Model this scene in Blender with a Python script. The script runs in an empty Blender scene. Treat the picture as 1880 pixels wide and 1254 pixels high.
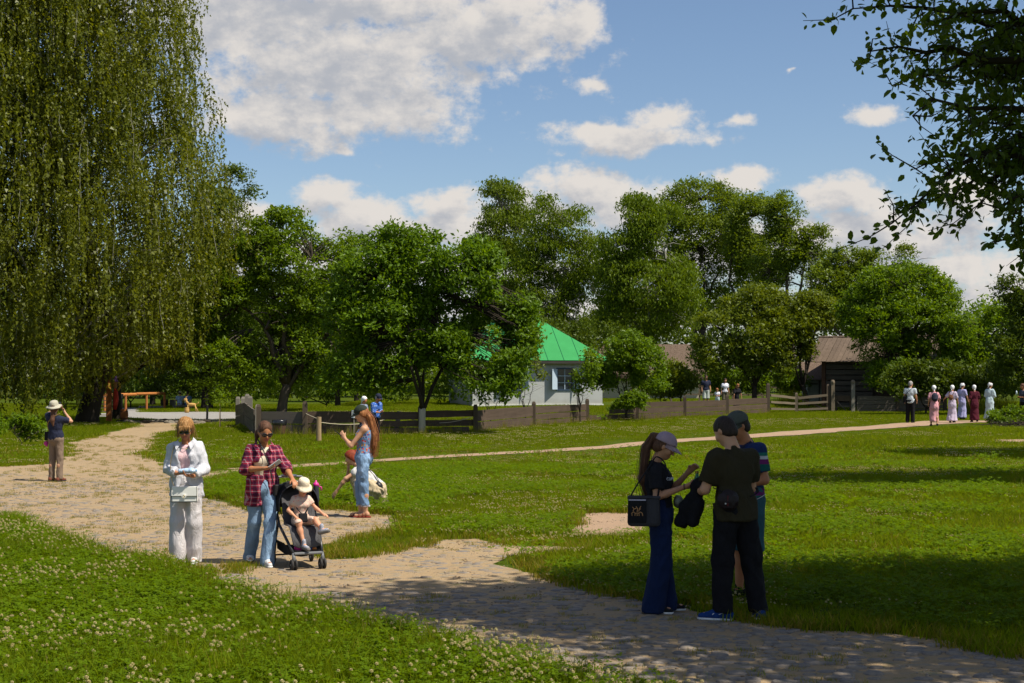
import bpy, math, random
import numpy as np
from mathutils import Vector, Matrix

random.seed(7)
RNG = np.random.default_rng(7)
SC = bpy.context.scene
COL = SC.collection
F = 2611.0          # focal length in photograph pixels (50 mm on a 36 mm frame, 1880 px wide)
CH = 2.2            # camera height
HZ = 685.0          # photograph row of the horizon

# ---------------------------------------------------------------- camera, sky, sun, exposure
cam_data = bpy.data.cameras.new('camera')
cam_data.lens = 50.0
cam_data.sensor_width = 36.0
cam_data.shift_y = 58.0 / 1880.0
cam_data.clip_start = 0.1
cam_data.clip_end = 6000
cam = bpy.data.objects.new('camera', cam_data)
COL.objects.link(cam)
cam.location = (0, 0, CH)
cam.rotation_euler = (math.radians(90), 0, 0)
SC.camera = cam

SC.view_settings.view_transform = 'Standard'
SC.view_settings.look = 'None'
SC.view_settings.exposure = EXPOSURE = 0.45
SC.view_settings.gamma = 1.0
SC.view_settings.use_curve_mapping = False
SC.render.engine = 'CYCLES'
SC.cycles.use_adaptive_sampling = True
SC.cycles.max_bounces = 6
SC.cycles.diffuse_bounces = 3
SC.cycles.glossy_bounces = 2
SC.cycles.transmission_bounces = 4
SC.cycles.transparent_max_bounces = 6
SC.cycles.caustics_reflective = False
SC.cycles.caustics_refractive = False

SUN_AZ = math.radians(117)     # clockwise from +Y
SUN_EL = math.radians(57)
sdir = Vector((math.sin(SUN_AZ) * math.cos(SUN_EL), math.cos(SUN_AZ) * math.cos(SUN_EL), math.sin(SUN_EL)))
sun_data = bpy.data.lights.new('sun', 'SUN')
sun_data.energy = 5.0
sun_data.angle = math.radians(0.53)
sun_data.color = (1.0, 0.93, 0.80)
sun = bpy.data.objects.new('sun', sun_data)
COL.objects.link(sun)
sun.rotation_euler = sdir.to_track_quat('Z', 'Y').to_euler()
sun.location = (30, -10, 60)


class NT:
    """small helper to write node trees as expressions"""
    def __init__(self, tree):
        self.t = tree
        self.n = tree.nodes
        self.l = tree.links

    def node(self, typ, **kw):
        nd = self.n.new(typ)
        for k, v in kw.items():
            setattr(nd, k, v)
        return nd

    def put(self, sock, v):
        if hasattr(v, 'is_output'):
            self.l.new(v, sock)
        elif isinstance(v, (tuple, list)) and len(v) == 3 and sock.type == 'RGBA':
            sock.default_value = (*v, 1.0)
        else:
            sock.default_value = v

    def m(self, op, a, b=None, c=None, clamp=False):
        nd = self.node('ShaderNodeMath', operation=op)
        nd.use_clamp = clamp
        self.put(nd.inputs[0], a)
        if b is not None:
            self.put(nd.inputs[1], b)
        if c is not None:
            self.put(nd.inputs[2], c)
        return nd.outputs[0]

    def vm(self, op, a, b=None):
        nd = self.node('ShaderNodeVectorMath', operation=op)
        self.put(nd.inputs[0], a)
        if b is not None:
            self.put(nd.inputs[1], b)
        return nd.outputs['Value'] if op in ('LENGTH', 'DOT_PRODUCT', 'DISTANCE') else nd.outputs[0]

    def noise(self, vec, scale, detail=3.0, rough=0.5, dist=0.0, color=False):
        nd = self.node('ShaderNodeTexNoise')
        if vec is not None:
            self.put(nd.inputs['Vector'], vec)
        nd.inputs['Scale'].default_value = scale
        nd.inputs['Detail'].default_value = detail
        nd.inputs['Roughness'].default_value = rough
        nd.inputs['Distortion'].default_value = dist
        return nd.outputs['Color' if color else 'Fac']

    def voro(self, vec, scale, feature='F1', out='Distance', rnd=1.0):
        nd = self.node('ShaderNodeTexVoronoi', feature=feature)
        if vec is not None:
            self.put(nd.inputs['Vector'], vec)
        nd.inputs['Scale'].default_value = scale
        if 'Randomness' in nd.inputs:
            nd.inputs['Randomness'].default_value = rnd
        return nd.outputs[out]

    def mix(self, fac, a, b, typ='MIX'):
        nd = self.node('ShaderNodeMix', data_type='RGBA', blend_type=typ)
        self.put(nd.inputs[0], fac)
        self.put(nd.inputs[6], a)
        self.put(nd.inputs[7], b)
        return nd.outputs[2]

    def ramp(self, fac, stops, interp='LINEAR'):
        nd = self.node('ShaderNodeValToRGB')
        cr = nd.color_ramp
        cr.interpolation = interp
        while len(cr.elements) < len(stops):
            cr.elements.new(0.5)
        for e, (p, c) in zip(cr.elements, stops):
            e.position = p
            e.color = (*c, 1) if isinstance(c, (tuple, list)) else (c, c, c, 1)
        self.put(nd.inputs[0], fac)
        return nd.outputs[0]

    def sstep(self, v, lo, hi):
        nd = self.node('ShaderNodeMapRange', interpolation_type='SMOOTHSTEP')
        self.put(nd.inputs[0], v)
        nd.inputs[1].default_value = lo
        nd.inputs[2].default_value = hi
        return nd.outputs[0]

    def scale(self, vec, s):
        nd = self.node('ShaderNodeMapping')
        self.put(nd.inputs[0], vec)
        nd.inputs['Scale'].default_value = s
        return nd.outputs[0]


# ---- world: Nishita sky with fair-weather cumulus
world = bpy.data.worlds.new('World')
SC.world = world
world.use_nodes = True
world.cycles.sampling_method = 'MANUAL'
world.cycles.sample_map_resolution = 512
wt = world.node_tree
wt.nodes.clear()
W = NT(wt)
sky = W.node('ShaderNodeTexSky', sky_type='NISHITA')
sky.sun_disc = False
sky.sun_elevation = SUN_EL
sky.sun_rotation = SUN_AZ
sky.altitude = 150
sky.air_density = 1.0
sky.dust_density = 0.6
sky.ozone_density = 1.6
bgout = W.node('ShaderNodeOutputWorld')
bg = W.node('ShaderNodeBackground')
bg.inputs['Strength'].default_value = SKY_STRENGTH = 0.076

# cloud field as a function of direction: az, el in units of the photograph's pixels
CLOUDS = [  # az (px from centre), el (px above horizon), half width, half height, weight
    (-330, 560, 340, 120, 1.0), (-90, 615, 250, 85, 1.0), (-440, 465, 210, 62, 1.0), (-250, 480, 190, 55, 1.0), (-520, 640, 240, 110, 1.0), (-330, 690, 420, 90, 1.0),
    (90, 640, 95, 55, 1.0), (-10, 665, 120, 70, .9),
    (150, 520, 52, 22, .75), (205, 434, 150, 32, 1.05), (285, 460, 60, 45, .8), (395, 470, 42, 20, .8), (660, 455, 46, 20, .8),
    (528, 542, 14, 8, .7), (-305, 422, 32, 12, .75),
    (-340, 330, 62, 46, 1.1), (-270, 295, 110, 40, 1.1), (-110, 310, 70, 38, 1.05), (-190, 262, 260, 42, 1.1), (-485, 290, 60, 38, 1.0),
    (140, 345, 120, 50, 1.1), (60, 300, 90, 50, 1.0), (230, 310, 130, 50, 1.0), (425, 350, 62, 32, 1.05),
    (610, 315, 85, 42, 1.1), (700, 250, 180, 60, 1.05), (830, 300, 80, 55, 1.05), (560, 240, 130, 50, 1.0), (760, 180, 220, 46, 1.0), (880, 130, 200, 50, .9),
    (-150, 190, 400, 60, .95), (350, 220, 300, 70, .95), (-400, 220, 200, 60, .9), (900, 60, 300, 60, .9), (0, 110, 600, 50, .9),
]


def cloud_group():
    g = bpy.data.node_groups.new('cloud_field', 'ShaderNodeTree')
    g.interface.new_socket('Vector', in_out='INPUT', socket_type='NodeSocketVector')
    g.interface.new_socket('Value', in_out='OUTPUT', socket_type='NodeSocketFloat')
    N = NT(g)
    gi = g.nodes.new('NodeGroupInput')
    go = g.nodes.new('NodeGroupOutput')
    p = gi.outputs[0]                      # (az_px, el_px, 0)
    w1 = N.noise(N.scale(p, (1 / 170, 1 / 130, 1)), 1.0, 4.0, .62, color=True)
    w = N.vm('MULTIPLY', N.vm('SUBTRACT', w1, (.5, .5, .5)), (150, 95, 0))
    q = N.vm('ADD', p, w)
    acc = None
    for (a, e, sx, sy, wt_) in CLOUDS:
        d = N.vm('LENGTH', N.vm('MULTIPLY', N.vm('SUBTRACT', q, (a, e, 0)), (1 / sx, 1 / sy, 0)))
        v = N.m('MULTIPLY', N.m('SUBTRACT', 1.25, d), wt_)
        acc = v if acc is None else N.m('MAXIMUM', acc, v)
    # everywhere else the same sky goes on: broken cumulus
    sx = N.node('ShaderNodeSeparateXYZ')
    N.put(sx.inputs[0], p)
    off = N.m('MAXIMUM', N.sstep(N.m('ABSOLUTE', sx.outputs[0]), 1000, 1500), N.sstep(sx.outputs[1], 720, 1000))
    gen = N.m('MULTIPLY', N.m('SUBTRACT', N.noise(N.scale(p, (1 / 900, 1 / 420, 1)), 1.0, 5.0, .55), .52), 9.0)
    acc = N.m('ADD', N.m('MULTIPLY', acc, N.m('SUBTRACT', 1.0, off)), N.m('MULTIPLY', N.m('MINIMUM', gen, 1.2), off))
    fine = N.m('MULTIPLY', N.m('SUBTRACT', N.noise(N.scale(p, (1 / 58, 1 / 44, 1)), 1.0, 9.0, .64), .5), 2.1)
    N.l.new(N.m('ADD', acc, fine), go.inputs[0])
    return g


CG = cloud_group()
tc = W.node('ShaderNodeTexCoord')
sep = W.node('ShaderNodeSeparateXYZ')
W.put(sep.inputs[0], tc.outputs['Generated'])
azp = W.m('MULTIPLY', W.m('ARCTAN2', sep.outputs[0], sep.outputs[1]), F * 1.02)
elp = W.m('MULTIPLY', W.m('ARCSINE', sep.outputs[2]), F * 1.01)
cmb = W.node('ShaderNodeCombineXYZ')
W.put(cmb.inputs[0], azp)
W.put(cmb.inputs[1], elp)
g1 = W.node('ShaderNodeGroup', node_tree=CG)
W.put(g1.inputs[0], cmb.outputs[0])
g2 = W.node('ShaderNodeGroup', node_tree=CG)
W.put(g2.inputs[0], W.vm('ADD', cmb.outputs[0], (20, 38, 0)))
cov = W.sstep(g1.outputs[0], 0.08, 0.80)
shade = W.m('SUBTRACT', g1.outputs[0], g2.outputs[0])          # >0 : towards the light the cloud thins -> bright edge
depth = W.sstep(g1.outputs[0], 0.35, 1.6)
lit = W.m('ADD', W.m('MULTIPLY', shade, 0.42), W.m('SUBTRACT', 0.84, W.m('MULTIPLY', depth, 0.36)))
mott = W.m('MULTIPLY', W.m('SUBTRACT', W.noise(W.scale(cmb.outputs[0], (1 / 120, 1 / 70, 1)), 1.0, 5.0, .6), .5), 0.95)
lit = W.m('ADD', lit, mott, clamp=True)
ccol = W.ramp(lit, [(0.0, (3.0, 3.3, 3.95)), (0.45, (4.3, 4.5, 4.95)), (1.0, (7.3, 6.9, 6.5))])
W.n[-1].color_ramp.interpolation = 'EASE'
skyc = W.mix(cov, W.mix(1.0, sky.outputs[0], (1.02, 1.06, 1.12), 'MULTIPLY'), ccol)
W.put(bg.inputs[0], skyc)
W.l.new(bg.outputs[0], bgout.inputs[0])

# ---------------------------------------------------------------- helpers: objects and labels


def tag(o, label=None, cat=None, group=None, kind=None):
    if label:
        o['label'] = label
    if cat:
        o['category'] = cat
    if group:
        o['group'] = group
    if kind:
        o['kind'] = kind
    return o


def empty(name, loc=(0, 0, 0), rz=0.0, label=None, cat=None, group=None):
    o = bpy.data.objects.new(name, None)
    o.empty_display_size = 0.2
    COL.objects.link(o)
    o.location = loc
    o.rotation_euler = (0, 0, rz)
    return tag(o, label, cat, group)


def mesh_np(name, V, Q, mats, parent=None, smooth=False, mi=None, loc=None):
    """V (n,3) floats, Q (m,3|4) ints"""
    V = np.ascontiguousarray(V, dtype=np.float32)
    Q = np.ascontiguousarray(Q, dtype=np.int32)
    me = bpy.data.meshes.new(name)
    k = Q.shape[1]
    me.vertices.add(len(V))
    me.vertices.foreach_set('co', V.ravel())
    me.loops.add(Q.size)
    me.loops.foreach_set('vertex_index', Q.ravel())
    me.polygons.add(len(Q))
    me.polygons.foreach_set('loop_start', np.arange(0, Q.size, k, dtype=np.int32))
    if smooth:
        me.polygons.foreach_set('use_smooth', np.ones(len(Q), dtype=bool))
    else:
        me.polygons.foreach_set('use_smooth', np.zeros(len(Q), dtype=bool))
    if mi is not None:
        me.polygons.foreach_set('material_index', np.ascontiguousarray(mi, dtype=np.int32))
    for m in (mats if isinstance(mats, (list, tuple)) else [mats]):
        me.materials.append(m)
    me.update(calc_edges=True)
    o = bpy.data.objects.new(name, me)
    COL.objects.link(o)
    if parent is not None:
        o.parent = parent
    if loc is not None:
        o.location = loc
    return o


def copy_tree(o, parent=None):
    c = o.copy()
    COL.objects.link(c)
    c.parent = parent
    for ch in list(o.children):
        copy_tree(ch, c)
    return c


class MB:
    """collects simple solids into one mesh"""
    def __init__(self):
        self.v = []
        self.f = []

    def add(self, vs, fs):
        b = len(self.v)
        self.v += [tuple(p) for p in vs]
        self.f += [tuple(b + i for i in f) for f in fs]
        return self

    def box(self, c, s, R=None, taper=0.0, jit=0.0):
        hx, hy, hz = s[0] / 2, s[1] / 2, s[2] / 2
        vs = []
        for z in (-1, 1):
            t = 1 - taper if z > 0 else 1
            for x, y in ((-1, -1), (1, -1), (1, 1), (-1, 1)):
                p = Vector((x * hx * t, y * hy * t, z * hz))
                if jit:
                    p += Vector([random.uniform(-jit, jit) for _ in range(3)])
                if R is not None:
                    p = R @ p
                vs.append(p + Vector(c))
        return self.add(vs, [(0, 3, 2, 1), (4, 5, 6, 7), (0, 1, 5, 4), (1, 2, 6, 5), (2, 3, 7, 6), (3, 0, 4, 7)])

    def tube(self, pts, rad, n=8, cap=True, flat=1.0):
        pts = [Vector(p) for p in pts]
        if not isinstance(rad, (list, tuple)):
            rad = [rad] * len(pts)
        rings = []
        up = None
        for i, p in enumerate(pts):
            d = (pts[min(i + 1, len(pts) - 1)] - pts[max(i - 1, 0)])
            d = d.normalized() if d.length > 1e-9 else Vector((0, 0, 1))
            if up is None:
                up = Vector((0, 0, 1)) if abs(d.z) < 0.9 else Vector((0, 1, 0))
            s = d.cross(up).normalized()
            up = s.cross(d).normalized()
            rings.append([p + (s * math.cos(a) + up * math.sin(a) * flat) * rad[i] for a in [2 * math.pi * k / n for k in range(n)]])
        vs = [q for r in rings for q in r]
        fs = []
        for i in range(len(rings) - 1):
            for k in range(n):
                a, b = i * n + k, i * n + (k + 1) % n
                fs.append((a, b, b + n, a + n))
        if cap:
            fs.append(tuple(reversed(range(n))))
            fs.append(tuple((len(rings) - 1) * n + k for k in range(n)))
        return self.add(vs, fs)

    def lathe(self, prof, n=24, c=(0, 0, 0), R=None, sy=1.0, cap=True, wob=None):
        vs, fs = [], []
        for j, (r, z) in enumerate(prof):
            for k in range(n):
                a = 2 * math.pi * k / n
                rr = r + (wob(j, a) if wob else 0)
                p = Vector((rr * math.cos(a), rr * math.sin(a) * sy, z))
                if R is not None:
                    p = R @ p
                vs.append(p + Vector(c))
        for j in range(len(prof) - 1):
            for k in range(n):
                a, b = j * n + k, j * n + (k + 1) % n
                fs.append((a, b, b + n, a + n))
        if cap:
            fs.append(tuple(reversed(range(n))))
            fs.append(tuple((len(prof) - 1) * n + k for k in range(n)))
        return self.add(vs, fs)

    def prism(self, outline, thick, M=None):
        """outline: 2D points (x,z) extruded along y by thick, placed with matrix M"""
        n = len(outline)
        vs = [Vector((x, -thick / 2, z)) for x, z in outline] + [Vector((x, thick / 2, z)) for x, z in outline]
        if M is not None:
            vs = [M @ v for v in vs]
        fs = [tuple(range(n)), tuple(reversed(range(n, 2 * n)))]
        fs += [(k, k + n, (k + 1) % n + n, (k + 1) % n) for k in range(n)]
        return self.add(vs, fs)

    def ell(self, c, r, R=None, nu=12, nv=8):
        vs, fs = [], []
        for j in range(nv + 1):
            t = math.pi * j / nv
            for k in range(nu):
                a = 2 * math.pi * k / nu
                p = Vector((r[0] * math.sin(t) * math.cos(a), r[1] * math.sin(t) * math.sin(a), r[2] * math.cos(t)))
                if R is not None:
                    p = R @ p
                vs.append(p + Vector(c))
        for j in range(nv):
            for k in range(nu):
                a, b = j * nu + k, j * nu + (k + 1) % nu
                fs.append((a, a + nu, b + nu, b))
        return self.add(vs, fs)

    def grid(self, P, thick=0.0):
        """P[i][j] points -> sheet; with thickness a closed slab"""
        ni, nj = len(P), len(P[0])
        P = [[Vector(q) for q in r] for r in P]
        vs = [q for r in P for q in r]
        fs = [(i * nj + j, i * nj + j + 1, (i + 1) * nj + j + 1, (i + 1) * nj + j) for i in range(ni - 1) for j in range(nj - 1)]
        if thick:
            N = []
            for i in range(ni):
                for j in range(nj):
                    du = P[min(i + 1, ni - 1)][j] - P[max(i - 1, 0)][j]
                    dv = P[i][min(j + 1, nj - 1)] - P[i][max(j - 1, 0)]
                    N.append(du.cross(dv).normalized() * thick)
            m = len(vs)
            vs2 = [a + b for a, b in zip(vs, N)]
            fs2 = [tuple(reversed([k + m for k in f])) for f in fs]
            rim = [i * nj for i in range(ni)] + [(ni - 1) * nj + j for j in range(1, nj)] + [i * nj + nj - 1 for i in range(ni - 2, -1, -1)] + [j for j in range(nj - 2, 0, -1)]
            fs3 = [(rim[k], rim[(k + 1) % len(rim)], rim[(k + 1) % len(rim)] + m, rim[k] + m) for k in range(len(rim))]
            return self.add(vs + vs2, fs + fs2 + fs3)
        return self.add(vs, fs)

    def build(self, name, mat, parent=None, smooth=False, loc=None, bevel=0.0):
        me = bpy.data.meshes.new(name)
        me.from_pydata([tuple(p) for p in self.v], [], self.f)
        for m in (mat if isinstance(mat, (list, tuple)) else [mat]):
            me.materials.append(m)
        if smooth:
            me.polygons.foreach_set('use_smooth', np.ones(len(me.polygons), dtype=bool))
        me.update()
        o = bpy.data.objects.new(name, me)
        COL.objects.link(o)
        if parent is not None:
            o.parent = parent
        if loc is not None:
            o.location = loc
        if bevel:
            b = o.modifiers.new('bevel', 'BEVEL')
            b.width = bevel
            b.segments = 2
            b.limit_method = 'ANGLE'
        return o


# ---- value noise in numpy
_LAT = RNG.random((32, 32, 32)).astype(np.float32)


def vnoise(P, scale=(1, 1, 1), off=0.0):
    p = np.asarray(P, dtype=np.float32) * np.asarray(scale, dtype=np.float32) + off
    i = np.floor(p).astype(np.int64)
    f = p - i
    f = f * f * (3 - 2 * f)
    i &= 31
    j = (i + 1) & 31
    x0, y0, z0 = i[:, 0], i[:, 1], i[:, 2]
    x1, y1, z1 = j[:, 0], j[:, 1], j[:, 2]
    fx, fy, fz = f[:, 0], f[:, 1], f[:, 2]
    L = _LAT
    a = L[x0, y0, z0] * (1 - fx) + L[x1, y0, z0] * fx
    b = L[x0, y1, z0] * (1 - fx) + L[x1, y1, z0] * fx
    c = L[x0, y0, z1] * (1 - fx) + L[x1, y0, z1] * fx
    d = L[x0, y1, z1] * (1 - fx) + L[x1, y1, z1] * fx
    return (a * (1 - fy) + b * fy) * (1 - fz) + (c * (1 - fy) + d * fy) * fz


def vn2(x, y, s, off=0.0):
    return vnoise(np.stack([x * s, y * s, np.full_like(x, off)], 1))


# ---- terrain
FPX = [(475, 798), (560, 799), (672, 798), (772, 797), (873, 795), (980, 783), (1078, 775), (1170, 771), (1257, 767), (1335, 763), (1410, 758)]


def g0(px, py, z=0.0):
    """photograph pixel -> point on the plane at height z"""
    d = (CH - z) * F / (py - HZ)
    return ((px - 940) / F * d, d)


def atK(px, K):
    """point at scale K px per metre"""
    return ((px - 940) / K, F / K)


FW = [g0(*p) for p in FPX]
FXS = np.array([p[0] for p in FW])
FYS = np.array([p[1] for p in FW])


def sst(t):
    t = np.clip(t, 0, 1)
    return t * t * (3 - 2 * t)


def gz_np(x, y):
    x = np.asarray(x, dtype=float)
    y = np.asarray(y, dtype=float)
    yf = np.interp(x, FXS, FYS)
    g = 0.33 * sst((y - yf - 0.9) / 4.0) * sst((x + 11.2) / 1.6) * (1 - 0.5 * sst((x - 14.5) / 4.0))
    g = g + 0.07 * sst((x - 14) / 5) * sst((y - 50) / 8) * (1 - sst((y - 68) / 6))
    return g


def gz(x, y):
    return float(gz_np([x], [y])[0])


def pos(px, K):
    x, y = atK(px, K)
    return (x, y, gz(x, y))


# ---------------------------------------------------------------- materials
_M = {}


def newmat(name):
    m = bpy.data.materials.new(name)
    m.use_nodes = True
    t = m.node_tree
    t.nodes.clear()
    return m, NT(t)


def finish(N, shader):
    o = N.node('ShaderNodeOutputMaterial')
    N.l.new(shader, o.inputs[0])


def principled(N, col, rough=0.7, bump=None, bstr=0.3, bdist=0.01, spec=0.3, metal=0.0, sheen=0.0):
    b = N.node('ShaderNodeBsdfPrincipled')
    N.put(b.inputs['Base Color'], col)
    N.put(b.inputs['Roughness'], rough)
    b.inputs['Specular IOR Level'].default_value = spec
    b.inputs['Metallic'].default_value = metal
    if sheen and 'Sheen Weight' in b.inputs:
        b.inputs['Sheen Weight'].default_value = sheen
    if bump is not None:
        bn = N.node('ShaderNodeBump')
        bn.inputs['Strength'].default_value = bstr
        bn.inputs['Distance'].default_value = bdist
        N.put(bn.inputs['Height'], bump)
        N.l.new(bn.outputs[0], b.inputs['Normal'])
    return b


def obco(N):
    return N.node('ShaderNodeTexCoord').outputs['Object']


def plain(name, col, rough=0.7, spec=0.3, metal=0.0, var=0.15, scale=6.0, bstr=0.15, fine=80.0):
    """a plain surface with mottling and fine relief"""
    if name in _M:
        return _M[name]
    m, N = newmat(name)
    co = obco(N)
    n = N.noise(co, scale, 4.0, .6)
    lo = tuple(c * (1 - var) for c in col)
    hi = tuple(min(1, c * (1 + var)) for c in col)
    b = principled(N, N.mix(n, lo, hi), rough, N.noise(co, fine, 3.0, .6), bstr, 0.004, spec, metal)
    finish(N, b.outputs[0])
    _M[name] = m
    return m


def cloth(name, col, var=0.12, weave=260.0, rough=0.9, fold=0.5, pattern=None):
    if name in _M:
        return _M[name]
    m, N = newmat(name)
    co = obco(N)
    n = N.noise(co, 9.0, 4.0, .6)
    lo = tuple(c * (1 - var) for c in col)
    hi = tuple(min(1, c * (1 + var)) for c in col)
    c = N.mix(n, lo, hi)
    if pattern:
        c = pattern(N, co, c)
    w = N.noise(N.scale(co, (1, 1, .4)), 17.0, 4.0, .6, 1.2)
    w = N.m('ABSOLUTE', N.m('SUBTRACT', w, .5))
    h = N.m('ADD', N.m('MULTIPLY', w, -1.6 * fold), N.m('MULTIPLY', N.noise(co, weave, 2.0, .6), .08))
    b = principled(N, c, rough, h, .9, 0.03, 0.12)
    finish(N, b.outputs[0])
    _M[name] = m
    return m


def leafmat(name, col, trans=0.45, var=0.35, rough=0.55, spec=0.25, tcol=None):
    trans = min(.55, trans + .08)
    if name in _M:
        return _M[name]
    m, N = newmat(name)
    geo = N.node('ShaderNodeNewGeometry')
    rnd = geo.outputs['Random Per Island']
    n = N.noise(geo.outputs['Position'], .55, 3.0, .6)
    lo = tuple(c * (1 - var) for c in col)
    hi = (min(1, col[0] * (1 + var * 1.4)), col[1] * (1 + var), col[2] * (1 + var * .4))
    f = N.m('ADD', N.m('MULTIPLY', rnd, .55), N.m('MULTIPLY', n, .45))
    c = N.mix(f, lo, hi)
    b = principled(N, c, rough, spec=spec)
    t = N.node('ShaderNodeBsdfTranslucent')
    tc_ = tcol or (1.5, 1.35, .35)
    N.put(t.inputs[0], N.mix(1.0, c, tc_, 'MULTIPLY'))
    mx = N.node('ShaderNodeMixShader')
    mx.inputs[0].default_value = trans
    N.l.new(b.outputs[0], mx.inputs[1])
    N.l.new(t.outputs[0], mx.inputs[2])
    finish(N, mx.outputs[0])
    _M[name] = m
    return m


def woodmat(name, col, dark=0.45, along='z', scale=1.0, rough=0.85):
    if name in _M:
        return _M[name]
    m, N = newmat(name)
    co = obco(N)
    s = {'x': (1.5, 26, 26), 'y': (26, 1.5, 26), 'z': (26, 26, 1.5)}[along]
    s = tuple(v * scale for v in s)
    n = N.noise(N.scale(co, s), 1.0, 5.0, .65, .4)
    k = N.noise(co, 2.3 * scale, 3.0, .6)
    oi = N.node('ShaderNodeObjectInfo')
    f = N.m('ADD', N.m('MULTIPLY', n, .75), N.m('MULTIPLY', k, .35))
    c = N.ramp(f, [(0.25, tuple(v * dark for v in col)), (0.5, col), (0.8, tuple(min(1, v * 1.5) for v in col))])
    c = N.mix(N.m('MULTIPLY', oi.outputs['Random'], .45), c, tuple(v * .55 for v in col))
    b = principled(N, c, rough, n, .6, 0.01, 0.15)
    finish(N, b.outputs[0])
    _M[name] = m
    return m

# ================================================================ ground, paths, grass
def polyw(pts):
    return np.array([g0(*p) for p in pts])


def inpoly(poly, x, y):
    inside = np.zeros(len(x), dtype=bool)
    n = len(poly)
    j = n - 1
    for i in range(n):
        xi, yi = poly[i]
        xj, yj = poly[j]
        c = ((yi > y) != (yj > y)) & (x < (xj - xi) * (y - yi) / (yj - yi + 1e-12) + xi)
        inside ^= c
        j = i
    return inside


# outlines in photograph pixels, laid down on the ground plane
MAIN = polyw([(-260, 900), (-260, 862), (-60, 859), (0, 857), (75, 853), (120, 838), (125, 816), (160, 803), (200, 795), (232, 787), (262, 782), (330, 781), (345, 786), (312, 794),
              (290, 802), (282, 820), (276, 835), (300, 848), (318, 862), (380, 866), (440, 860), (442, 866), (392, 876), (368, 892), (368, 912),
              (410, 918), (446, 934), (520, 945), (560, 937), (600, 934), (645, 938), (690, 944), (742, 956), (726, 972), (674, 983), (622, 994), (596, 1006),
              (600, 1026), (650, 1026), (712, 1016), (749, 1005), (823, 990), (879, 988), (924, 998), (985, 1003), (1039, 1006), (1042, 1012),
              (985, 1018), (930, 1024), (918, 1036), (969, 1050), (1010, 1065), (1080, 1077), (1121, 1091), (1181, 1098), (1254, 1114),
              (1300, 1132), (1402, 1146), (1489, 1157), (1598, 1162), (1670, 1171), (1760, 1188), (1880, 1207), (2100, 1225), (2350, 1260),
              (2500, 1500), (1700, 1600), (1290, 1330), (1110, 1266), (1020, 1244), (930, 1225), (800, 1197), (700, 1172), (614, 1152), (540, 1122),
              (455, 1102), (400, 1090), (355, 1070), (290, 1050), (205, 1038), (140, 1016), (88, 996), (45, 975), (0, 955), (-100, 925)])
BARE = polyw([(1040, 974), (1052, 966), (1078, 942), (1110, 940), (1170, 941), (1215, 946), (1228, 960), (1210, 974), (1195, 984), (1150, 990), (1095, 989), (1050, 984)])
BARE2 = polyw([(1795, 810), (1830, 807), (1900, 807), (2000, 812), (1900, 815), (1830, 813)])
GRAVEL = polyw([(150, 771), (160, 763), (195, 756), (205, 750), (240, 748), (262, 749), (258, 757), (300, 757), (366, 756), (433, 757), (470, 758), (560, 760),
                (560, 766), (436, 770), (378, 772), (300, 771), (256, 770), (215, 767), (185, 766)])
STRIP = polyw([(225, 783), (250, 775), (330, 774), (430, 771), (432, 775), (350, 782)])
# foot path across the lawn: centre line with widths in metres
FOOT = [(430, 863, .40), (520, 858, .34), (640, 850, .34), (760, 842, .38), (880, 835, .42), (1000, 829, .46), (1110, 822, .48), (1200, 813, .50), (1300, 806, .62), (1400, 800, .75),
        (1500, 792, .80), (1600, 786, .85), (1680, 781, 1.0), (1740, 778, 1.2), (1800, 777, 1.0), (1870, 776, .8), (1960, 776, .8)]
FOOTW = [(g0(a, b), w) for a, b, w in FOOT]


def foot_dist(x, y):
    best = np.full(len(x), 99.0)
    for (p, wa), (q, wb) in zip(FOOTW[:-1], FOOTW[1:]):
        dx, dy = q[0] - p[0], q[1] - p[1]
        t = np.clip(((x - p[0]) * dx + (y - p[1]) * dy) / (dx * dx + dy * dy), 0, 1)
        d = np.hypot(x - p[0] - t * dx, y - p[1] - t * dy) - (wa + (wb - wa) * t)
        best = np.minimum(best, d)
    return best


def on_path(x, y, jit=0.12, foot=0.0):
    jx = (vn2(x, y, 1.7, 3.1) - .5) * jit * 4 + (vn2(x, y, 6.0, 9.1) - .5) * jit * 2
    jy = (vn2(x, y, 1.7, 7.7) - .5) * jit * 4 + (vn2(x, y, 6.0, 5.3) - .5) * jit * 2
    X, Y = x + jx, y + jy
    r = inpoly(MAIN, X, Y) | inpoly(BARE, X, Y) | inpoly(BARE2, X, Y) | inpoly(GRAVEL, X, Y) | inpoly(STRIP, X, Y)
    return r | (foot_dist(X, Y) < foot)


# ---- ground sheet
def axis(lo, hi, step, far):
    a = list(np.arange(lo, hi + 1e-6, step))
    s = step
    while a[-1] < far:
        s *= 1.45
        a.append(a[-1] + s)
    s = step
    while a[0] > -far:
        s *= 1.45
        a.insert(0, a[0] - s)
    return np.array(a)


ax = axis(-48, 48, 0.8, 2500)
ay = axis(4, 112, 0.8, 2500)
GX, GY = np.meshgrid(ax, ay, indexing='ij')
gzv = gz_np(GX.ravel(), GY.ravel())
V = np.stack([GX.ravel(), GY.ravel(), gzv], 1)
ni, nj = GX.shape
idx = np.arange(ni * nj).reshape(ni, nj)
Q = np.stack([idx[:-1, :-1].ravel(), idx[1:, :-1].ravel(), idx[1:, 1:].ravel(), idx[:-1, 1:].ravel()], 1)

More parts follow.
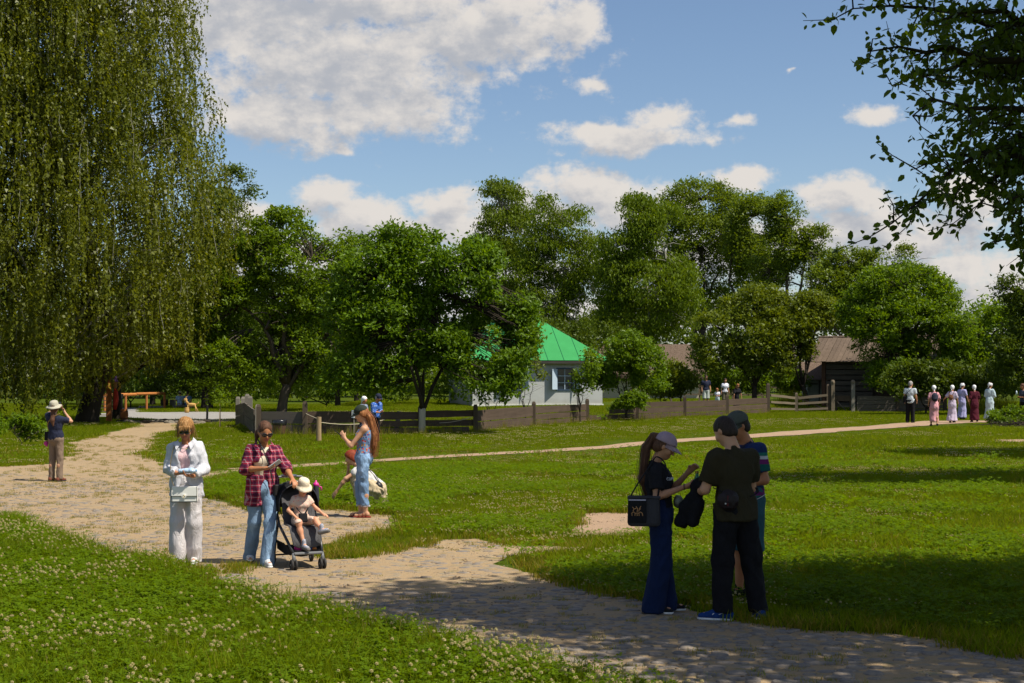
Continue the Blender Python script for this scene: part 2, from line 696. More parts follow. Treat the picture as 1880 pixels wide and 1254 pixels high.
m, N = newmat('lawn_soil')
co = obco(N)
n1 = N.noise(co, .35, 4.0, .6)
n2 = N.noise(co, 9.0, 5.0, .7)
c = N.mix(n2, (.025, .042, .003), (.075, .110, .006))
c = N.mix(N.sstep(n1, .5, .75), c, (.085, .088, .014))
c = N.mix(N.sstep(N.noise(co, 38.0, 2.0, .6), .62, .75), c, (.12, .10, .05))
finish(N, principled(N, c, .95, n2, .8, .05, .05).outputs[0])
M_SOIL = m
ground = tag(mesh_np('ground', V, Q, M_SOIL, smooth=True), kind='structure')


def sand_material(name, base, grey, green, greyamt, greenamt):
    m, N = newmat(name)
    co = obco(N)
    big = N.noise(co, .9, 4.0, .6)
    med = N.noise(N.scale(co, (1, 1.6, 1)), 5.0, 5.0, .65)
    fine = N.noise(co, 60.0, 4.0, .7)
    c = N.mix(big, tuple(v * .80 for v in base), tuple(min(1, v * 1.12) for v in base))
    c = N.mix(N.m('MULTIPLY', N.sstep(med, .48, .66), greyamt), c, grey)
    gr = N.noise(N.scale(co, (1, 1.3, 1)), 3.2, 6.0, .72)
    c = N.mix(N.m('MULTIPLY', N.sstep(gr, .54, .68), greenamt), c, green)
    c = N.mix(N.sstep(fine, .62, .80), c, tuple(v * .45 for v in base))
    c = N.mix(N.sstep(N.noise(co, 95.0, 2.0, .5), .66, .74), c, tuple(min(1, v * 1.4) for v in base))
    h = N.m('ADD', N.m('MULTIPLY', fine, .35), N.m('ADD', N.m('MULTIPLY', med, .9), N.m('MULTIPLY', N.noise(co, 17.0, 4.0, .6), .5)))
    finish(N, principled(N, c, .95, h, .9, .035, .1).outputs[0])
    return m


M_SAND = sand_material('worn_sand', (.345, .245, .14), (.23, .21, .17), (.10, .115, .02), .75, .55)
M_BARE = sand_material('bare_earth', (.36, .245, .16), (.20, .17, .13), (.10, .11, .02), .4, .3)
M_GRAVEL = sand_material('grey_gravel', (.30, .285, .265), (.20, .195, .19), (.10, .11, .04), .6, .1)


def sheet(name, poly, mat, z=0.004, step=0.12, amp=0.10):
    from mathutils.geometry import tessellate_polygon
    P = []
    n = len(poly)
    for i in range(n):
        a, b = poly[i], poly[(i + 1) % n]
        L = np.hypot(*(b - a))
        k = max(1, int(L / max(step, 0.010 * (a[1] + b[1]) / 2)))
        for j in range(k):
            P.append(a + (b - a) * j / k)
    P = np.array(P)
    s = 1 + P[:, 1] * .02
    P = P + np.stack([(vn2(P[:, 0], P[:, 1], 3.0, 1.0) - .5) * 2 * amp * s + (vn2(P[:, 0], P[:, 1], .8, 1.0) - .5) * 2 * amp * s,
                      (vn2(P[:, 0], P[:, 1], 3.0, 4.0) - .5) * 2 * amp * s + (vn2(P[:, 0], P[:, 1], .8, 4.0) - .5) * 2 * amp * s], 1)
    vs = [Vector((p[0], p[1], 0)) for p in P]
    tris = tessellate_polygon([vs])
    Vv = [(p[0], p[1], z) for p in P]
    fs = []
    for t in tris:
        a, b, c = (Vector(Vv[k]) for k in t)
        fs.append(t if (b - a).cross(c - a).z > 0 else t[::-1])
    return mesh_np(name, Vv, fs, mat)


path = tag(sheet('path', MAIN, M_SAND), kind='structure')
tag(sheet('bare_ground', BARE, M_BARE, amp=.06), kind='structure')
tag(sheet('bare_ground', BARE2, M_BARE, amp=.1), kind='structure')
tag(sheet('gravel_yard', GRAVEL, M_GRAVEL, z=.008, amp=.12), kind='structure')
tag(sheet('sandy_strip', STRIP, M_SAND, z=.012, amp=.12), kind='structure')
# foot path ribbon
cl = []
for (p, wa), (q, wb) in zip(FOOTW[:-1], FOOTW[1:]):
    L = math.hypot(q[0] - p[0], q[1] - p[1])
    k = max(2, int(L / .35))
    for j in range(k):
        t = j / k
        cl.append((p[0] + (q[0] - p[0]) * t, p[1] + (q[1] - p[1]) * t, wa + (wb - wa) * t))
V, Q = [], []
for i, (x, y, w) in enumerate(cl):
    a = cl[max(0, i - 1)]
    b = cl[min(len(cl) - 1, i + 1)]
    d = Vector((b[0] - a[0], b[1] - a[1])).normalized()
    nx, ny = -d.y, d.x
    wl = w * (0.8 + .5 * float(vn2(np.array([x]), np.array([y]), 1.3, 2.0)[0]))
    wr = w * (0.8 + .5 * float(vn2(np.array([x]), np.array([y]), 1.3, 8.0)[0]))
    for t in (-wr, 0, wl):
        V.append((x + nx * t, y + ny * t, gz(x + nx * t, y + ny * t) + .016))
    if i:
        k = 3 * i
        Q += [(k - 3, k, k + 1, k - 2), (k - 2, k + 1, k + 2, k - 1)]
V = np.array(V)
tag(mesh_np('footpath', V, [tuple(reversed(q)) for q in Q], M_BARE), kind='structure')

# ---- cobblestones showing through the sand
m, N = newmat('worn_cobble')
oi = N.node('ShaderNodeNewGeometry')
co = N.node('ShaderNodeTexCoord').outputs['Object']
n = N.noise(oi.outputs['Position'], 14.0, 4.0, .7)
c = N.ramp(n, [(.3, (.11, .09, .075)), (.5, (.22, .175, .13)), (.7, (.34, .25, .15))])
c = N.mix(N.m('MULTIPLY', oi.outputs['Random Per Island'], .5), c, (.13, .14, .155))
finish(N, principled(N, c, .8, N.noise(co, 60.0, 3.0, .6), .5, .01, .2).outputs[0])
M_COB = m
COBM = []
for k in range(8):
    rr = random.Random(k + 40)
    n_ = 8
    prof = [(1.0, -.02), (.97, .006), (.76, .013), (.0, .015)]
    ra = [rr.uniform(.82, 1.1) for _ in range(n_)]
    el = rr.uniform(.62, .9)
    vs, fs = [], []
    for (r_, z_) in prof[:-1]:
        for i in range(n_):
            a = 2 * math.pi * i / n_
            vs.append((.082 * r_ * ra[i] * math.cos(a), .082 * el * r_ * ra[i] * math.sin(a), z_ * rr.uniform(.8, 1.1)))
    vs.append((0, 0, .015))
    for j in range(2):
        for i in range(n_):
            a, b = j * n_ + i, j * n_ + (i + 1) % n_
            fs.append((a, b, b + n_, a + n_))
    for i in range(n_):
        fs.append((2 * n_ + i, 2 * n_ + (i + 1) % n_, 3 * n_))
    COBM.append((vs, fs))
cx, cy = [], []
yy = 8.5
row = 0
while yy < 60:
    st = .165
    for xx in np.arange(-0.40 * yy - 1, 0.40 * yy + 1, st):
        cx.append(xx + (row % 2) * st / 2 + .09 * math.sin(yy * 1.3) + random.uniform(-.05, .05))
        cy.append(yy + .10 * math.sin(xx * .9) + random.uniform(-.04, .04))
    yy += .135
    row += 1
cx, cy = np.array(cx), np.array(cy)
ok = inpoly(MAIN, cx, cy)
for dx, dy in ((.15, 0), (-.15, 0), (0, .15), (0, -.15)):
    ok &= inpoly(MAIN, cx + dx, cy + dy)
kn = vn2(cx, cy, .75, 2.2) * .6 + vn2(cx, cy, 2.4, 5.0) * .4
band = np.clip((15.3 - cy) / 2.0, 0, 1) * .36 + np.clip((cy - 19) / 4, 0, 1) * .10   # the near, shaded stretch and the far one are the cobbled ones
ok &= (kn + RNG.uniform(-.16, .16, len(cx))) > (0.63 - band)
cx, cy = cx[ok], cy[ok]
order = np.argsort(cy)
cx, cy = cx[order], cy[order]
cobm = []
for vs, fs in COBM:
    me = bpy.data.meshes.new('cobblestone')
    me.from_pydata(vs, [], fs)
    me.materials.append(M_COB)
    me.polygons.foreach_set('use_smooth', np.ones(len(fs), dtype=bool))
    cobm.append(me)
infr = np.abs(cx) < cy * .37
near = [i for i in range(len(cx)) if infr[i] and cy[i] > 10.0][:295]
nearset = set(near)
for i in near:
    o = bpy.data.objects.new('cobblestone', random.choice(cobm))
    COL.objects.link(o)
    o.parent = path
    s = random.uniform(.65, 1.2)
    o.location = (cx[i], cy[i], random.uniform(-.004, .010))
    o.rotation_euler = (random.uniform(-.06, .06), random.uniform(-.06, .06), random.uniform(-.35, .35) + (math.pi if random.random() < .5 else 0))
    o.scale = (s, s, 1)
Vl, Fl, Tl = [], [], []
base = 0
for i in range(len(cx)):
    if i in nearset or cy[i] > 31:
        continue
    vs, fs = COBM[i % 8]
    v = np.array(vs)
    a = random.uniform(-.35, .35)
    s = random.uniform(.6, 1.15)
    ca, sa = math.cos(a) * s, math.sin(a) * s
    Vl.append(np.stack([v[:, 0] * ca - v[:, 1] * sa + cx[i], v[:, 0] * sa + v[:, 1] * ca + cy[i], v[:, 2] + (random.uniform(-.004, .008) if cy[i] < 15.5 else random.uniform(-.012, .002))], 1))
    f = np.array([t if len(t) == 4 else (t[0], t[1], t[2], t[2]) for t in fs])
    Fl.append(np.array([list(t) for t in fs if len(t) == 4]) + base)
    Tl.append(np.array([list(t) for t in fs if len(t) == 3]) + base)
    base += len(vs)
if Vl:
    Vall = np.concatenate(Vl)
    quads = np.concatenate(Fl)
    tris = np.concatenate(Tl)
    allt = np.concatenate([quads[:, [0, 1, 2]], quads[:, [0, 2, 3]], tris])
    tag(mesh_np('cobbles', Vall, allt, M_COB, smooth=True, parent=path), kind='stuff')
print('cobbles', len(cx))

# ---- grass
M_BLADE = leafmat('grass_blade', (.138, .208, .004), trans=.50, var=.60, rough=.7, spec=.10, tcol=(1.35, 1.25, .25))
M_BLADE2 = leafmat('dry_grass_blade', (.24, .21, .03), trans=.45, var=.40, rough=.6, tcol=(1.2, 1.1, .35))
M_CLOVER = leafmat('clover_leaf', (.112, .195, .004), trans=.45, var=.35, rough=.65, spec=.10, tcol=(1.3, 1.2, .25))
m, N = newmat('clover_flower_head')
geo = N.node('ShaderNodeNewGeometry')
oi = N.node('ShaderNodeObjectInfo')
c = N.mix(N.m('MULTIPLY', N.noise(geo.outputs['Position'], 2.5, 3.0), 1.0), (.44, .34, .13), (.64, .58, .32))
finish(N, principled(N, c, .85, spec=.1).outputs[0])
M_FLOWER = m


def blade(rr, x, y, h, w, lean, az, segs=2):
    """one bent blade: list of verts, quads"""
    vs, fs = [], []
    ta = rr.uniform(0, math.pi)
    tx, ty = math.cos(ta) * w / 2, math.sin(ta) * w / 2
    for i in range(segs + 1):
        t = i / segs
        q = lean * t * t
        px, py = x + math.cos(az) * q, y + math.sin(az) * q
        z = h * t * (1 - .18 * t * lean / max(h, .01))
        k = (1 - t) ** .6 if i < segs else .08
        vs += [(px - tx * k, py - ty * k, z), (px + tx * k, py + ty * k, z)]
    for i in range(segs):
        fs.append((2 * i, 2 * i + 1, 2 * i + 3, 2 * i + 2))
    return vs, fs


def tuft(name, n, rad, h0, h1, w, mat, seed, dry=0.0, lean=.6, segs=2, flat=0.0, kind='stuff'):
    rr = random.Random(seed)
    V, Fc, mi = [], [], []
    for i in range(n):
        r = rad * math.sqrt(rr.random())
        a = rr.uniform(0, 2 * math.pi)
        h = rr.uniform(h0, h1)
        vs, fs = blade(rr, r * math.cos(a), r * math.sin(a), h, w * rr.uniform(.7, 1.3), h * lean * rr.uniform(.2, 1.1), rr.uniform(0, 2 * math.pi), segs)
        b = len(V)
        V += vs
        Fc += [tuple(b + k for k in f) for f in fs]
        mi += [1 if rr.random() < dry else 0] * len(fs)
    return mesh_np(name, V, Fc, mat, mi=mi)


def clover_tuft(name, n, rad, h0, h1, s, seed):
    rr = random.Random(seed)
    V, Fc = [], []
    for i in range(n):
        r = rad * math.sqrt(rr.random())
        a = rr.uniform(0, 2 * math.pi)
        x, y, z = r * math.cos(a), r * math.sin(a), rr.uniform(h0, h1)
        a0 = rr.uniform(0, 6.28)
        tx, ty = rr.uniform(-.5, .5), rr.uniform(-.5, .5)
        for k in range(3):
            b = a0 + k * 2.094
            ss = s * rr.uniform(.8, 1.2)
            pts = [(0, 0), (.55, -.45), (1.05, -.25), (1.05, .25), (.55, .45)]
            vv = []
            for (u, v) in pts:
                u *= ss
                v *= ss
                X = u * math.cos(b) - v * math.sin(b)
                Y = u * math.sin(b) + v * math.cos(b)
                vv.append((x + X, y + Y, z + tx * X + ty * Y + abs(u) * .15))
            q = len(V)
            V += [vv[0], vv[1], vv[2], vv[3], vv[4]]
            Fc += [(q, q + 1, q + 2, q + 2), (q, q + 2, q + 3, q + 3), (q, q + 3, q + 4, q + 4)]
    tr = np.array(Fc)[:, :3]
    return mesh_np(name, V, tr, M_CLOVER)


def flower_mesh(name, seed, h, r, n=1, spread=0.0):
    rr = random.Random(seed)
    V, T, mi = [], [], []
    for q in range(n):
        hx, hy = rr.uniform(-spread, spread), rr.uniform(-spread, spread)
        hh = h * rr.uniform(.75, 1.15)
        x0, y0 = hx * .6, hy * .6
        b = len(V)
        V += [(x0 - .0015, y0, 0), (x0 + .0015, y0, 0), (hx + .0015, hy, hh), (hx - .0015, hy, hh)]
        T += [(b, b + 1, b + 2), (b, b + 2, b + 3)]
        mi += [0, 0]
        # head: florets radiating from the centre
        k = 22
        for i in range(k):
            z = 1 - (i + .5) / k * 1.55
            a = i * 2.39996
            s = math.sqrt(max(0, 1 - z * z))
            d = Vector((s * math.cos(a), s * math.sin(a), z))
            t = d.cross(Vector((0, 0, 1)))
            t = t.normalized() if t.length > 1e-3 else Vector((1, 0, 0))
            u = d.cross(t)
            c = Vector((hx, hy, hh + r * .3))
            L = r * rr.uniform(.85, 1.15)
            b = len(V)
            V += [tuple(c + d * L * .35 - t * r * .22), tuple(c + d * L * .35 + t * r * .22), tuple(c + d * L + u * r * .12 + t * r * .1), tuple(c + d * L - u * r * .16 - t * r * .1)]
            T += [(b, b + 1, b + 2), (b, b + 1, b + 3), (b, b + 2, b + 3)]
            mi += [1, 1, 1]
    return mesh_np(name, V, T, [M_BLADE, M_FLOWER], mi=mi)


def gn_scatter(name, P, rot, scl, src, parent=None):
    """points carry an instance each of the source tuft's own geometry"""
    me = bpy.data.meshes.new(name)
    me.vertices.add(len(P))
    me.vertices.foreach_set('co', np.ascontiguousarray(P, dtype=np.float32).ravel())
    for nm, arr in (('rot', rot), ('scl', scl)):
        at = me.attributes.new(nm, 'FLOAT', 'POINT')
        at.data.foreach_set('value', np.ascontiguousarray(arr, dtype=np.float32))
    for m_ in src.data.materials:
        me.materials.append(m_)
    o = bpy.data.objects.new(name, me)
    COL.objects.link(o)
    g = bpy.data.node_groups.new(name + '_nodes', 'GeometryNodeTree')
    g.interface.new_socket('Geometry', in_out='INPUT', socket_type='NodeSocketGeometry')
    g.interface.new_socket('Geometry', in_out='OUTPUT', socket_type='NodeSocketGeometry')
    gi = g.nodes.new('NodeGroupInput')
    go = g.nodes.new('NodeGroupOutput')
    ip = g.nodes.new('GeometryNodeInstanceOnPoints')
    oi_ = g.nodes.new('GeometryNodeObjectInfo')
    oi_.inputs['Object'].default_value = src
    ra = g.nodes.new('GeometryNodeInputNamedAttribute')
    ra.data_type = 'FLOAT'
    ra.inputs['Name'].default_value = 'rot'
    sa = g.nodes.new('GeometryNodeInputNamedAttribute')
    sa.data_type = 'FLOAT'
    sa.inputs['Name'].default_value = 'scl'
    cx_ = g.nodes.new('ShaderNodeCombineXYZ')
    L = g.links.new
    L(gi.outputs[0], ip.inputs['Points'])
    L(oi_.outputs['Geometry'], ip.inputs['Instance'])
    L(ra.outputs['Attribute'], cx_.inputs[2])
    L(cx_.outputs[0], ip.inputs['Rotation'])
    L(sa.outputs['Attribute'], ip.inputs['Scale'])
    L(ip.outputs[0], go.inputs[0])
    md = o.modifiers.new('scatter', 'NODES')
    md.node_group = g
    if parent:
        o.parent = parent
    return tag(o, kind='stuff')


def sample(y0, y1, dens, side=.40, extra=1.5, power=0.0):
    """random points in the view wedge, uniform per square metre"""
    area = (side * (y1 ** 2 - y0 ** 2)) + 2 * extra * (y1 - y0)
    n = int(area * dens)
    # rejection in a box of the widest width
    wmax = side * y1 + extra
    x = RNG.uniform(-wmax, wmax, int(n * 2 * wmax * (y1 - y0) / area))
    y = RNG.uniform(y0, y1, len(x))
    k = np.abs(x) < side * y + extra
    return x[k], y[k]


def keep_off(x, y, margin=.05, foot=0.0):
    return ~on_path(x, y, .10, foot)


def meadow(x, y):
    """the clover meadow in front of the path"""
    px = 940 + x * F / y
    py = HZ + CH * F / y
    edge = np.interp(px, [-200, 0, 88, 205, 290, 400, 540, 700, 930, 1110, 1300, 1900], [890, 940, 985, 1028, 1040, 1080, 1112, 1162, 1215, 1256, 1310, 1600])
    return py > edge


HOUSE_BOX = (3.5, 79, 12.5, 90)


def put(name, x, y, src, smin, smax, z=0.0, hvar=0.0):
    if len(x) == 0:
        return None
    s = RNG.uniform(smin, smax, len(x))
    if name.startswith(('far', 'lawn')):
        s *= .38 + .62 * np.clip((foot_dist(x, y) - .2) / 3.5, 0, 1)
    if hvar:
        s *= 1 + hvar * (vn2(x, y, .6, 2.0) - .5) * 2
    P = np.stack([x, y, gz_np(x, y) + z], 1)
    return gn_scatter(name, P, RNG.uniform(0, 6.283, len(x)), s, src)


# source tufts are ordinary tufts of the meadow and stand in it
T_MEAD = [tag(tuft('grass_tuft', 30, .11, .07, .20, .0065, [M_BLADE, M_BLADE2], 11 + k, dry=.07, lean=.7), kind='stuff') for k in range(3)]
T_LAWN = [tag(tuft('grass_tuft', 34, .14, .035, .11, .008, [M_BLADE, M_BLADE2], 21 + k, dry=.08, lean=.8), kind='stuff') for k in range(3)]
T_FAR = [tag(tuft('grass_tuft', 46, .34, .04, .105, .019, [M_BLADE, M_BLADE2], 31 + k, dry=.10, lean=.8, segs=1), kind='stuff') for k in range(3)]
T_DRY = [tag(tuft('dry_grass_tuft', 26, .12, .03, .10, .008, [M_BLADE, M_BLADE2], 41 + k, dry=.6, lean=.8), kind='stuff') for k in range(2)]
T_TALL = [tag(tuft('tall_grass_tuft', 9, .09, .18, .38, .0055, [M_BLADE, M_BLADE2], 51 + k, dry=.45, lean=.35), kind='stuff') for k in range(2)]
T_CLOV = [tag(clover_tuft('clover_tuft', 16, .12, .03, .09, .017, 61 + k), kind='stuff') for k in range(2)]
T_FLOW = [tag(flower_mesh('clover_flower', 71 + k, .15, .0105), kind='stuff') for k in range(2)]
T_FLOS = [tag(flower_mesh('clover_flower', 81 + k, .085, .0105, 4, .10), kind='stuff') for k in range(2)]
for i, o in enumerate(T_MEAD + T_LAWN + T_FAR + T_DRY + T_TALL + T_CLOV + T_FLOW + T_FLOS):
    o.location = (-3.2 + .19 * i, 11.3 - .06 * (i % 3), 0)

# foreground meadow
x, y = sample(8.6, 21, 95)
k = meadow(x, y)
x, y = x[k], y[k]
for i in range(3):
    s = slice(i, None, 3)
    put('meadow_grass', x[s], y[s], T_MEAD[i], .75, 1.35, hvar=.35)
x, y = sample(8.6, 21, 60)
k = meadow(x, y)
x, y = x[k], y[k]
for i in range(2):
    put('meadow_clover', x[i::2], y[i::2], T_CLOV[i], 1.0, 1.6, z=.05)
x, y = sample(8.6, 21, 190, side=.38, extra=.5)
cl_ = vn2(x, y, .9, 4.0) * .6 + vn2(x, y, 3.1, 1.0) * .4
k = meadow(x, y) & (RNG.random(len(x)) < np.clip((cl_ - .36) * 3.2, .03, .85))
x, y = x[k], y[k]
for i in range(2):
    put('meadow_flowers', x[i::2], y[i::2], T_FLOW[i], 1.0, 1.45)
# tall stalks along the meadow's edge
x, y = sample(8.6, 19, 60)
k = meadow(x, y) & ~meadow(x, y + .55)
k &= RNG.random(len(x)) < .8
x, y = x[k], y[k]
for i in range(2):
    put('meadow_edge_grass', x[i::2], y[i::2], T_TALL[i], .5, .95)
x, y = sample(8.6, 21, 4)
k = meadow(x, y)
put('meadow_stalks', x[k], y[k], T_TALL[0], .6, 1.0)

# lawn beyond the path, near
x, y = sample(10.5, 34, 62)
px_ = 940 + x * F / y
k = keep_off(x, y) & ~meadow(x, y)
x, y = x[k], y[k]
for i in range(3):
    put('lawn_grass', x[i::3], y[i::3], T_LAWN[i], .8, 1.4, hvar=.35)
x, y = sample(11, 34, 36)
k = keep_off(x, y) & ~meadow(x, y) & (vn2(x, y, .45, 6.0) > .42)
x, y = x[k], y[k]
for i in range(2):
    put('lawn_clover', x[i::2], y[i::2], T_CLOV[i], 1.0, 1.7, z=.015)
x, y = sample(13, 42, 34)
cl_ = vn2(x, y, .5, 4.0) * .6 + vn2(x, y, 2.1, 1.0) * .4
k = keep_off(x, y, foot=.1) & ~meadow(x, y) & (RNG.random(len(x)) < np.clip((cl_ - .42) * 3.0, .01, .8))
x, y = x[k], y[k]
for i in range(2):
    put('lawn_flowers', x[i::2], y[i::2], T_FLOS[i], .8, 1.2)
# yellowed fringe next to the paths and weeds on them
x, y = sample(10, 30, 80)
off = keep_off(x, y)
near_ = on_path(x + .22, y, .1) | on_path(x - .22, y, .1) | on_path(x, y + .3, .1) | on_path(x, y - .3, .1)
k = off & near_ & ~meadow(x, y)
for i in range(2):
    put('path_edge_grass', x[k][i::2], y[k][i::2], T_DRY[i], .8, 1.6)
x, y = sample(10, 50, 40)
w_ = vn2(x, y, 1.1, 6.5) * .5 + vn2(x, y * 1.6, 4.0, 2.5) * .5
k = inpoly(MAIN, x, y) & (w_ > np.where(y > 18, .53, .60)) & ((vn2(x, y, .3, 8) > .38) | (y > 18))
for i in range(2):
    put('path_weeds', x[k][i::2], y[k][i::2], T_DRY[i], .25, .7)
# tongue of grass at the walker's feet
TONGUE = [polyw([(0, 0)])] if False else [polyw([(330, 1048), (400, 1034), (452, 1030), (478, 1036), (430, 1052), (360, 1062)]),
                                          polyw([(290, 1010), (330, 1003), (335, 1013), (300, 1020)]),
                                          polyw([(170, 1030), (215, 1018), (300, 1022), (330, 1044), (220, 1046)])]
for T in TONGUE:
    x, y = sample(T[:, 1].min() - .3, T[:, 1].max() + .3, 70)
    k = inpoly(T, x + (vn2(x, y, 3., 1.) - .5) * .5, y + (vn2(x, y, 3., 5.) - .5) * .8)
    put('path_weeds', x[k], y[k], T_DRY[0], .7, 1.3)
    put('path_weeds', x[k] + .07, y[k], T_LAWN[0], .5, .9)

# far lawn
x, y = sample(32, 100, 17, side=.39, extra=1)
k = keep_off(x, y, foot=.12)
yf_ = np.interp(x, FXS, FYS)
hb = (x > 3.0) & (x < 12.5) & (y > 80) & (y < 92)
k &= ~hb
x, y = x[k], y[k]
for i in range(3):
    put('far_lawn_grass', x[i::3], y[i::3], T_FAR[i], .75, 1.35, hvar=.5)
x, y = sample(38, 66, 9)
cl_ = vn2(x, y, .22, 4.0) * .6 + vn2(x, y, .9, 1.0) * .4
k = keep_off(x, y, foot=.15) & (RNG.random(len(x)) < np.clip((cl_ - .44) * 3.5, .02, .9))
put('far_lawn_flowers', x[k], y[k], T_FLOS[0], .9, 1.5)

# pebbles, clods and dead leaves lying on the sand
def pebble(name, seed, mat, r):
    rr = random.Random(seed)
    mb = MB()
    for k in range(5):
        c = (rr.uniform(-.12, .12), rr.uniform(-.12, .12), r * .2)
        mb.ell(c, (r * rr.uniform(.6, 1.3), r * rr.uniform(.6, 1.2), r * rr.uniform(.4, .7)), None, 6, 4)
    return tag(mb.build(name, mat, None, smooth=True), kind='stuff')


T_PEB = [pebble('pebble', 5, plain('pebble_stone', (.26, .21, .155), .9, var=.4, scale=9), .011), pebble('clod', 6, plain('earth_clod', (.20, .14, .085), .95, var=.3, scale=9), .012)]
for o, q in zip(T_PEB, ((2.0, 12.2), (2.3, 12.4))):
    o.location = (q[0], q[1], .004)
x, y = sample(9.5, 30, 9)
k = inpoly(MAIN, x, y) | inpoly(BARE, x, y)
x, y = x[k], y[k]
for i in range(2):
    put('path_pebbles', x[i::2], y[i::2], T_PEB[i], .5, 1.3, z=.004)

x, y = sample(13, 40, 2.6)
k = keep_off(x, y, foot=.3) & ~meadow(x, y)
put('weed_clumps', x[k][::2], y[k][::2], T_CLOV[0], 1.5, 2.6, z=.02)
put('weed_clumps', x[k][1::2], y[k][1::2], T_DRY[0], 1.3, 2.4)

# ================================================================ trees
M_BARK = woodmat('bark', (.075, .060, .045), .4, 'z', .35)
M_BARKD = woodmat('dark_bark', (.035, .028, .020), .4, 'z', .35)
M_BIRCH = woodmat('birch_bark', (.24, .23, .19), .35, 'x', .30)

L_BIRCH = leafmat('birch_leaf', (.122, .152, .010), trans=.40, var=.40, rough=.45, spec=.35)
L_BIRCH2 = leafmat('row_birch_leaf', (.112, .180, .008), trans=.40, var=.40, rough=.5, spec=.2)
L_WALNUT = leafmat('walnut_leaf', (.100, .190, .006), trans=.38, var=.38, rough=.45, spec=.35)
L_PEAR = leafmat('pear_leaf', (.120, .205, .006), trans=.42, var=.38, rough=.45, spec=.3)
L_POPLAR = leafmat('poplar_leaf', (.115, .178, .009), trans=.35, var=.40, rough=.5, spec=.3)
L_APPLE = leafmat('apple_leaf', (.122, .172, .010), trans=.35, var=.40, rough=.5, spec=.3)
L_BRIGHT = leafmat('maple_leaf', (.112, .200, .006), trans=.42, var=.38, rough=.45, spec=.3)
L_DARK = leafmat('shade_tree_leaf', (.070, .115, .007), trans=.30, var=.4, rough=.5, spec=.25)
L_NEAR = leafmat('overhanging_leaf', (.070, .125, .010), trans=.42, var=.35, rough=.4, spec=.35)


def rot_basis(n):
    """random orthonormal basis with given unit normals (n,3)"""
    k = len(n)
    r = RNG.normal(size=(k, 3))
    t = np.cross(n, r)
    t /= np.linalg.norm(t, axis=1, keepdims=True) + 1e-9
    b = np.cross(n, t)
    return t, b


def leaf_mesh(name, P, size, mat, parent, up=.55, kite=True, droop=0.0, aspect=.55, N=None, loc=None, T=None):
    """P (n,3) leaf positions; normals random with an upward bias"""
    k = len(P)
    n = RNG.normal(size=(k, 3))
    n /= np.linalg.norm(n, axis=1, keepdims=True)
    n[:, 2] += up
    if N is not None:
        n += N
    n /= np.linalg.norm(n, axis=1, keepdims=True) + 1e-9
    if T is None:
        t, b = rot_basis(n)
        if droop:
            t[:, 2] -= droop
            t /= np.linalg.norm(t, axis=1, keepdims=True)
            b = np.cross(n, t)
            b /= np.linalg.norm(b, axis=1, keepdims=True) + 1e-9
    else:
        t = T
        b = np.cross(n, t)
        b /= np.linalg.norm(b, axis=1, keepdims=True) + 1e-9
    s = (size * RNG.uniform(.5, 1.4, k))[:, None]
    w = s * aspect
    if kite:
        fold = n * s * .10
        if kite == 'oval':
            v = np.stack([P, P + t * s * .30 + b * w * .44 + fold, P + t * s * .68 + b * w * .40 + fold, P + t * s, P + t * s * .68 - b * w * .40 + fold, P + t * s * .30 - b * w * .44 + fold], 1).reshape(-1, 3)
            i6 = np.arange(k)[:, None] * 6
            q = np.concatenate([i6 + np.array([[0, 1, 2, 3]]), i6 + np.array([[0, 3, 4, 5]])])
        else:
            v = np.stack([P, P + t * s * .48 + b * w * .5 + fold, P + t * s, P + t * s * .48 - b * w * .5 + fold], 1).reshape(-1, 3)
            q = np.arange(4 * k).reshape(k, 4)
    else:
        v = np.stack([P - b * w * .5, P + b * w * .5, P + t * s], 1).reshape(-1, 3)
        q = np.arange(3 * k).reshape(k, 3)
    o = mesh_np(name, v, q, mat, parent, loc=loc)
    o['kind'] = 'stuff'
    return o


def lobe_points(lobes, nclump, per, csize, seed=0, shell=.62, gap=.40, gscale=.9):
    """leaf clumps spread through a set of ellipsoidal masses; noise leaves holes.
    lobes: (x, y, z, rx, ry, rz)"""
    L = np.array(lobes, dtype=float)
    vol = (L[:, 3] * L[:, 5]) ** 1.0 * L[:, 4] ** .5
    cnt = np.maximum(6, (nclump * vol / vol.sum()).astype(int))
    C, CN = [], []
    for (x, y, z, rx, ry, rz), c in zip(L, cnt):
        d = RNG.normal(size=(int(c * 2.2), 3))
        d /= np.linalg.norm(d, axis=1, keepdims=True)
        d[:, 2] = np.where((d[:, 2] < -.45) & (RNG.random(len(d)) < .55), -d[:, 2], d[:, 2])
        r = shell + (1.03 - shell) * RNG.random(len(d)) ** .6
        p = d * r[:, None] * np.array([rx, ry, rz]) + np.array([x, y, z])
        bump = (vnoise(d * 2.3 + seed, (1, 1, 1), seed * 1.7 + x) - .5) * .42
        p += d * (bump * min(rx, rz))[:, None]
        nz = vnoise(p, (gscale, gscale, gscale), seed + 11.0)
        p_, d_ = p[nz > gap][:c], d[nz > gap][:c]
        C.append(p_)
        CN.append(d_)
    C = np.concatenate(C)
    CN = np.concatenate(CN)
    m_ = RNG.integers(int(per * .5), int(per * 1.5) + 1, len(C))
    rep = np.repeat(np.arange(len(C)), m_)
    off = RNG.normal(size=(len(rep), 3))
    off /= np.linalg.norm(off, axis=1, keepdims=True)
    rad = RNG.random(len(rep)) ** .45
    cs = (csize * RNG.uniform(.55, 1.35, len(C)))[rep]
    off *= (rad * cs)[:, None] * np.array([1.15, 1.15, .62])
    P = C[rep] + off
    N = off / (np.linalg.norm(off, axis=1, keepdims=True) + 1e-6) * .6 + CN[rep] * .5
    return P, N, C


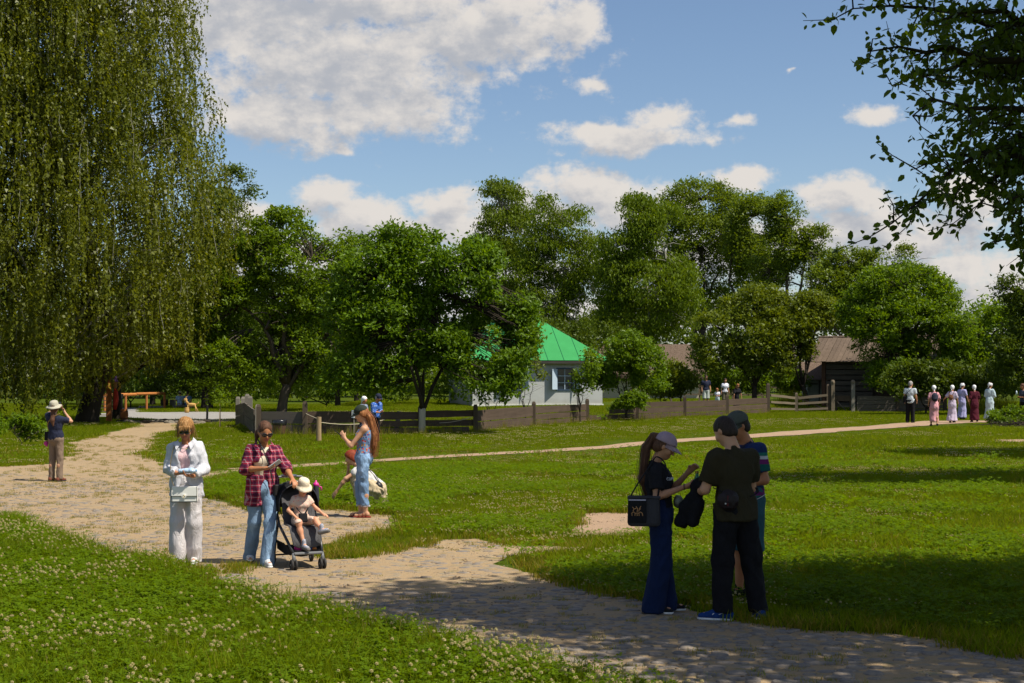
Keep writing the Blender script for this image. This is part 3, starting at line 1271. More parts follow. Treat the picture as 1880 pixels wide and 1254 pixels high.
def limb_path(a, b, bend, k=7, seed=0):
    a, b = Vector(a), Vector(b)
    d = b - a
    side = Vector((RNG.normal(), RNG.normal(), 0)) * bend * d.length
    pts = []
    for i in range(k + 1):
        t = i / k
        p = a + d * t + side * math.sin(t * math.pi) + Vector((0, 0, 1)) * (bend * .8 * d.length * math.sin(t * math.pi))
        p += Vector((RNG.normal(), RNG.normal(), RNG.normal())) * .02 * d.length * (0 if i in (0, k) else 1)
        pts.append(p)
    return pts


def trunk_mesh(name, base_r, fork, targets, mat, parent, lean=(0, 0), stems=1, r_end=.25, twigs=None, flare=1.35):
    """trunk to the fork height, limbs on to the targets, in the thing's own coordinates"""
    mb = MB()
    top = Vector((lean[0], lean[1], fork))
    pts = [Vector((lean[0] * t * t, lean[1] * t * t, fork * t)) for t in (0, .06, .2, .45, .7, 1)]
    rr = [base_r * flare, base_r * 1.1, base_r, base_r * .92, base_r * .86, base_r * .8]
    pts[0].z = -.08
    mb.tube(pts, rr, 10)
    for i, tg in enumerate(targets):
        tg = Vector(tg)
        start = top + Vector((0, 0, -.12 * fork * (i % 3)))
        p = limb_path(start, tg, .10)
        n = len(p)
        r0 = base_r * (.62 if len(targets) < 4 else .5)
        mb.tube(p, [r0 * (1 - j / (n - 1)) ** .8 + base_r * .07 for j in range(n)], 7)
        for j in range(2, n - 1):
            for _ in range(2):
                e = p[j] + Vector((RNG.normal(), RNG.normal(), abs(RNG.normal()) * .5)) * min(.8, (tg - start).length * .2)
                q = limb_path(p[j], e, .12, 4)
                mb.tube(q, [base_r * .16 * (1 - k / 4) + base_r * .03 for k in range(5)], 5)
    return mb.build(name, mat, parent, smooth=True)


def branch_sticks(mb, starts, C, r=.02, frac=.15):
    """thin boughs from near limb points out to leaf clumps"""
    S = np.array(starts)
    for c in C:
        if RNG.random() > frac:
            continue
        d = np.linalg.norm(S - c, axis=1)
        s = S[int(np.argmin(d))]
        q = limb_path(s, c, .08, 4)
        mb.tube(q, [r, r * .8, r * .6, r * .45, r * .3], 4, cap=False)


DENS, LSZ = 1.55, 1.22



def make_tree(name, px, K, lobes_px, leaf, bark, label, group=None, cat='tree', leafsize=.12, nclump=300, per=30, csize=.4, trunk_px=None,
              base_z=None, base_r=.16, fork=1.6, kite=True, seed=1, depth=.85, gap=.40, gscale=.9, droop=0.0, up=.55, stems=None, lean=(0, 0), nlimb=5, aspect=.55,
              bough=.25, shell=.62):
    """lobes_px: (px, py, rpx, rpy[, dy m]) silhouettes read off the photograph at this tree's own distance K"""
    x, y = atK(px, K)
    z = gz(x, y) if base_z is None else base_z
    root = empty(name, (x, y, z), 0, label, cat, group)
    lobes = []
    for L in lobes_px:
        lx = (L[0] - px) / K
        lz = CH - (L[1] - HZ) / K - z
        rx, rz = L[2] / K, L[3] / K
        dy = L[4] if len(L) > 4 else RNG.uniform(-.3, .3) * rx
        lobes.append((lx, dy, lz, rx, max(rx, rz) * depth if rx < rz * 1.5 else rz * 1.1, rz))
    nclump = int(nclump * DENS * (1.25 if K < 30 else 1))
    leafsize *= LSZ * (.84 if K < 30 else 1)
    P, Nn, C = lobe_points(lobes, nclump, per, csize, seed, gap=gap, gscale=gscale, shell=shell)
    P = P[P[:, 2] > .05]
    leaf_mesh('crown', P, leafsize, leaf, root, up=up, kite=kite, droop=droop, aspect=aspect)
    big = sorted(lobes, key=lambda l: -l[3] * l[5])[:nlimb]
    targets = [(l[0], l[1], l[2] + l[5] * .05) for l in big]
    tr = trunk_mesh('trunk', base_r, fork, targets, bark, root, lean=lean)
    if bough:
        mb = MB()
        st = []
        for t in targets:
            for u in (.35, .6, .85, 1.0):
                st.append((lean[0] + (t[0] - lean[0]) * u, lean[1] + (t[1] - lean[1]) * u, fork + (t[2] - fork) * u))
        branch_sticks(mb, st, C, r=max(.012, base_r * .16), frac=bough)
        if mb.v:
            mb.build('boughs', bark, root)['kind'] = 'stuff'
    return root


# ---- walnut trees and shrubs by the fence, measured from the photograph
make_tree('walnut_tree', 775, 51.0, [(700, 520, 78, 80), (775, 500, 70, 68), (860, 520, 75, 78), (735, 450, 50, 38), (860, 470, 48, 34), (650, 590, 62, 60), (720, 610, 85, 70), (800, 600, 80, 65),
                                   (900, 600, 72, 68), (940, 630, 44, 50), (660, 670, 58, 42), (730, 665, 60, 34), (905, 690, 52, 48, -.8), (935, 580, 45, 50), (800, 650, 62, 40, -.9), (880, 640, 60, 50), (905, 650, 60, 55, -.5), (850, 680, 40, 30, -.8), (935, 690, 36, 38, -.3), (900, 620, 60, 45, -.8), (945, 640, 40, 50, -.4), (640, 695, 50, 34), (700, 705, 46, 28, .4), (880, 700, 46, 34, -.6), (960, 600, 34, 46)],
          L_WALNUT, M_BARKD, 'broad walnut tree with forked trunk beside the dark plank fence', base_z=0, leafsize=.135, nclump=1180, per=42, csize=.36,
          base_r=.17, fork=.95, seed=3, gap=.38, nlimb=4, aspect=.50, bough=.35)
make_tree('pear_tree', 517, 41, [(520, 430, 60, 46), (490, 470, 75, 50), (575, 480, 70, 55), (610, 455, 40, 30), (420, 540, 75, 48), (500, 550, 80, 55), (580, 560, 70, 60), (390, 590, 60, 45), (460, 620, 85, 50),
                                 (550, 630, 70, 50), (400, 660, 60, 40), (620, 610, 50, 60), (600, 680, 50, 35), (470, 690, 60, 34), (490, 410, 30, 24), (540, 405, 30, 22), (440, 500, 50, 40), (420, 705, 60, 32), (560, 700, 40, 26, .8)],
          L_PEAR, M_BARK, 'tall light green tree rising behind the left corner of the fence', leafsize=.13, nclump=900, per=40, csize=.42,
          base_r=.24, fork=1.5, seed=5, gap=.40, nlimb=8, lean=(.25, 0))
make_tree('lilac_bush', 1150, 40, [(1150, 650, 50, 36), (1110, 660, 34, 28), (1185, 670, 36, 36), (1140, 690, 60, 30), (1195, 700, 30, 24), (1100, 700, 28, 22), (1165, 625, 26, 16)],
          L_BRIGHT, M_BARKD, 'rounded bright green bush between the green roof and the family', leafsize=.12, nclump=320, per=34, csize=.30,
          base_r=.07, fork=.5, seed=8, gap=.36, cat='bush', nlimb=5, bough=.3)
make_tree('slender_sapling', 900, 47, [(880, 690, 16, 10), (908, 700, 20, 14), (920, 680, 12, 10), (888, 715, 12, 8)], L_APPLE, M_BARKD,
          'thin sparse sapling before the white house wall under the walnut', leafsize=.11, nclump=36, per=12, csize=.22, base_r=.025, fork=.35, seed=9, cat='sapling', bough=.6, nlimb=4)
make_tree('slender_sapling', 965, 44, [(950, 680, 14, 18), (975, 668, 18, 14), (985, 690, 14, 12), (962, 700, 12, 12)], L_APPLE, M_BARKD,
          'straight sparse sapling left of the house window', leafsize=.10, nclump=34, per=12, csize=.22, base_r=.03, fork=.6, seed=10, cat='sapling', bough=.6, nlimb=4)
make_tree('young_fruit_tree', 1065, 42, [(1050, 670, 26, 14), (1075, 685, 24, 20), (1045, 695, 18, 16), (1085, 665, 22, 14), (1070, 712, 18, 14)], L_BRIGHT, M_BARKD,
          'loose young fruit tree reaching across the house window', leafsize=.11, nclump=80, per=16, csize=.26, base_r=.035, fork=.5, seed=12, cat='sapling', bough=.6, nlimb=5)
make_tree('weed_bush', 1150, 41.0, [(1140, 752, 26, 14), (1165, 740, 22, 20), (1120, 762, 18, 9), (1185, 760, 18, 9)], L_BRIGHT, M_BARKD,
          'low bush growing through the gap in the plank fence', leafsize=.10, nclump=150, per=22, csize=.22, base_r=.015, fork=.12, base_z=0, seed=13, cat='bush', bough=.2, nlimb=4)

# ---- back row: birches, poplars and orchard trees
mk = dict(kite=False)
make_tree('birch_tree', 920, 23, [(920, 385, 42, 52), (905, 440, 36, 46), (945, 430, 36, 56), (925, 500, 55, 55), (925, 570, 60, 50), (895, 420, 22, 40)], L_POPLAR, M_BIRCH,
          'dark pointed birch, leftmost of the tall row behind the house', 'tall trees behind the green roofed house', leafsize=.20, nclump=520, per=30, csize=.8, base_r=.22, fork=5, seed=21,
          droop=1.2, up=.2, gscale=.45, gap=.42, **mk)
make_tree('birch_tree', 1005, 24, [(995, 400, 30, 42), (985, 450, 32, 45), (1045, 420, 44, 40), (1075, 400, 18, 20), (1020, 480, 65, 50), (1000, 550, 70, 55), (1050, 590, 50, 60), (965, 520, 30, 50), (1085, 470, 34, 46), (1090, 540, 40, 60)], L_BIRCH2, M_BIRCH,
          'loose birch with light open tops just right of the dark pointed birch', 'tall trees behind the green roofed house', leafsize=.20, nclump=620, per=28, csize=.75, base_r=.22, fork=5, seed=22,
          droop=1.2, up=.2, gscale=.45, gap=.44, **mk)
make_tree('birch_tree', 1185, 26, [(1165, 400, 48, 40), (1155, 450, 60, 50), (1210, 440, 50, 60), (1190, 520, 85, 60), (1240, 540, 45, 60), (1160, 590, 70, 55), (1230, 610, 50, 45), (1130, 530, 40, 60), (1165, 375, 24, 18)],
          L_BIRCH2, M_BIRCH, 'wide yellowish birch standing above the rounded bright bush', 'tall trees behind the green roofed house', leafsize=.19, nclump=950, per=32, csize=.7, base_r=.26, fork=5, seed=23,
          droop=1.3, up=.2, gscale=.5, gap=.40, **mk)
make_tree('poplar_tree', 1290, 20, [(1285, 370, 60, 38), (1240, 390, 38, 40), (1335, 400, 40, 48), (1290, 440, 75, 55), (1330, 480, 60, 50), (1260, 500, 50, 60), (1300, 560, 60, 40)], L_POPLAR, M_BARK,
          'tallest dense poplar in the middle of the far tree row', 'tall trees behind the green roofed house', leafsize=.24, nclump=620, per=32, csize=.95, base_r=.3, fork=6, seed=24, gscale=.4, gap=.38, **mk)
make_tree('poplar_tree', 1392, 21, [(1385, 400, 34, 42), (1380, 460, 38, 50), (1395, 510, 45, 45), (1365, 430, 22, 40)], L_POPLAR, M_BARK,
          'narrow poplar between the tallest poplar and the one with a bare trunk', 'tall trees behind the green roofed house', leafsize=.23, nclump=330, per=32, csize=.85, base_r=.25, fork=6, seed=25, gscale=.4, gap=.40, **mk)
make_tree('poplar_tree', 1455, 22, [(1440, 400, 34, 42), (1445, 455, 42, 42), (1490, 440, 32, 28), (1485, 480, 34, 24), (1415, 500, 36, 30)], L_POPLAR, M_BARK,
          'poplar with bare lower trunk at the right end of the tall row', 'tall trees behind the green roofed house', leafsize=.22, nclump=330, per=32, csize=.75, base_r=.28, fork=5.5, seed=26, gscale=.5, gap=.42, **mk)
make_tree('apple_tree', 1385, 31, [(1390, 570, 70, 38), (1330, 610, 55, 45), (1390, 630, 75, 45), (1440, 610, 50, 50), (1310, 650, 40, 34), (1350, 670, 55, 32), (1430, 665, 40, 34), (1400, 540, 40, 18)], L_APPLE, M_BARKD,
          'greyish green orchard tree standing behind the family of four', 'orchard trees beyond the garden', leafsize=.15, nclump=720, per=32, csize=.48, base_r=.17, fork=1.1, seed=31, gap=.40, kite=False, nlimb=6)
make_tree('apple_tree', 1482, 31, [(1465, 600, 42, 42), (1500, 575, 36, 32), (1455, 650, 36, 34), (1480, 560, 34, 22)], L_APPLE, M_BARKD,
          'dark trunked orchard tree in front of the little white shed', 'orchard trees beyond the garden', leafsize=.15, nclump=380, per=32, csize=.45, base_r=.16, fork=1.3, seed=32, gap=.42, kite=False, lean=(-.3, 0))
make_tree('apple_tree', 1560, 25, [(1560, 480, 42, 26), (1520, 520, 40, 34), (1580, 520, 40, 34), (1600, 480, 20, 18), (1550, 570, 60, 40)], L_POPLAR, M_BARK,
          'dull green tree behind the roof of the wooden barn', 'orchard trees beyond the garden', leafsize=.20, nclump=420, per=30, csize=.65, base_r=.2, fork=3, seed=33, gap=.40, kite=False)
make_tree('columnar_poplar', 1663, 21, [(1662, 475, 18, 28), (1655, 510, 26, 30), (1670, 520, 26, 34), (1662, 570, 40, 40)], L_POPLAR, M_BARK,
          'small pointed poplar top showing above the big bright tree', 'tall trees behind the green roofed house', leafsize=.22, nclump=170, per=30, csize=.6, base_r=.2, fork=5, seed=34, kite=False)
make_tree('maple_tree', 1650, 32.2, [(1650, 530, 80, 46), (1700, 560, 60, 50), (1600, 570, 65, 50), (1650, 600, 100, 50), (1720, 630, 60, 55), (1625, 625, 50, 34), (1675, 660, 90, 45), (1740, 590, 34, 50), (1710, 690, 50, 30), (1620, 695, 36, 24, -1.0),
                                   (1670, 700, 60, 26, -1.0), (1600, 530, 40, 34)], L_BRIGHT, M_BARK,
          'big round bright green tree spreading in front of the barn roof', leafsize=.14, nclump=1150, per=34, csize=.45, base_r=.26, fork=1.6, seed=35, gap=.37, kite=False, nlimb=8)
make_tree('linden_tree', 1795, 33, [(1790, 600, 45, 45), (1820, 640, 50, 50), (1770, 650, 45, 45), (1810, 690, 50, 30), (1840, 600, 30, 34)], L_BRIGHT, M_BARK,
          'yellow green tree between the big bright tree and the frame edge', leafsize=.15, nclump=420, per=32, csize=.5, base_r=.18, fork=1.8, seed=36, kite=False)
make_tree('linden_tree', 1885, 37, [(1870, 540, 34, 46), (1900, 590, 55, 60), (1870, 640, 45, 50), (1890, 690, 60, 44), (1925, 640, 60, 80)], L_DARK, M_BARKD,
          'dark green tree cut off by the right edge of the view', leafsize=.14, nclump=480, per=32, csize=.45, base_r=.2, fork=1.8, seed=37, kite=False)
# left background
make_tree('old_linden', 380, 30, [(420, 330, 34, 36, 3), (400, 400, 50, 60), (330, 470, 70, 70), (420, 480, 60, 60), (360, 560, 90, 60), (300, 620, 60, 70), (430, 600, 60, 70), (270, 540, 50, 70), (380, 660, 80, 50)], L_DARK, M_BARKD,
          'tall dark tree with a thick trunk behind the gravel yard', leafsize=.17, nclump=1000, per=32, csize=.6, base_r=.35, fork=2.4, seed=41, gap=.38, kite=False, nlimb=8)
make_tree('old_linden', 280, 27, [(250, 640, 60, 50), (300, 690, 50, 36), (240, 580, 70, 60), (200, 660, 60, 50), (310, 600, 50, 60)], L_BRIGHT, M_BARKD,
          'light green tree behind the orange rail at the yard', leafsize=.18, nclump=480, per=30, csize=.6, base_r=.2, fork=1.2, seed=42, kite=False)
make_tree('spruce_tree', 655, 24, [(650, 470, 12, 34), (667, 465, 10, 32), (640, 500, 20, 30), (680, 490, 14, 28), (655, 540, 44, 50), (650, 610, 60, 60), (700, 590, 40, 60)], L_DARK, M_BARKD,
          'dark spiky treetops peeping over between the two fence trees', leafsize=.20, nclump=420, per=30, csize=.6, base_r=.2, fork=3, seed=43, kite=False, droop=.5)
make_tree('garden_tree', 620, 33, [(600, 600, 50, 60), (640, 660, 60, 50), (580, 690, 60, 34), (690, 690, 60, 34), (560, 640, 40, 50)], L_PEAR, M_BARKD,
          'leafy low tree filling the gap between the two fence trees', leafsize=.15, nclump=520, per=30, csize=.5, base_r=.16, fork=1.2, seed=44, kite=False)

# ---- wood edge closing the view: far masses that read as one
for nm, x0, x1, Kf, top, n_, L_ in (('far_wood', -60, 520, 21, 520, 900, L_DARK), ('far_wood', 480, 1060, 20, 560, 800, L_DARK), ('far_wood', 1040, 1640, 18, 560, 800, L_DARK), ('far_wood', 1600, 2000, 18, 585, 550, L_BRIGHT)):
    cxs = RNG.uniform(x0, x1, n_)
    tp = top + (vn2(cxs, cxs * 0, .012, top * .1) - .5) * 90
    cys = tp + (HZ + CH * Kf - tp) * RNG.random(n_) ** 1.2
    Y0 = F / Kf + RNG.uniform(0, 6, n_) - (1 - (HZ - cys) / 200) * 3
    C = np.stack([(cxs - 940) / Kf, Y0, np.maximum(.2, CH - (cys - HZ) / Kf)], 1)
    rep = np.repeat(np.arange(n_), 30)
    off = RNG.normal(size=(len(rep), 3)) * np.array([.95, .95, .75])
    leaf_mesh(nm, C[rep] + off, .47, L_, None, kite=False)

# ---- the great weeping birch on the left
def weeping_birch(px, K, label):
    x, y = atK(px, K)
    root = empty('weeping_birch', (x, y, 0), 0, label, 'tree')
    zof = lambda py: CH - (py - HZ) / K
    # outline of the crown: half width to the right of the trunk as a function of height (photo rows)
    rows = [-330, -250, -120, 0, 150, 250, 300, 360, 430, 500, 600, 700, 790]
    right = [215, 260, 320, 352, 372, 388, 415, 432, 420, 395, 350, 300, 250]
    rr = np.array(right, float)
    rows_ = np.array(rows, float)
    V = []
    nb = 2150
    P_all, T_all = [], []
    mbt = MB()
    twig = []
    for i in range(nb):
        # bough tips lie on rings of the crown, lower boughs reach farther
        py = -330 + 1010 * RNG.random() ** .92
        R = (np.interp(py, rows_, rr) - 60) / K
        f = 1 - .8 * RNG.random() ** 1.8
        a = RNG.uniform(0, 2 * math.pi)
        if RNG.random() < .62:
            a = RNG.uniform(math.pi * 1.02, math.pi * 2.05)       # the side towards the open yard is fuller
        X = (60 - px) / K + R * f * math.cos(a) * RNG.uniform(.93, 1.04)
        Y = R * f * math.sin(a) * .9
        Z = zof(py)
        # a bunch of hanging twigs
        ns = RNG.integers(6, 12)
        spread = RNG.uniform(.16, .42)
        mainlen = RNG.uniform(1.0, 3.4)
        out = Vector((math.cos(a), math.sin(a), 0))
        for s in range(ns):
            ox, oy = RNG.normal() * spread, RNG.normal() * spread
            L = mainlen * RNG.uniform(.45, 1.1)
            L = min(L, max(.3, Z - zof(np.interp(px + (X + ox) * K, [20, 150, 190, 330], [785, 765, 698, 650])) + RNG.uniform(-.3, .3)))
            n = int(L / .100)
            t = (np.arange(n) + RNG.random(n) * .8) / max(n, 1)
            arch = RNG.uniform(.05, .3)
            sway = RNG.normal() * .06
            bx = X + ox + out.x * arch * (1 - (1 - np.minimum(1, t * 3)) ** 2) + sway * np.sin(t * 5 + s) + RNG.normal(0, .025, n)
            by = Y + oy + out.y * arch * (1 - (1 - np.minimum(1, t * 3)) ** 2) + RNG.normal(0, .025, n)
            bz = Z + RNG.normal() * .15 - L * t
            P_all.append(np.stack([bx, by, bz], 1))
            if s < 1 and RNG.random() < .35:
                twig.append([(bx[k], by[k], bz[k]) for k in range(0, n, max(1, n // 5))])
        if RNG.random() < .22:
            c = Vector((X, Y, Z))
            core = Vector(((60 - px) / K * .8, 0, Z - R * f * .45))
            q = limb_path(core.lerp(c, RNG.uniform(.35, .7)), c, .12, 5)
            mbt.tube(q, [.05, .042, .034, .026, .018, .01], 5, cap=False)
    P = np.concatenate(P_all)
    k = len(P)
    lob = [((40 - px) / K, 0, zof(q), w_ / K, 170 / K, 130 / K) for q, w_ in ((-260, 190), (-100, 230), (60, 250), (220, 250), (380, 230), (520, 150))]
    Pi, _n, _c = lobe_points(lob, 1500, 44, .7, 91, shell=.15, gap=.3)
    leaf_mesh('inner_foliage', Pi, .22, L_BIRCH, root, kite=False)
    T = np.tile(np.array([[0, 0, -1.0]]), (k, 1)) + RNG.normal(size=(k, 3)) * .55
    T /= np.linalg.norm(T, axis=1, keepdims=True)
    leaf_mesh('crown', P, .136, L_BIRCH, root, up=.0, kite=False, aspect=.75, T=T)
    for q in twig:
        if len(q) > 2:
            mbt.tube(q, .008, 4, cap=False)
    mbt.build('boughs', M_BIRCH, root)['kind'] = 'stuff'
    tr = MB()
    c0 = Vector(((60 - px) / K, 0, 0))
    base = Vector((0, 0, -.1))
    pts = [base, Vector((.02, 0, .3)), Vector((.25, 0, 1.2)), Vector((.75, 0, 2.6)), Vector((.6, 0, 5)), Vector((-.4, 0, 9)), c0 + Vector((0, 0, 14)), c0 + Vector((.3, 0, 20))]
    tr.tube(pts, [.62, .50, .44, .40, .34, .26, .18, .06], 12)
    tr.tube([(.7, 0, 2.5), (1.7, .2, 4.6), (2.4, .3, 7.5), (3.0, .4, 11)], [.26, .2, .14, .06], 9)
    tr.tube([(.4, 0, 1.7), (-.9, -.3, 3.6), (-2.6, -.5, 6.2), (-4.2, -.7, 9)], [.26, .2, .14, .06], 9)
    for i in range(26):
        z = RNG.uniform(3.5, 17)
        a = RNG.uniform(0, 6.28)
        s = Vector((c0.x * z / 16 + .3, 0, z))
        e = s + Vector((math.cos(a), math.sin(a), .75)) * RNG.uniform(2.5, 5)
        q = limb_path(s, e, .12, 6)
        tr.tube(q, [.11, .095, .08, .06, .045, .03, .015], 6)
    tr.build('trunk', M_BARKD, root, smooth=True)
    return root, k


wb, kk = weeping_birch(160, 42, 'huge weeping birch with hanging curtains of leaves over the left of the yard')
print('birch leaves', kk)
# second trunk under its right side
make_tree('dark_yard_tree', 215, 39.5, [(300, 560, 60, 60, -.5), (330, 630, 50, 50), (260, 620, 60, 50), (215, 640, 50, 30, .6), (180, 600, 50, 44)], L_DARK, M_BARKD,
          'straight dark trunked tree standing right beside the carved red figure', leafsize=.13, nclump=420, per=30, csize=.45, base_r=.22, fork=2.2, seed=51, kite=False, droop=1.0, up=.2)

# ---- the tree whose branches hang in from the upper right, its trunk is outside the frame
def near_tree():
    bx, by = 9.2, 12.0
    root = empty('overhanging_tree', (bx, by, 0), 0, 'dark tree with branches hanging in from the upper right corner', 'tree')
    P, Tn = [], []
    mb = MB()
    K0 = F / 13.0

    def w(px, py, d):
        return np.array([(px - 940) / F * d - bx, d - by, CH - (py - HZ) / F * d])

    def leafy(pts, dens, spread=.07, size_r=1.0, taper=True):
        """leaves along a polyline"""
        pts = [np.array(p) for p in pts]
        for a, b in zip(pts[:-1], pts[1:]):
            L = np.linalg.norm(b - a)
            n = max(1, int(L * dens))
            t = RNG.random(n)[:, None]
            q = a + (b - a) * t + RNG.normal(size=(n, 3)) * spread
            P.append(q)
            dd = (b - a) / (L + 1e-9)
            tt = RNG.normal(size=(n, 3)) * .8 + dd * .7 + np.array([0, 0, -.15])
            Tn.append(tt / np.linalg.norm(tt, axis=1, keepdims=True))

    # boughs seen against the sky: root end, tip (photo px) and depth
    boughs = [((2050, 120), (1560, 5), 13.0, .04), ((2020, 200), (1585, 85), 12.6, .05), ((2000, 120), (1640, 150), 13.3, .05), ((2080, 260), (1680, 215), 12.4, .06), ((2050, 300), (1672, 300), 13.1, .05),
              ((2060, 330), (1640, 395), 12.8, .10), ((2080, 380), (1745, 350), 13.2, .06), ((2100, 420), (1800, 380), 12.6, .05), ((2100, 440), (1835, 450), 12.9, .04),
              ((2060, 60), (1700, 40), 12.2, .03), ((2100, 200), (1760, 120), 13.6, .04), ((2100, 300), (1790, 240), 13.9, .04), ((2100, 150), (1820, 60), 12.9, .04), ((2120, 380), (1850, 310), 13.5, .03)]
    for (r, t, d, bend) in boughs:
        A, B = w(r[0], r[1], d + .6), w(t[0], t[1], d)
        mid = [A + (B - A) * u + np.array([0, 0, 1]) * bend * 4 * math.sin(u * math.pi) + RNG.normal(size=3) * .05 for u in np.linspace(0, 1, 9)]
        mb.tube([tuple(m_) for m_ in mid], [.05 * (1 - u) + .006 for u in np.linspace(0, 1, 9)], 5, cap=False)
        leafy(mid[5:] + [mid[-1] + (mid[-1] - mid[-2]) * .2], 48, .05)
        leafy(mid[2:6], 22, .09)
        # side sprays
        for j in range(1, 9):
            for _ in range(5 if j < 7 else 2):
                e = mid[j] + np.array([RNG.normal() * .27 - .08, RNG.normal() * .42, RNG.normal() * .26 - .12]) * (1.35 - .09 * j)
                m1 = (mid[j] + e) / 2 + RNG.normal(size=3) * .04
                mb.tube([tuple(mid[j]), tuple(m1), tuple(e)], [.008, .005, .0025], 4, cap=False)
                leafy([mid[j] + (m1 - mid[j]) * .3, m1, e, e + (e - m1) * .12], 36, .04)
    # the hanging spray at (1735, 410)
    for tx, ty, sx, sy, d in ((1735, 412, 1760, 345, 12.8), (1880, 480, 1890, 400, 12.6), (1640, 396, 1700, 372, 12.8), (1850, 400, 1880, 350, 12.9)):
        A, B = w(sx, sy, d), w(tx, ty, d)
        mb.tube([tuple(A), tuple((A + B) / 2), tuple(B)], [.010, .007, .003], 4, cap=False)
        leafy([A, (A + B) / 2, B], 60, .05)
    # the body of the crown above and to the right, it shades the path
    lobes = [(-1.0, -4.2, 6.4, 4.2, 1.5, 1.1), (-3.2, -.6, 8.2, 2.0, 1.3, 1.3), (-1.5, -2.6, 7.0, 3.9, 2.2, 1.6), (-4.3, -.9, 6.9, 2.4, 1.5, 1.2), (-2.9, -2.2, 7.4, 2.6, 1.6, 1.5), (-1.0, -.3, 7.2, 4.6, 1.9, 2.2), (-4.2, -.6, 6.9, 2.4, 1.4, 1.4), (2.0, -.6, 8.2, 4.2, 2.4, 2.6), (-3.3, -1.0, 8.6, 2.8, 1.9, 1.6), 
             (.5, -1.8, 5.6, 4.0, 2.4, 1.6), (.5, 1.3, 5.6, 3.0, 1.5, 1.2), (3.5, 0, 5.4, 3.0, 3.0, 2.0)]
    Pb, Nb, C = lobe_points(lobes, 1750, 50, .52, 61, shell=.3, gap=.30, gscale=.8)
    # keep the mass out of the open sky the photograph shows
    wx, wy, wz = Pb[:, 0] + bx, Pb[:, 1] + by, Pb[:, 2]
    ppx = 940 + wx * F / np.maximum(wy, 1)
    ppy = HZ - (wz - CH) * F / np.maximum(wy, 1)
    lim = np.interp(ppy, [-400, 0, 90, 200, 300, 380, 460], [1580, 1620, 1670, 1730, 1810, 1900, 2050])
    ok_ = ((ppx > lim) & (RNG.random(len(ppx)) < .62)) | (ppy < -12)
    print('near crown', len(Pb), ok_.sum())
    inv = (ppx < 2000) & (ppy > -60)
    P.append(Pb[ok_ & inv])
    tt = RNG.normal(size=((ok_ & inv).sum(), 3))
    Tn.append(tt / np.linalg.norm(tt, axis=1, keepdims=True))
    up_ = ok_ & ~inv & (RNG.random(len(ppx)) < .60)
    leaf_mesh('upper_crown', Pb[up_], .172, L_NEAR, root, up=.9, kite=True)
    Pn, T = np.concatenate(P), np.concatenate(Tn)
    leaf_mesh('crown', Pn, .080, L_NEAR, root, up=.9, kite='oval', aspect=.62, T=T)
    mb.build('boughs', M_BARKD, root)['kind'] = 'stuff'
    tr = MB()
    tr.tube([(0, 0, -.1), (.05, 0, .5), (.1, 0, 1.6), (0, .1, 3.0), (-.2, .1, 4.2)], [.42, .32, .27, .25, .22], 12)
    for l in lobes:
        p = limb_path((-.15, .1, 3.6 + RNG.random()), (l[0], l[1], l[2]), .08)
        tr.tube(p, [.17 * (1 - j / 7) + .025 for j in range(8)], 7)
    tr.build('trunk', M_BARKD, root, smooth=True)
    return root


near_tree()

# trees outside the frame on the right whose shade lies on the lawn
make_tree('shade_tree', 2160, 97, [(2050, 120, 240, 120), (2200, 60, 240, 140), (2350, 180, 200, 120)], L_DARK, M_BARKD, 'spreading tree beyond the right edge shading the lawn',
          leafsize=.16, nclump=420, per=36, csize=.5, base_r=.25, fork=2.5, seed=71, base_z=0, kite=False, bough=0)
make_tree('shade_tree', 2240, 72, [(2140, 330, 180, 80), (2260, 280, 200, 110)], L_DARK, M_BARKD, 'second spreading tree beyond the right edge shading the lawn',
          leafsize=.16, nclump=320, per=36, csize=.5, base_r=.25, fork=2.5, seed=72, base_z=0, kite=False, bough=0)

# ================================================================ fences, gate, buildings
W_FENCE = woodmat('fence_plank_wood', (.078, .055, .040), .35, 'x', .5)
W_POST = woodmat('fence_post_wood', (.085, .064, .046), .4, 'z', .5)
W_RAIL = woodmat('weathered_rail_wood', (.17, .135, .095), .4, 'x', .5)
W_GREY = woodmat('grey_barn_wood', (.115, .098, .080), .4, 'x', .3)
W_GREYV = woodmat('grey_upright_wood', (.20, .18, .15), .4, 'z', .4)
W_NEWP = woodmat('pale_stake_wood', (.33, .235, .13), .55, 'z', .7)
W_ROOF = woodmat('old_roof_board', (.125, .092, .068), .45, 'y', .35)
W_ORANGE = woodmat('oiled_log', (.42, .16, .045), .5, 'x', .6)
W_ORANGEV = woodmat('oiled_post', (.36, .13, .04), .5, 'z', .6)
M_ROPE = plain('rope', (.42, .36, .26), .9, fine=300)
M_WASH = plain('limewash', (.40, .37, .28), .9, .1, var=.10, scale=1.5, bstr=.35, fine=25)
M_PAPER = plain('paper', (.75, .75, .73), .6, var=.03)


def rotz(a):
    return Matrix.Rotation(a, 3, 'Z')


def fence_post(root, x, y, h, w=.17, mat=None, zb=0.0, pointed=True, nm='post'):
    mb = MB()
    z0 = gz(x, y) + zb
    R = rotz(random.uniform(-.12, .12))
    mb.box((0, 0, h / 2 - .1), (w, w * .85, h + .0), R, taper=.06)
    if pointed:
        mb.add([R @ Vector((sx * w * .46, sy * w * .39, h - .1)) for sx, sy in ((-1, -1), (1, -1), (1, 1), (-1, 1))] +
               [R @ Vector((sx * w * .30, sy * w * .24, h - .02)) for sx, sy in ((-1, -1), (1, -1), (1, 1), (-1, 1))],
               [(0, 1, 5, 4), (1, 2, 6, 5), (2, 3, 7, 6), (3, 0, 4, 7), (4, 5, 6, 7)])
    return mb.build(nm, mat or W_POST, root, loc=(x - root.location.x, y - root.location.y, z0 - root.location.z))


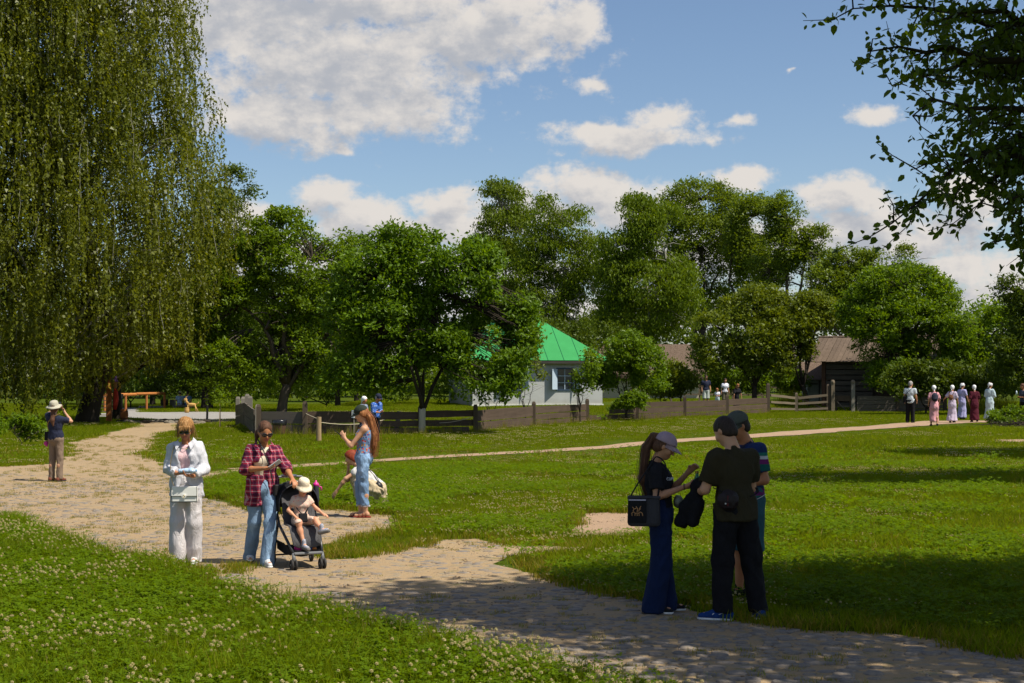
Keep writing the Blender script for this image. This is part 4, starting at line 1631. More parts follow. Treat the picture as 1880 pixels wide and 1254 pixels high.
def plank(root, p, q, z0, z1, th=.06, mat=None, nm='plank', taper=0.02, zq=None):
    """a board from p to q (x,y), between heights z0 and z1; own coordinates run along it"""
    a, b = Vector((p[0], p[1], 0)), Vector((q[0], q[1], 0))
    L = (b - a).length
    ang = math.atan2(b.y - a.y, b.x - a.x)
    n = 6
    mb = MB()
    vs = []
    for i in range(n + 1):
        t = i / n
        x = -L / 2 + L * t
        j1 = random.uniform(-taper, taper) * .5
        j0 = random.uniform(-taper, taper) * .5
        zz = (zq or 0) * t
        for (yy, zz_) in ((-th / 2, z0 + j0), (th / 2, z0 + j0), (th / 2, z1 + j1), (-th / 2, z1 + j1)):
            vs.append((x, yy, zz_ + zz))
    fs = [(0, 1, 2, 3)]
    fs[0] = (3, 2, 1, 0)
    for i in range(n):
        k = 4 * i
        fs += [(k, k + 1, k + 5, k + 4), (k + 1, k + 2, k + 6, k + 5), (k + 2, k + 3, k + 7, k + 6), (k + 3, k, k + 4, k + 7)]
    k = 4 * n
    fs.append((k, k + 1, k + 2, k + 3))
    mb.add(vs, fs)
    c = (a + b) / 2
    za, zb_ = gz(p[0], p[1]), gz(q[0], q[1])
    o = mb.build(nm, mat or W_FENCE, root, loc=(c.x - root.location.x, c.y - root.location.y, (za + zb_) / 2 - root.location.z))
    o.rotation_euler = (0, math.atan2(za - zb_, L), ang)
    return o


# ---- the low dark plank fence along the garden
fr = empty('plank_fence', (FW[4][0], FW[4][1], 0), 0, 'low fence of dark weathered planks between posts running across the garden front', 'fence')
heights = [1.10, 1.22, 1.12, 1.05, 1.07, 1.05, 1.07, 1.12, 1.10, 1.10, 1.66]
for i, (x, y) in enumerate(FW):
    fence_post(fr, x, y, heights[i], .20 if i == 10 else .17)
SKIP = {6: (.0, .0)}
for i in range(len(FW) - 1):
    p, q = Vector(FW[i]), Vector(FW[i + 1])
    d = (q - p).normalized()
    n = Vector((-d.y, d.x)) * .04
    a, b = p + d * .085 + n, q - d * .085 + n
    L = (b - a).length
    ht = [.86, .88, .84, .84, .86, .84, .86, .84, .84, .86][i]
    if i == 3:
        # broken bay in front of the walnut: gap under the top board
        plank(fr, a, b, .60, .84)
        plank(fr, a, b, .28, .50, zq=-.02)
        plank(fr, a, a + (b - a) * .6, .02, .15)
        continue
    if i == 6:
        # the bush grows through: the upper boards are short
        plank(fr, a, b, .0, .30)
        plank(fr, a + (b - a) * .45, b, .33, .60)
        plank(fr, a + (b - a) * .5, b, .61, .80)
        continue
    nb = [2, 2, 3, 0, 2, 3, 0, 3, 3, 3][i]
    z = -.03
    for k in range(nb):
        hh = (ht - z) / (nb - k) * (1 + random.uniform(-.12, .12)) if k < nb - 1 else ht - z
        plank(fr, a, b, z, z + hh - random.uniform(.022, .045), mat=(W_GREYV if False else (W_GREY if i == 0 else W_FENCE)))
        z += hh
# short return at the left corner, running away from the viewer
sf = empty('corner_fence', (-9.6, 52.5, 0), 0, 'short grey fence of boards and stubby posts going back from the corner', 'fence')
c0, c1 = Vector(FW[0]), Vector(g0(437, 783))
ps = [c0 + (c1 - c0) * t for t in (0.05, .5, 1.0)]
for t, h_ in ((.045, 1.10), (.38, 1.2), (.52, 1.22), (.72, 1.2), (1.0, 1.25)):
    p = c0 + (c1 - c0) * t
    fence_post(sf, p.x, p.y, h_, .17, W_GREYV)
for a, b in ((.07, .5), (.53, .97)):
    p, q = c0 + (c1 - c0) * a + Vector((-.1, 0)), c0 + (c1 - c0) * b + Vector((-.1, 0))
    plank(sf, p, q, .0, .42, mat=W_GREY)
    plank(sf, p, q, .44, .88, mat=W_GREY)

# ---- long field gate and wicket
GP = [Vector(g0(1410, 758)), Vector(g0(1462, 757)), Vector(g0(1520, 757)), Vector(g0(1529, 757)), Vector(g0(1566, 757))]
gr = empty('field_gate', (GP[1].x, GP[1].y, gz(GP[1].x, GP[1].y)), 0, 'long sagging field gate of three split rails with a diagonal brace', 'gate')
fence_post(gr, GP[1].x, GP[1].y, 1.12, .16, W_RAIL, nm='middle_post')
for z0, z1, sag in ((.88, 1.02, -.16), (.52, .64, -.10), (.16, .27, -.06)):
    a = GP[0] + Vector((.14, -.05))
    plank(gr, a, GP[1] + Vector((-.09, -.05)), z0 + .02, z1 + .02, .07, W_RAIL, 'rail', zq=sag)
    plank(gr, GP[1] + Vector((.09, -.05)), GP[2] + Vector((-.02, -.05)), z0 + sag, z1 + sag, .07, W_RAIL, 'rail', zq=-sag * 1.1)
mb = MB()
mb.tube([(0.10, .06, .86), (1.9, .06, .02)], .055, 6)
mb.build('brace', W_POST, gr)
g2p = empty('gate_posts', (GP[3].x, GP[3].y, gz(GP[3].x, GP[3].y)), 0, 'pair of tall peg topped gate posts flanking the small wicket', 'gate posts')
for k in (3, 4):
    fence_post(g2p, GP[k].x, GP[k].y, 1.72, .20, W_RAIL if k == 3 else W_GREYV)
    mb = MB()
    mb.lathe([(.075, 0), (.12, .03), (.125, .12), (.10, .19), (.03, .22)], 8)
    mb.build('post_cap', W_RAIL, g2p, loc=(GP[k].x - GP[3].x, GP[k].y - GP[3].y, 1.60))
fence_post(g2p, GP[3].x - .24, GP[3].y + .1, 1.60, .22, W_POST, nm='hanging_post')
wk = empty('wicket_gate', ((GP[3].x + GP[4].x) / 2, GP[3].y + .25, gz(GP[4].x, GP[4].y)), 0, 'small dark wicket gate half open between the peg topped posts', 'gate')
a, b = Vector((GP[3].x + .28, GP[3].y + .35)), Vector((GP[4].x - .12, GP[4].y + .1))
fence_post(wk, a.x, a.y, .98, .09, W_POST, pointed=False, nm='stile')
fence_post(wk, b.x, b.y, .98, .09, W_POST, pointed=False, nm='stile')
plank(wk, a, b, .62, .92, .05, W_FENCE, 'panel')
plank(wk, a, b, .28, .38, .05, W_GREY, 'rail')
mb = MB()
mb.tube([(-.28, -.02, .58), (.28, -.02, .02)], .035, 6)
mb.build('brace', W_GREY, wk)
# board fence right of the wicket, behind the walkers
f2 = empty('board_fence', (GP[4].x + 1.5, GP[4].y, gz(GP[4].x, GP[4].y)), 0, 'grey board fence right of the wicket, behind the walking women', 'fence')
bp = [GP[4] + Vector((.12, 0)), Vector(g0(1648, 757)), Vector(g0(1735, 757))]
for i in range(2):
    p, q = bp[i] + Vector((.1, 0)), bp[i + 1] - Vector((.1, 0))
    fence_post(f2, bp[i + 1].x, bp[i + 1].y, 1.05 if i == 0 else 1.75, .18, W_POST)
    z = -.02
    for k in range(4):
        plank(f2, p, q, z, z + .215, mat=W_GREY)
        z += .235
# thin rail fence far behind the family
rf = empty('rail_fence', (9.5, 92, gz(9.5, 92)), 0, 'thin two rail fence far behind the family of four', 'fence')
rp = [atK(1160, 28.6), atK(1232, 28.6), atK(1284, 28.6), atK(1345, 28.6), atK(1400, 28.6), atK(1460, 28.6), atK(1500, 28.6)]
for i, p in enumerate(rp):
    fence_post(rf, p[0], p[1], 1.25, .12, W_RAIL, pointed=False)
for a, b in zip(rp[:-1], rp[1:]):
    for z in (.45, .98):
        plank(rf, (a[0] + .06, a[1] - .06), (b[0] - .06, b[1] - .06), z, z + .11, .06, W_RAIL, 'rail')

# ---- the white house with the green sheet metal roof
m, N = newmat('green_roof_paint')
co = obco(N)
n_ = N.noise(N.scale(co, (1, 1, .4)), 1.4, 4.0, .6)
c = N.mix(n_, (.020, .20, .050), (.034, .29, .080))
c = N.mix(N.sstep(N.noise(co, 7.0, 4.0, .7), .66, .8), c, (.07, .24, .09))
finish(N, principled(N, c, .55, N.noise(co, 3.0, 3.0), .2, .02, .25).outputs[0])
M_GROOF = m
m, N = newmat('whitewashed_wall')
co = obco(N)
n_ = N.noise(co, 1.1, 5.0, .65)
c = N.mix(n_, (.36, .375, .37), (.48, .49, .48))
sp = N.node('ShaderNodeSeparateXYZ')
N.put(sp.inputs[0], co)
base = N.sstep(N.m('ADD', sp.outputs[2], N.m('MULTIPLY', N.noise(co, 3.0, 4.0), .5)), .75, .35)
c = N.mix(N.m('MULTIPLY', base, .45), c, (.27, .25, .20))
finish(N, principled(N, c, .92, N.noise(co, 22.0, 4.0, .6), .35, .01, .1).outputs[0])
M_HWALL = m
M_DKWOOD = woodmat('dark_trim_wood', (.05, .045, .04), .5, 'x', .5)
M_GLASS = plain('window_glass', (.02, .03, .045), .08, .6, var=.3, scale=1.0, bstr=.03, fine=3)
M_BLUEP = plain('pale_blue_paint', (.38, .47, .55), .7, var=.08)
M_DARKP = plain('dark_blue_paint', (.035, .06, .10), .5, var=.1)

KH = 32.4
hx, hy = atK(1106, KH)
HROT = math.radians(13)
hz_ = gz(hx - 4, hy)
house = empty('white_house', (hx, hy, hz_), HROT, 'low whitewashed house with a bright green hipped metal roof', 'house')
HWd, HDp, HH = 7.5, 7.0, 2.60      # local: right front corner at the origin, x runs left negative


def wall_box(name, x0, x1, y0, y1, z0, z1, mat, parent):
    return MB().box(((x0 + x1) / 2, (y0 + y1) / 2, (z0 + z1) / 2), (x1 - x0, y1 - y0, z1 - z0)).build(name, mat, parent)


# front wall built round its two window openings
wins = [(-2.62, -1.75, .95, 2.10), (-5.55, -4.70, .95, 2.10)]
mb = MB()
xs = [-HWd, wins[1][0], wins[1][1], wins[0][0], wins[0][1], 0]
for a, b, wnd in ((xs[0], xs[1], 0), (xs[1], xs[2], 1), (xs[2], xs[3], 0), (xs[3], xs[4], 1), (xs[4], xs[5], 0)):
    if wnd:
        mb.box(((a + b) / 2, .15, .475 - .15), (b - a, .3, .95 + .3))
        mb.box(((a + b) / 2, .15, (2.10 + HH) / 2), (b - a, .3, HH - 2.10))
    else:
        mb.box(((a + b) / 2, .15, HH / 2 - .15), (b - a, .3, HH + .3))
mb.build('front_wall', M_HWALL, house)
MB().box((-HWd + .15, HDp / 2 + .15, HH / 2 - .15), (.3, HDp - .3, HH + .3)).box((-.15, HDp / 2 + .15, HH / 2 - .15), (.3, HDp - .3, HH + .3)).box((-HWd / 2, HDp - .15 + .3, HH / 2 - .15), (HWd, .3, HH + .3)).build('side_and_back_walls', M_HWALL, house)
MB().box((-HWd / 2, -.03, .02), (HWd + .1, .06, .22)).build('plinth', plain('plinth_white', (.66, .66, .62), .9), house)
for (x0, x1, z0, z1) in wins:
    fr_ = MB()
    for cx_, cz_, sx_, sz_ in (((x0 + x1) / 2, z1 + .03, x1 - x0 + .14, .08), ((x0 + x1) / 2, z0 - .03, x1 - x0 + .2, .08), (x0 - .03, (z0 + z1) / 2, .07, z1 - z0 - .02), (x1 + .03, (z0 + z1) / 2, .07, z1 - z0 - .02)):
        fr_.box((cx_, -.012, cz_), (sx_, .07, sz_))
    wf = fr_.build('window', M_DARKP, house)
    MB().box(((x0 + x1) / 2, .12, (z0 + z1) / 2), (x1 - x0 - .01, .02, z1 - z0 - .01)).build('pane', M_GLASS, wf)
    MB().box(((x0 + x1) / 2, .09, (z0 + z1) / 2), (.04, .035, z1 - z0 - .02)).box(((x0 + x1) / 2, .088, z0 + (z1 - z0) * .66), (x1 - x0 - .02, .03, .04)).box(((x0 + x1) / 2, .088, z0 + (z1 - z0) * .33), (x1 - x0 - .02, .03, .03)).build('muntin', M_BLUEP, wf)
    for side in (0, 1):
        R = rotz(math.radians(-62 if side == 0 else 68))
        mb = MB()
        wv = (x1 - x0) / 2
        sgn = -1 if side == 0 else 1
        for (ax_, az_, sx_, sz_) in ((wv / 2, z1 - z0 - .03, wv, .06), (wv / 2, .03, wv, .06), (.03, (z1 - z0) / 2, .06, z1 - z0 - .12), (wv - .03, (z1 - z0) / 2, .06, z1 - z0 - .12), (wv / 2, (z1 - z0) / 2, wv - .12, z1 - z0 - .12)):
            t_ = .035 if sz_ < 1 and sx_ < 1 and not (sx_ > .2 and sz_ > .5) else .015
            mb.box((sgn * ax_, 0, az_), (sx_, t_, sz_))
        sh = mb.build('shutter', M_BLUEP, house, loc=(x0 - .04 if side == 0 else x1 + .04, -.06, z0))
        sh.rotation_euler = (0, 0, math.radians(35 if side == 0 else -50))
# hipped roof with standing seams
EO = .42
ex0, ex1, ey0, ey1, ez = -HWd - EO, EO, -EO, HDp + EO + .3, HH - .03
rx0, rx1, ry, rz_ = -HWd + 2.55, -3.45, HDp / 2, HH + 2.75
sides = [((ex0, ey0), (ex1, ey0), (rx1, ry), (rx0, ry)), ((ex1, ey0), (ex1, ey1), (rx1, ry), (rx1, ry)), ((ex1, ey1), (ex0, ey1), (rx0, ry), (rx1, ry)), ((ex0, ey1), (ex0, ey0), (rx0, ry), (rx0, ry))]
rbase = empty('roof', (0, 0, 0))
rbase.parent = house
for (p0, p1, p2, p3) in sides:
    A, B, Cc, D = Vector((*p0, ez)), Vector((*p1, ez)), Vector((*p2, rz_)), Vector((*p3, rz_))
    nrm = (B - A).cross(Cc - A).normalized()
    L = (B - A).length
    ns = max(3, int(round(L / .98)))
    e = (B - A).normalized()
    upv = nrm.cross(e).normalized()
    hgt = (Cc - A).dot(upv)
    tc_, td_ = (Cc - A).dot(e), (D - A).dot(e)

    def topat(s):
        """height along the slope of the roof surface above eave position s"""
        if s < td_:
            return hgt * s / max(td_, 1e-6)
        if s > tc_:
            return hgt * (L - s) / max(L - tc_, 1e-6)
        return hgt
    for k in range(ns):
        s0, s1 = L * k / ns + .006, L * (k + 1) / ns - .006
        cuts = sorted({s0, s1} | {c_ for c_ in (td_, tc_) if s0 < c_ < s1})
        lo = [A + e * s for s in cuts]
        hi = [A + e * s + upv * topat(s) for s in cuts]
        mb = MB()
        top_ = lo + hi[::-1]
        n3 = nrm * .02
        vs = [v + n3 for v in top_] + [v for v in top_]
        m_ = len(top_)
        fs = [tuple(range(m_)), tuple(reversed(range(m_, 2 * m_)))] + [(j, j + m_, (j + 1) % m_ + m_, (j + 1) % m_) for j in range(m_)]
        mb.add(vs, fs).build('roof_panel', M_GROOF, rbase)
        if k:
            s = L * k / ns
            p = A + e * s + nrm * .02
            q = p + upv * (topat(s) - .01)
            sb = MB()
            sb.tube([p, q], [.022, .022], 4)
            sb.build('seam', plain('seam_green', (.010, .13, .05), .6), rbase)
MB().box(((ex0 + ex1) / 2, ey0 + .02, ez - .09), (ex1 - ex0 - .02, .05, .15)).box(((ex0 + ex1) / 2, ey1 - .02, ez - .09), (ex1 - ex0 - .02, .05, .15)).box((ex0 + .02, (ey0 + ey1) / 2, ez - .092), (.05, ey1 - ey0 - .1, .15)).box((ex1 - .02, (ey0 + ey1) / 2, ez - .092), (.05, ey1 - ey0 - .1, .15)).build('eaves_board', M_DKWOOD, house)
MB().box(((ex0 + ex1) / 2, (ey0 + ey1) / 2, ez - .045), (ex1 - ex0 - .12, ey1 - ey0 - .12, .04)).build('soffit', M_DKWOOD, house)

# ---- thatched cottage far behind (pinkish thatch and pale wall seen past the family)
m, N = newmat('old_thatch')
co = obco(N)
n_ = N.noise(N.scale(co, (14, 14, 2)), 1.0, 5.0, .65)
c = N.ramp(n_, [(.3, (.07, .05, .037)), (.55, (.155, .112, .085)), (.8, (.21, .16, .12))])
finish(N, principled(N, c, .95, n_, .9, .06, .05).outputs[0])
M_THATCH = m
KC = 24.5
cx0, cy0 = atK(1262, KC)
cot = empty('thatched_cottage', (cx0, cy0, 0), math.radians(-8), 'pale cottage with a pinkish brown thatched roof behind the orchard', 'house')
mb = MB().box((-3.2, 2, 1.2), (8.0, 4.4, 2.9))
mb.build('wall', plain('old_clay_wash', (.52, .46, .37), .9, var=.12, scale=2), cot)
mb = MB()
prof = [(-8.0, -.7, 2.15), (1.55, -.7, 2.15), (0.2, 2.0, 4.4), (-6.4, 2.0, 4.4), (-8.0, 4.8, 2.15), (1.55, 4.8, 2.15)]
mb.add(prof + [(a, b, c_ - .35) for a, b, c_ in prof[:2] + prof[4:]], [(0, 1, 2, 3), (1, 5, 2), (5, 4, 3, 2), (4, 0, 3), (0, 6, 7, 1), (1, 7, 9, 5), (5, 9, 8, 4), (4, 8, 6, 0), (6, 8, 9, 7)])
mb.build('thatch', M_THATCH, cot)
MB().box((-.6, -.22, 1.3), (.7, .04, .8)).build('window', M_GLASS, cot)

# ---- timber barn with a plank roof on the right
KB = 30.6
bx0, by0 = atK(1508, KB)
barn = empty('timber_barn', (bx0, by0, gz(bx0, by0)), math.radians(-24), 'old timber barn under a warped board roof, half hidden by the bright tree', 'barn')
BW, BD, BHt = 6.0, 6.0, 2.95
MB().box((.12, .12, BHt / 2), (.22, .22, BHt)).build('corner_post', woodmat('red_brown_post', (.16, .085, .055), .5, 'z', .5), barn)
MB().box((BW - .12, .12, BHt / 2), (.22, .22, BHt)).build('corner_post', W_POST, barn)
for k in range(9):          # horizontal wall boards with a door bay
    z0 = .02 + k * (BHt - .05) / 9
    for a, b in ((.26, 3.0), (4.1, BW - .26)):
        plank_ = MB().box(((a + b) / 2, .14 + random.uniform(-.01, .01), z0 + .13), (b - a, .07, .255), jit=.008)
        plank_.build('wall_board', W_GREY, barn)
MB().box((3.55, .30, 1.05), (1.05, .06, 2.1)).build('door', W_FENCE, barn)
MB().box((-.0 + .08, BD / 2 + .2, BHt / 2), (.12, BD - .4, BHt)).box((BW - .08, BD / 2 + .2, BHt / 2), (.12, BD - .4, BHt)).box((BW / 2, BD - .05, BHt / 2), (BW - .3, .12, BHt)).build('side_and_back_walls', W_GREY, barn)
# roof boards run down the slope; ridge along x; each board its own piece
ridge_z = BHt + 1.25
nbd = 26
for sgn in (0, 1):
    for k in range(nbd):
        x = -.75 + (BW + 1.5) * (k + .5) / nbd
        wdt = (BW + 1.5) / nbd * .93
        y0 = -.75 if sgn == 0 else BD + .75
        ye = BD / 2
        z0 = BHt - .28
        lift = random.uniform(0, .035)
        P0 = Vector((x, y0 + random.uniform(-.06, .06), z0 + lift))
        P1 = Vector((x, ye, ridge_z + lift))
        d = (P1 - P0)
        e1 = Vector((1, 0, 0))
        nn = e1.cross(d).normalized()
        if nn.z < 0:
            nn = -nn
        vs = []
        for pp in (P0, P1):
            for s_ in (-1, 1):
                for t_ in (0, .035):
                    vs.append(pp + e1 * s_ * wdt / 2 + nn * t_)
        mb = MB().add(vs, [(0, 1, 3, 2), (4, 6, 7, 5), (0, 4, 5, 1), (2, 3, 7, 6), (1, 5, 7, 3), (0, 2, 6, 4)])
        mb.build('roof_board', W_ROOF, barn)
MB().tube([(-.8, BD / 2, ridge_z + .05), (BW + .8, BD / 2, ridge_z + .05)], .09, 8).build('ridge_log', W_ROOF, barn)
mb = MB().add([(.1, .2, BHt), (.1, BD - .2, BHt), (.1, BD / 2, ridge_z - .1), (.16, .2, BHt), (.16, BD - .2, BHt), (.16, BD / 2, ridge_z - .1)], [(0, 2, 1), (3, 4, 5), (0, 3, 5, 2), (1, 2, 5, 4)])
mb.build('gable', W_GREY, barn)
# small white shed behind
KS = 29.0
sx0, sy0 = atK(1482, KS)
shed = empty('white_shed', (sx0, sy0, gz(sx0, sy0)), 0, 'small white plank shed with a shaggy straw roof left of the barn', 'shed')
for k in range(7):
    MB().box((.10 + k * .2, 0, .85), (.19, .05, 1.7), jit=.006).build('wall_board', plain('flaky_white_paint', (.50, .55, .52), .85, var=.2, scale=5), shed)
MB().box((.75, 1.0, .85), (1.4, 1.8, 1.68)).build('wall', M_HWALL, shed)
MB().box((.75, -.05, .8), (.06, .03, 1.5)).box((.42, -.05, 1.35), (.5, .03, .06)).build('door_batten', M_DKWOOD, shed)
mb = MB()
mb.add([(-.6, -.5, 1.62), (2.0, -.5, 1.62), (1.7, 1.0, 2.75), (-.3, 1.0, 2.75), (2.0, 2.5, 1.62), (-.6, 2.5, 1.62)], [(0, 1, 2, 3), (1, 4, 2), (4, 5, 3, 2), (5, 0, 3), (0, 5, 4, 1)])
mb.build('thatch', M_THATCH, shed)

# ---- rope barrier stakes, bin, notices
stakes = [(587, 809, .78, 0), (560.5, 797, .95, 0), (775, 797, .86, 2), (730, 795, .80, 1)]
labs = ['round pale stake standing alone in the lawn left of the woman in the cap', 'squared stake with a rope end against the fence post by the bin',
        None, 'leaning grey stake before the fence, right of the woman in the cap']
grp = 'stakes of the rope barrier'
tops = []
for (px, py, h, kind), lb in zip(stakes, labs):
    x, y = g0(px, py)
    if kind == 2:
        tops.append((x, y - .2, h))
        continue
    mb = MB()
    if kind == 1:
        mb.tube([(-.06, 0, -.05), (.08, 0, h)], [.085, .075], 10)
    elif py == 797:
        mb.box((0, 0, h / 2 - .02), (.12, .12, h), jit=.006)
    else:
        mb.tube([(0, 0, -.05), (.0, 0, h * .5), (0.005, 0, h)], [.085, .08, .078], 12)
    o = mb.build('barrier_stake', W_NEWP if kind == 0 else W_GREYV, None, smooth=False, loc=(x, y - .22, 0))
    tag(o, lb, 'stake', grp)
    tops.append((x, y - .22, h))


def rope(name, a, b, sag, label, r=.014):
    A, B = Vector(a), Vector(b)
    pts = [A + (B - A) * (k / 14) - Vector((0, 0, sag * 4 * (k / 14) * (1 - k / 14))) for k in range(15)]
    root = Vector(a)
    o = MB().tube([p - root for p in pts], r, 6).build(name, M_ROPE, None, smooth=True, loc=tuple(root))
    return tag(o, label, 'rope', 'ropes of the barrier')


s0, s1, s3, s2 = tops[0], tops[1], tops[3], tops[2]
rope('barrier_rope', (s1[0], s1[1] - .07, .78), (s0[0], s0[1] + .03, .70), .01, 'short taut rope from the fence corner to the pale stake')
rope('barrier_rope', (s0[0] + .08, s0[1], .60), (s3[0] - .05, s3[1], .62), .16, 'long sagging rope passing behind the woman in the black cap')
rope('barrier_rope', (s3[0] + .05, s3[1] - .04, .68), (s2[0] + 1.8, s2[1] + .28, .62), .26, 'slack rope running on towards the whitewashed trunk')
rope('barrier_rope', (s1[0] - .02, s1[1] - .1, .72), (s1[0] + .24, s1[1] - .14, .10), -.03, 'loose rope end hanging from the squared stake')
# whitewashed foot of the walnut
wt_ = MB().tube([(0, 0, .0), (0, 0, .25), (0, 0, .55), (.01, 0, .93)], [.15, .125, .120, .122], 14).build('whitewashed_foot', M_WASH, bpy.data.objects['walnut_tree'], smooth=True)
for o in bpy.data.objects['walnut_tree'].children:
    if o.name.startswith('trunk'):
        o.scale = (.72, .72, 1)
bx_, by_ = g0(516, 799)
binr = empty('litter_bin', (bx_, by_ - .35, 0), 0, 'brown litter bin with a black liner bag against the fence', 'litter bin')
MB().lathe([(.19, 0), (.20, .02), (.245, .50), (.25, .52)], 20).build('body', plain('brown_plastic', (.11, .055, .045), .6), binr, smooth=True)
MB().lathe([(.250, .38), (.256, .40), (.262, .53), (.24, .56), (.20, .54), (.14, .50)], 20, cap=False, wob=lambda j, a: .006 * math.sin(a * 9 + j)).build('liner_bag', plain('black_bag', (.012, .012, .015), .25, .6), binr, smooth=True)


def notice(px, py, K, w, h, hz_post, label, post=True, dark=False):
    x, y = atK(px, K)
    r = empty('notice_board', (x, y, gz(x, y)), 0, label, 'notice')
    zc = CH - (py - HZ) / K - gz(x, y)
    if post:
        MB().box((0, .03, zc / 2), (.05, .04, zc)).build('post', W_GREYV, r)
    MB().box((0, 0, zc), (w, .02, h)).build('panel', M_PAPER, r)
    ln = MB()
    for k in range(5):
        ln.box((-w * .05 * (k % 2), -.013, zc + h * (.3 - .14 * k)), (w * (.7 - .1 * (k % 2)), .004, h * .035))
    ln.build('lettering', plain('ink', (.05, .05, .06), .7), r)['kind'] = 'stuff'
    return r


notice(650, 760, 51.5, .17, .28, 0, 'small white notice on a post behind the woman in the cap')
notice(224, 727, 39.0, .12, .20, 0, 'white paper notice beside the carved red figure', post=True)
# wooden trough and logs in the broken bay
tx, ty = g0(835, 797)
o = MB().tube([(-.5, 0, .12), (.5, 0, .13)], [.13, .12], 9).build('fallen_log', W_POST, None, smooth=True, loc=(tx, ty + .5, 0))
tag(o, 'short dark log lying at the foot of the broken fence bay', 'log')

# ---- things round the gravel yard, far left
m_red = plain('red_paint', (.50, .035, .015), .6)
m_yel = plain('yellow_paint', (.55, .38, .05), .6)
m_blu = plain('violet_paint', (.16, .08, .30), .6)
x, y = atK(207, 40.5)
fg = empty('painted_figure', (x, y, 0), 0, 'carved red and yellow painted figure on an orange post in the yard', 'carved figure')
MB().box((-.18, .05, .95), (.22, .22, 1.9), taper=.1).build('post', W_ORANGEV, fg)
mb = MB().tube([(.10, 0, .55), (.12, 0, .75), (.15, 0, 1.0), (.14, 0, 1.35), (.12, 0, 1.5)], [.07, .10, .125, .10, .05], 12)
mb.build('robe', m_red, fg, smooth=True)
MB().tube([(.12, 0, 1.5), (.12, 0, 1.62), (.12, 0, 1.72)], [.06, .09, .085], 10).ell((.12, 0, 1.75), (.10, .10, .11)).build('head', plain('figure_face', (.45, .25, .12), .6), fg, smooth=True)
MB().tube([(-.02, -.05, 1.42), (-.18, -.08, 1.55), (-.12, -.1, 1.72)], [.045, .04, .035], 8).tube([(.25, -.05, 1.42), (.36, -.08, 1.60), (.30, -.1, 1.80)], [.045, .04, .035], 8).build('sleeve', m_yel, fg, smooth=True)
MB().lathe([(.14, 1.81), (.12, 1.86), (.05, 2.02), (.015, 2.12)], 12, c=(.12, 0, 0)).build('hat', m_blu, fg, smooth=True)
MB().tube([(-.1, 0, 1.95), (-.2, 0, 2.2), (-.1, 0, 2.35)], [.04, .05, .02], 6).tube([(.3, 0, 1.95), (.42, 0, 2.1), (.36, 0, 2.3)], [.04, .05, .02], 6).build('horn', m_red, fg, smooth=True)
x, y = atK(228, 40.0)
kr = empty('orange_keg', (x, y, 0), 0, 'small orange keg standing right of the painted figure', 'keg')
MB().lathe([(.15, 0), (.18, .18), (.19, .28), (.18, .40), (.15, .55)], 14).build('staves', W_ORANGEV, kr, smooth=True)
MB().lathe([(.186, .12), (.191, .15)], 14, cap=False).lathe([(.184, .42), (.178, .45)], 14, cap=False).build('hoop', M_BARKD, kr, smooth=True)
# orange log rail on posts
x0_, y0_ = atK(192, 33)
lr = empty('log_rail', (x0_, y0_, 0), 0, 'long orange log rail on posts crossing the far side of the yard', 'fence')
x1_, y1_ = atK(302, 30)
for t in (0, .33, .68, 1.0):
    MB().tube([(0, 0, -.1), (0, 0, .90)], .07, 8).build('post', W_ORANGEV, lr, loc=((x1_ - x0_) * t, (y1_ - y0_) * t + .02, 0))
for a, b in ((0, .5), (.5, 1.0)):
    MB().tube([((x1_ - x0_) * a, (y1_ - y0_) * a - .0, .98), ((x1_ - x0_) * (b - .01), (y1_ - y0_) * b, .96)], .085, 8).build('rail', W_ORANGE, lr)
# gabled rack left of the figure
x, y = atK(176, 37)
rk = empty('timber_stile', (x, y, 0), 0, 'orange timber steps and rails half hidden by the birch trunk', 'stile')
for dx in (-.12, .75):
    MB().tube([(dx, 0, 0), (dx + .35, 0, 1.15)], .05, 6).build('stringer', W_ORANGEV, rk)
for k in range(6):
    MB().box((.33 + k * .06, 0, .12 + k * .18), (.95, .18, .04)).build('tread', W_RAIL, rk)
# plank pile / bench tops
x, y = atK(172, 34.5)
# barrel planters
for px, r_, h_, lb in ((302, .26, .52, 'round wooden tub of greenery at the far end of the orange rail'), (317, .21, .50, 'grey tub standing right beside the planted tub')):
    x, y = atK(px, 28.5)
    tb = empty('wooden_tub', (x, y, 0), 0, lb, 'tub', 'tubs beside the yard')
    MB().lathe([(r_ * .85, 0), (r_, h_ * .5), (r_ * .97, h_), (r_ * .85, h_), (r_ * .8, h_ - .06)], 14).build('staves', W_POST if px == 302 else W_GREYV, tb, smooth=False)
    MB().lathe([(r_ * .93, h_ * .2), (r_ * .96, h_ * .26)], 14, cap=False).build('hoop', M_BARKD, tb)
    if px == 302:
        P = RNG.normal(size=(160, 3)) * np.array([.2, .2, .22]) + np.array([0, 0, h_ + .22])
        leaf_mesh('greenery', P, .14, L_BRIGHT, tb, kite=False)
x, y = atK(333.5, 29)
st = empty('slatted_stool', (x, y, 0), 0, 'small slatted wooden stool in front of the two distant sitters', 'stool')
MB().box((0, 0, .46), (.56, .35, .05)).build('seat', W_NEWP, st)
for dx in (-.24, .24):
    for dy in (-.13, .13):
        MB().box((dx, dy, .215), (.05, .05, .43)).build('leg', W_NEWP, st)
for k in range(5):
    MB().box((-.16 + k * .08, -.15, .23), (.03, .02, .36)).build('slat', W_NEWP, st)
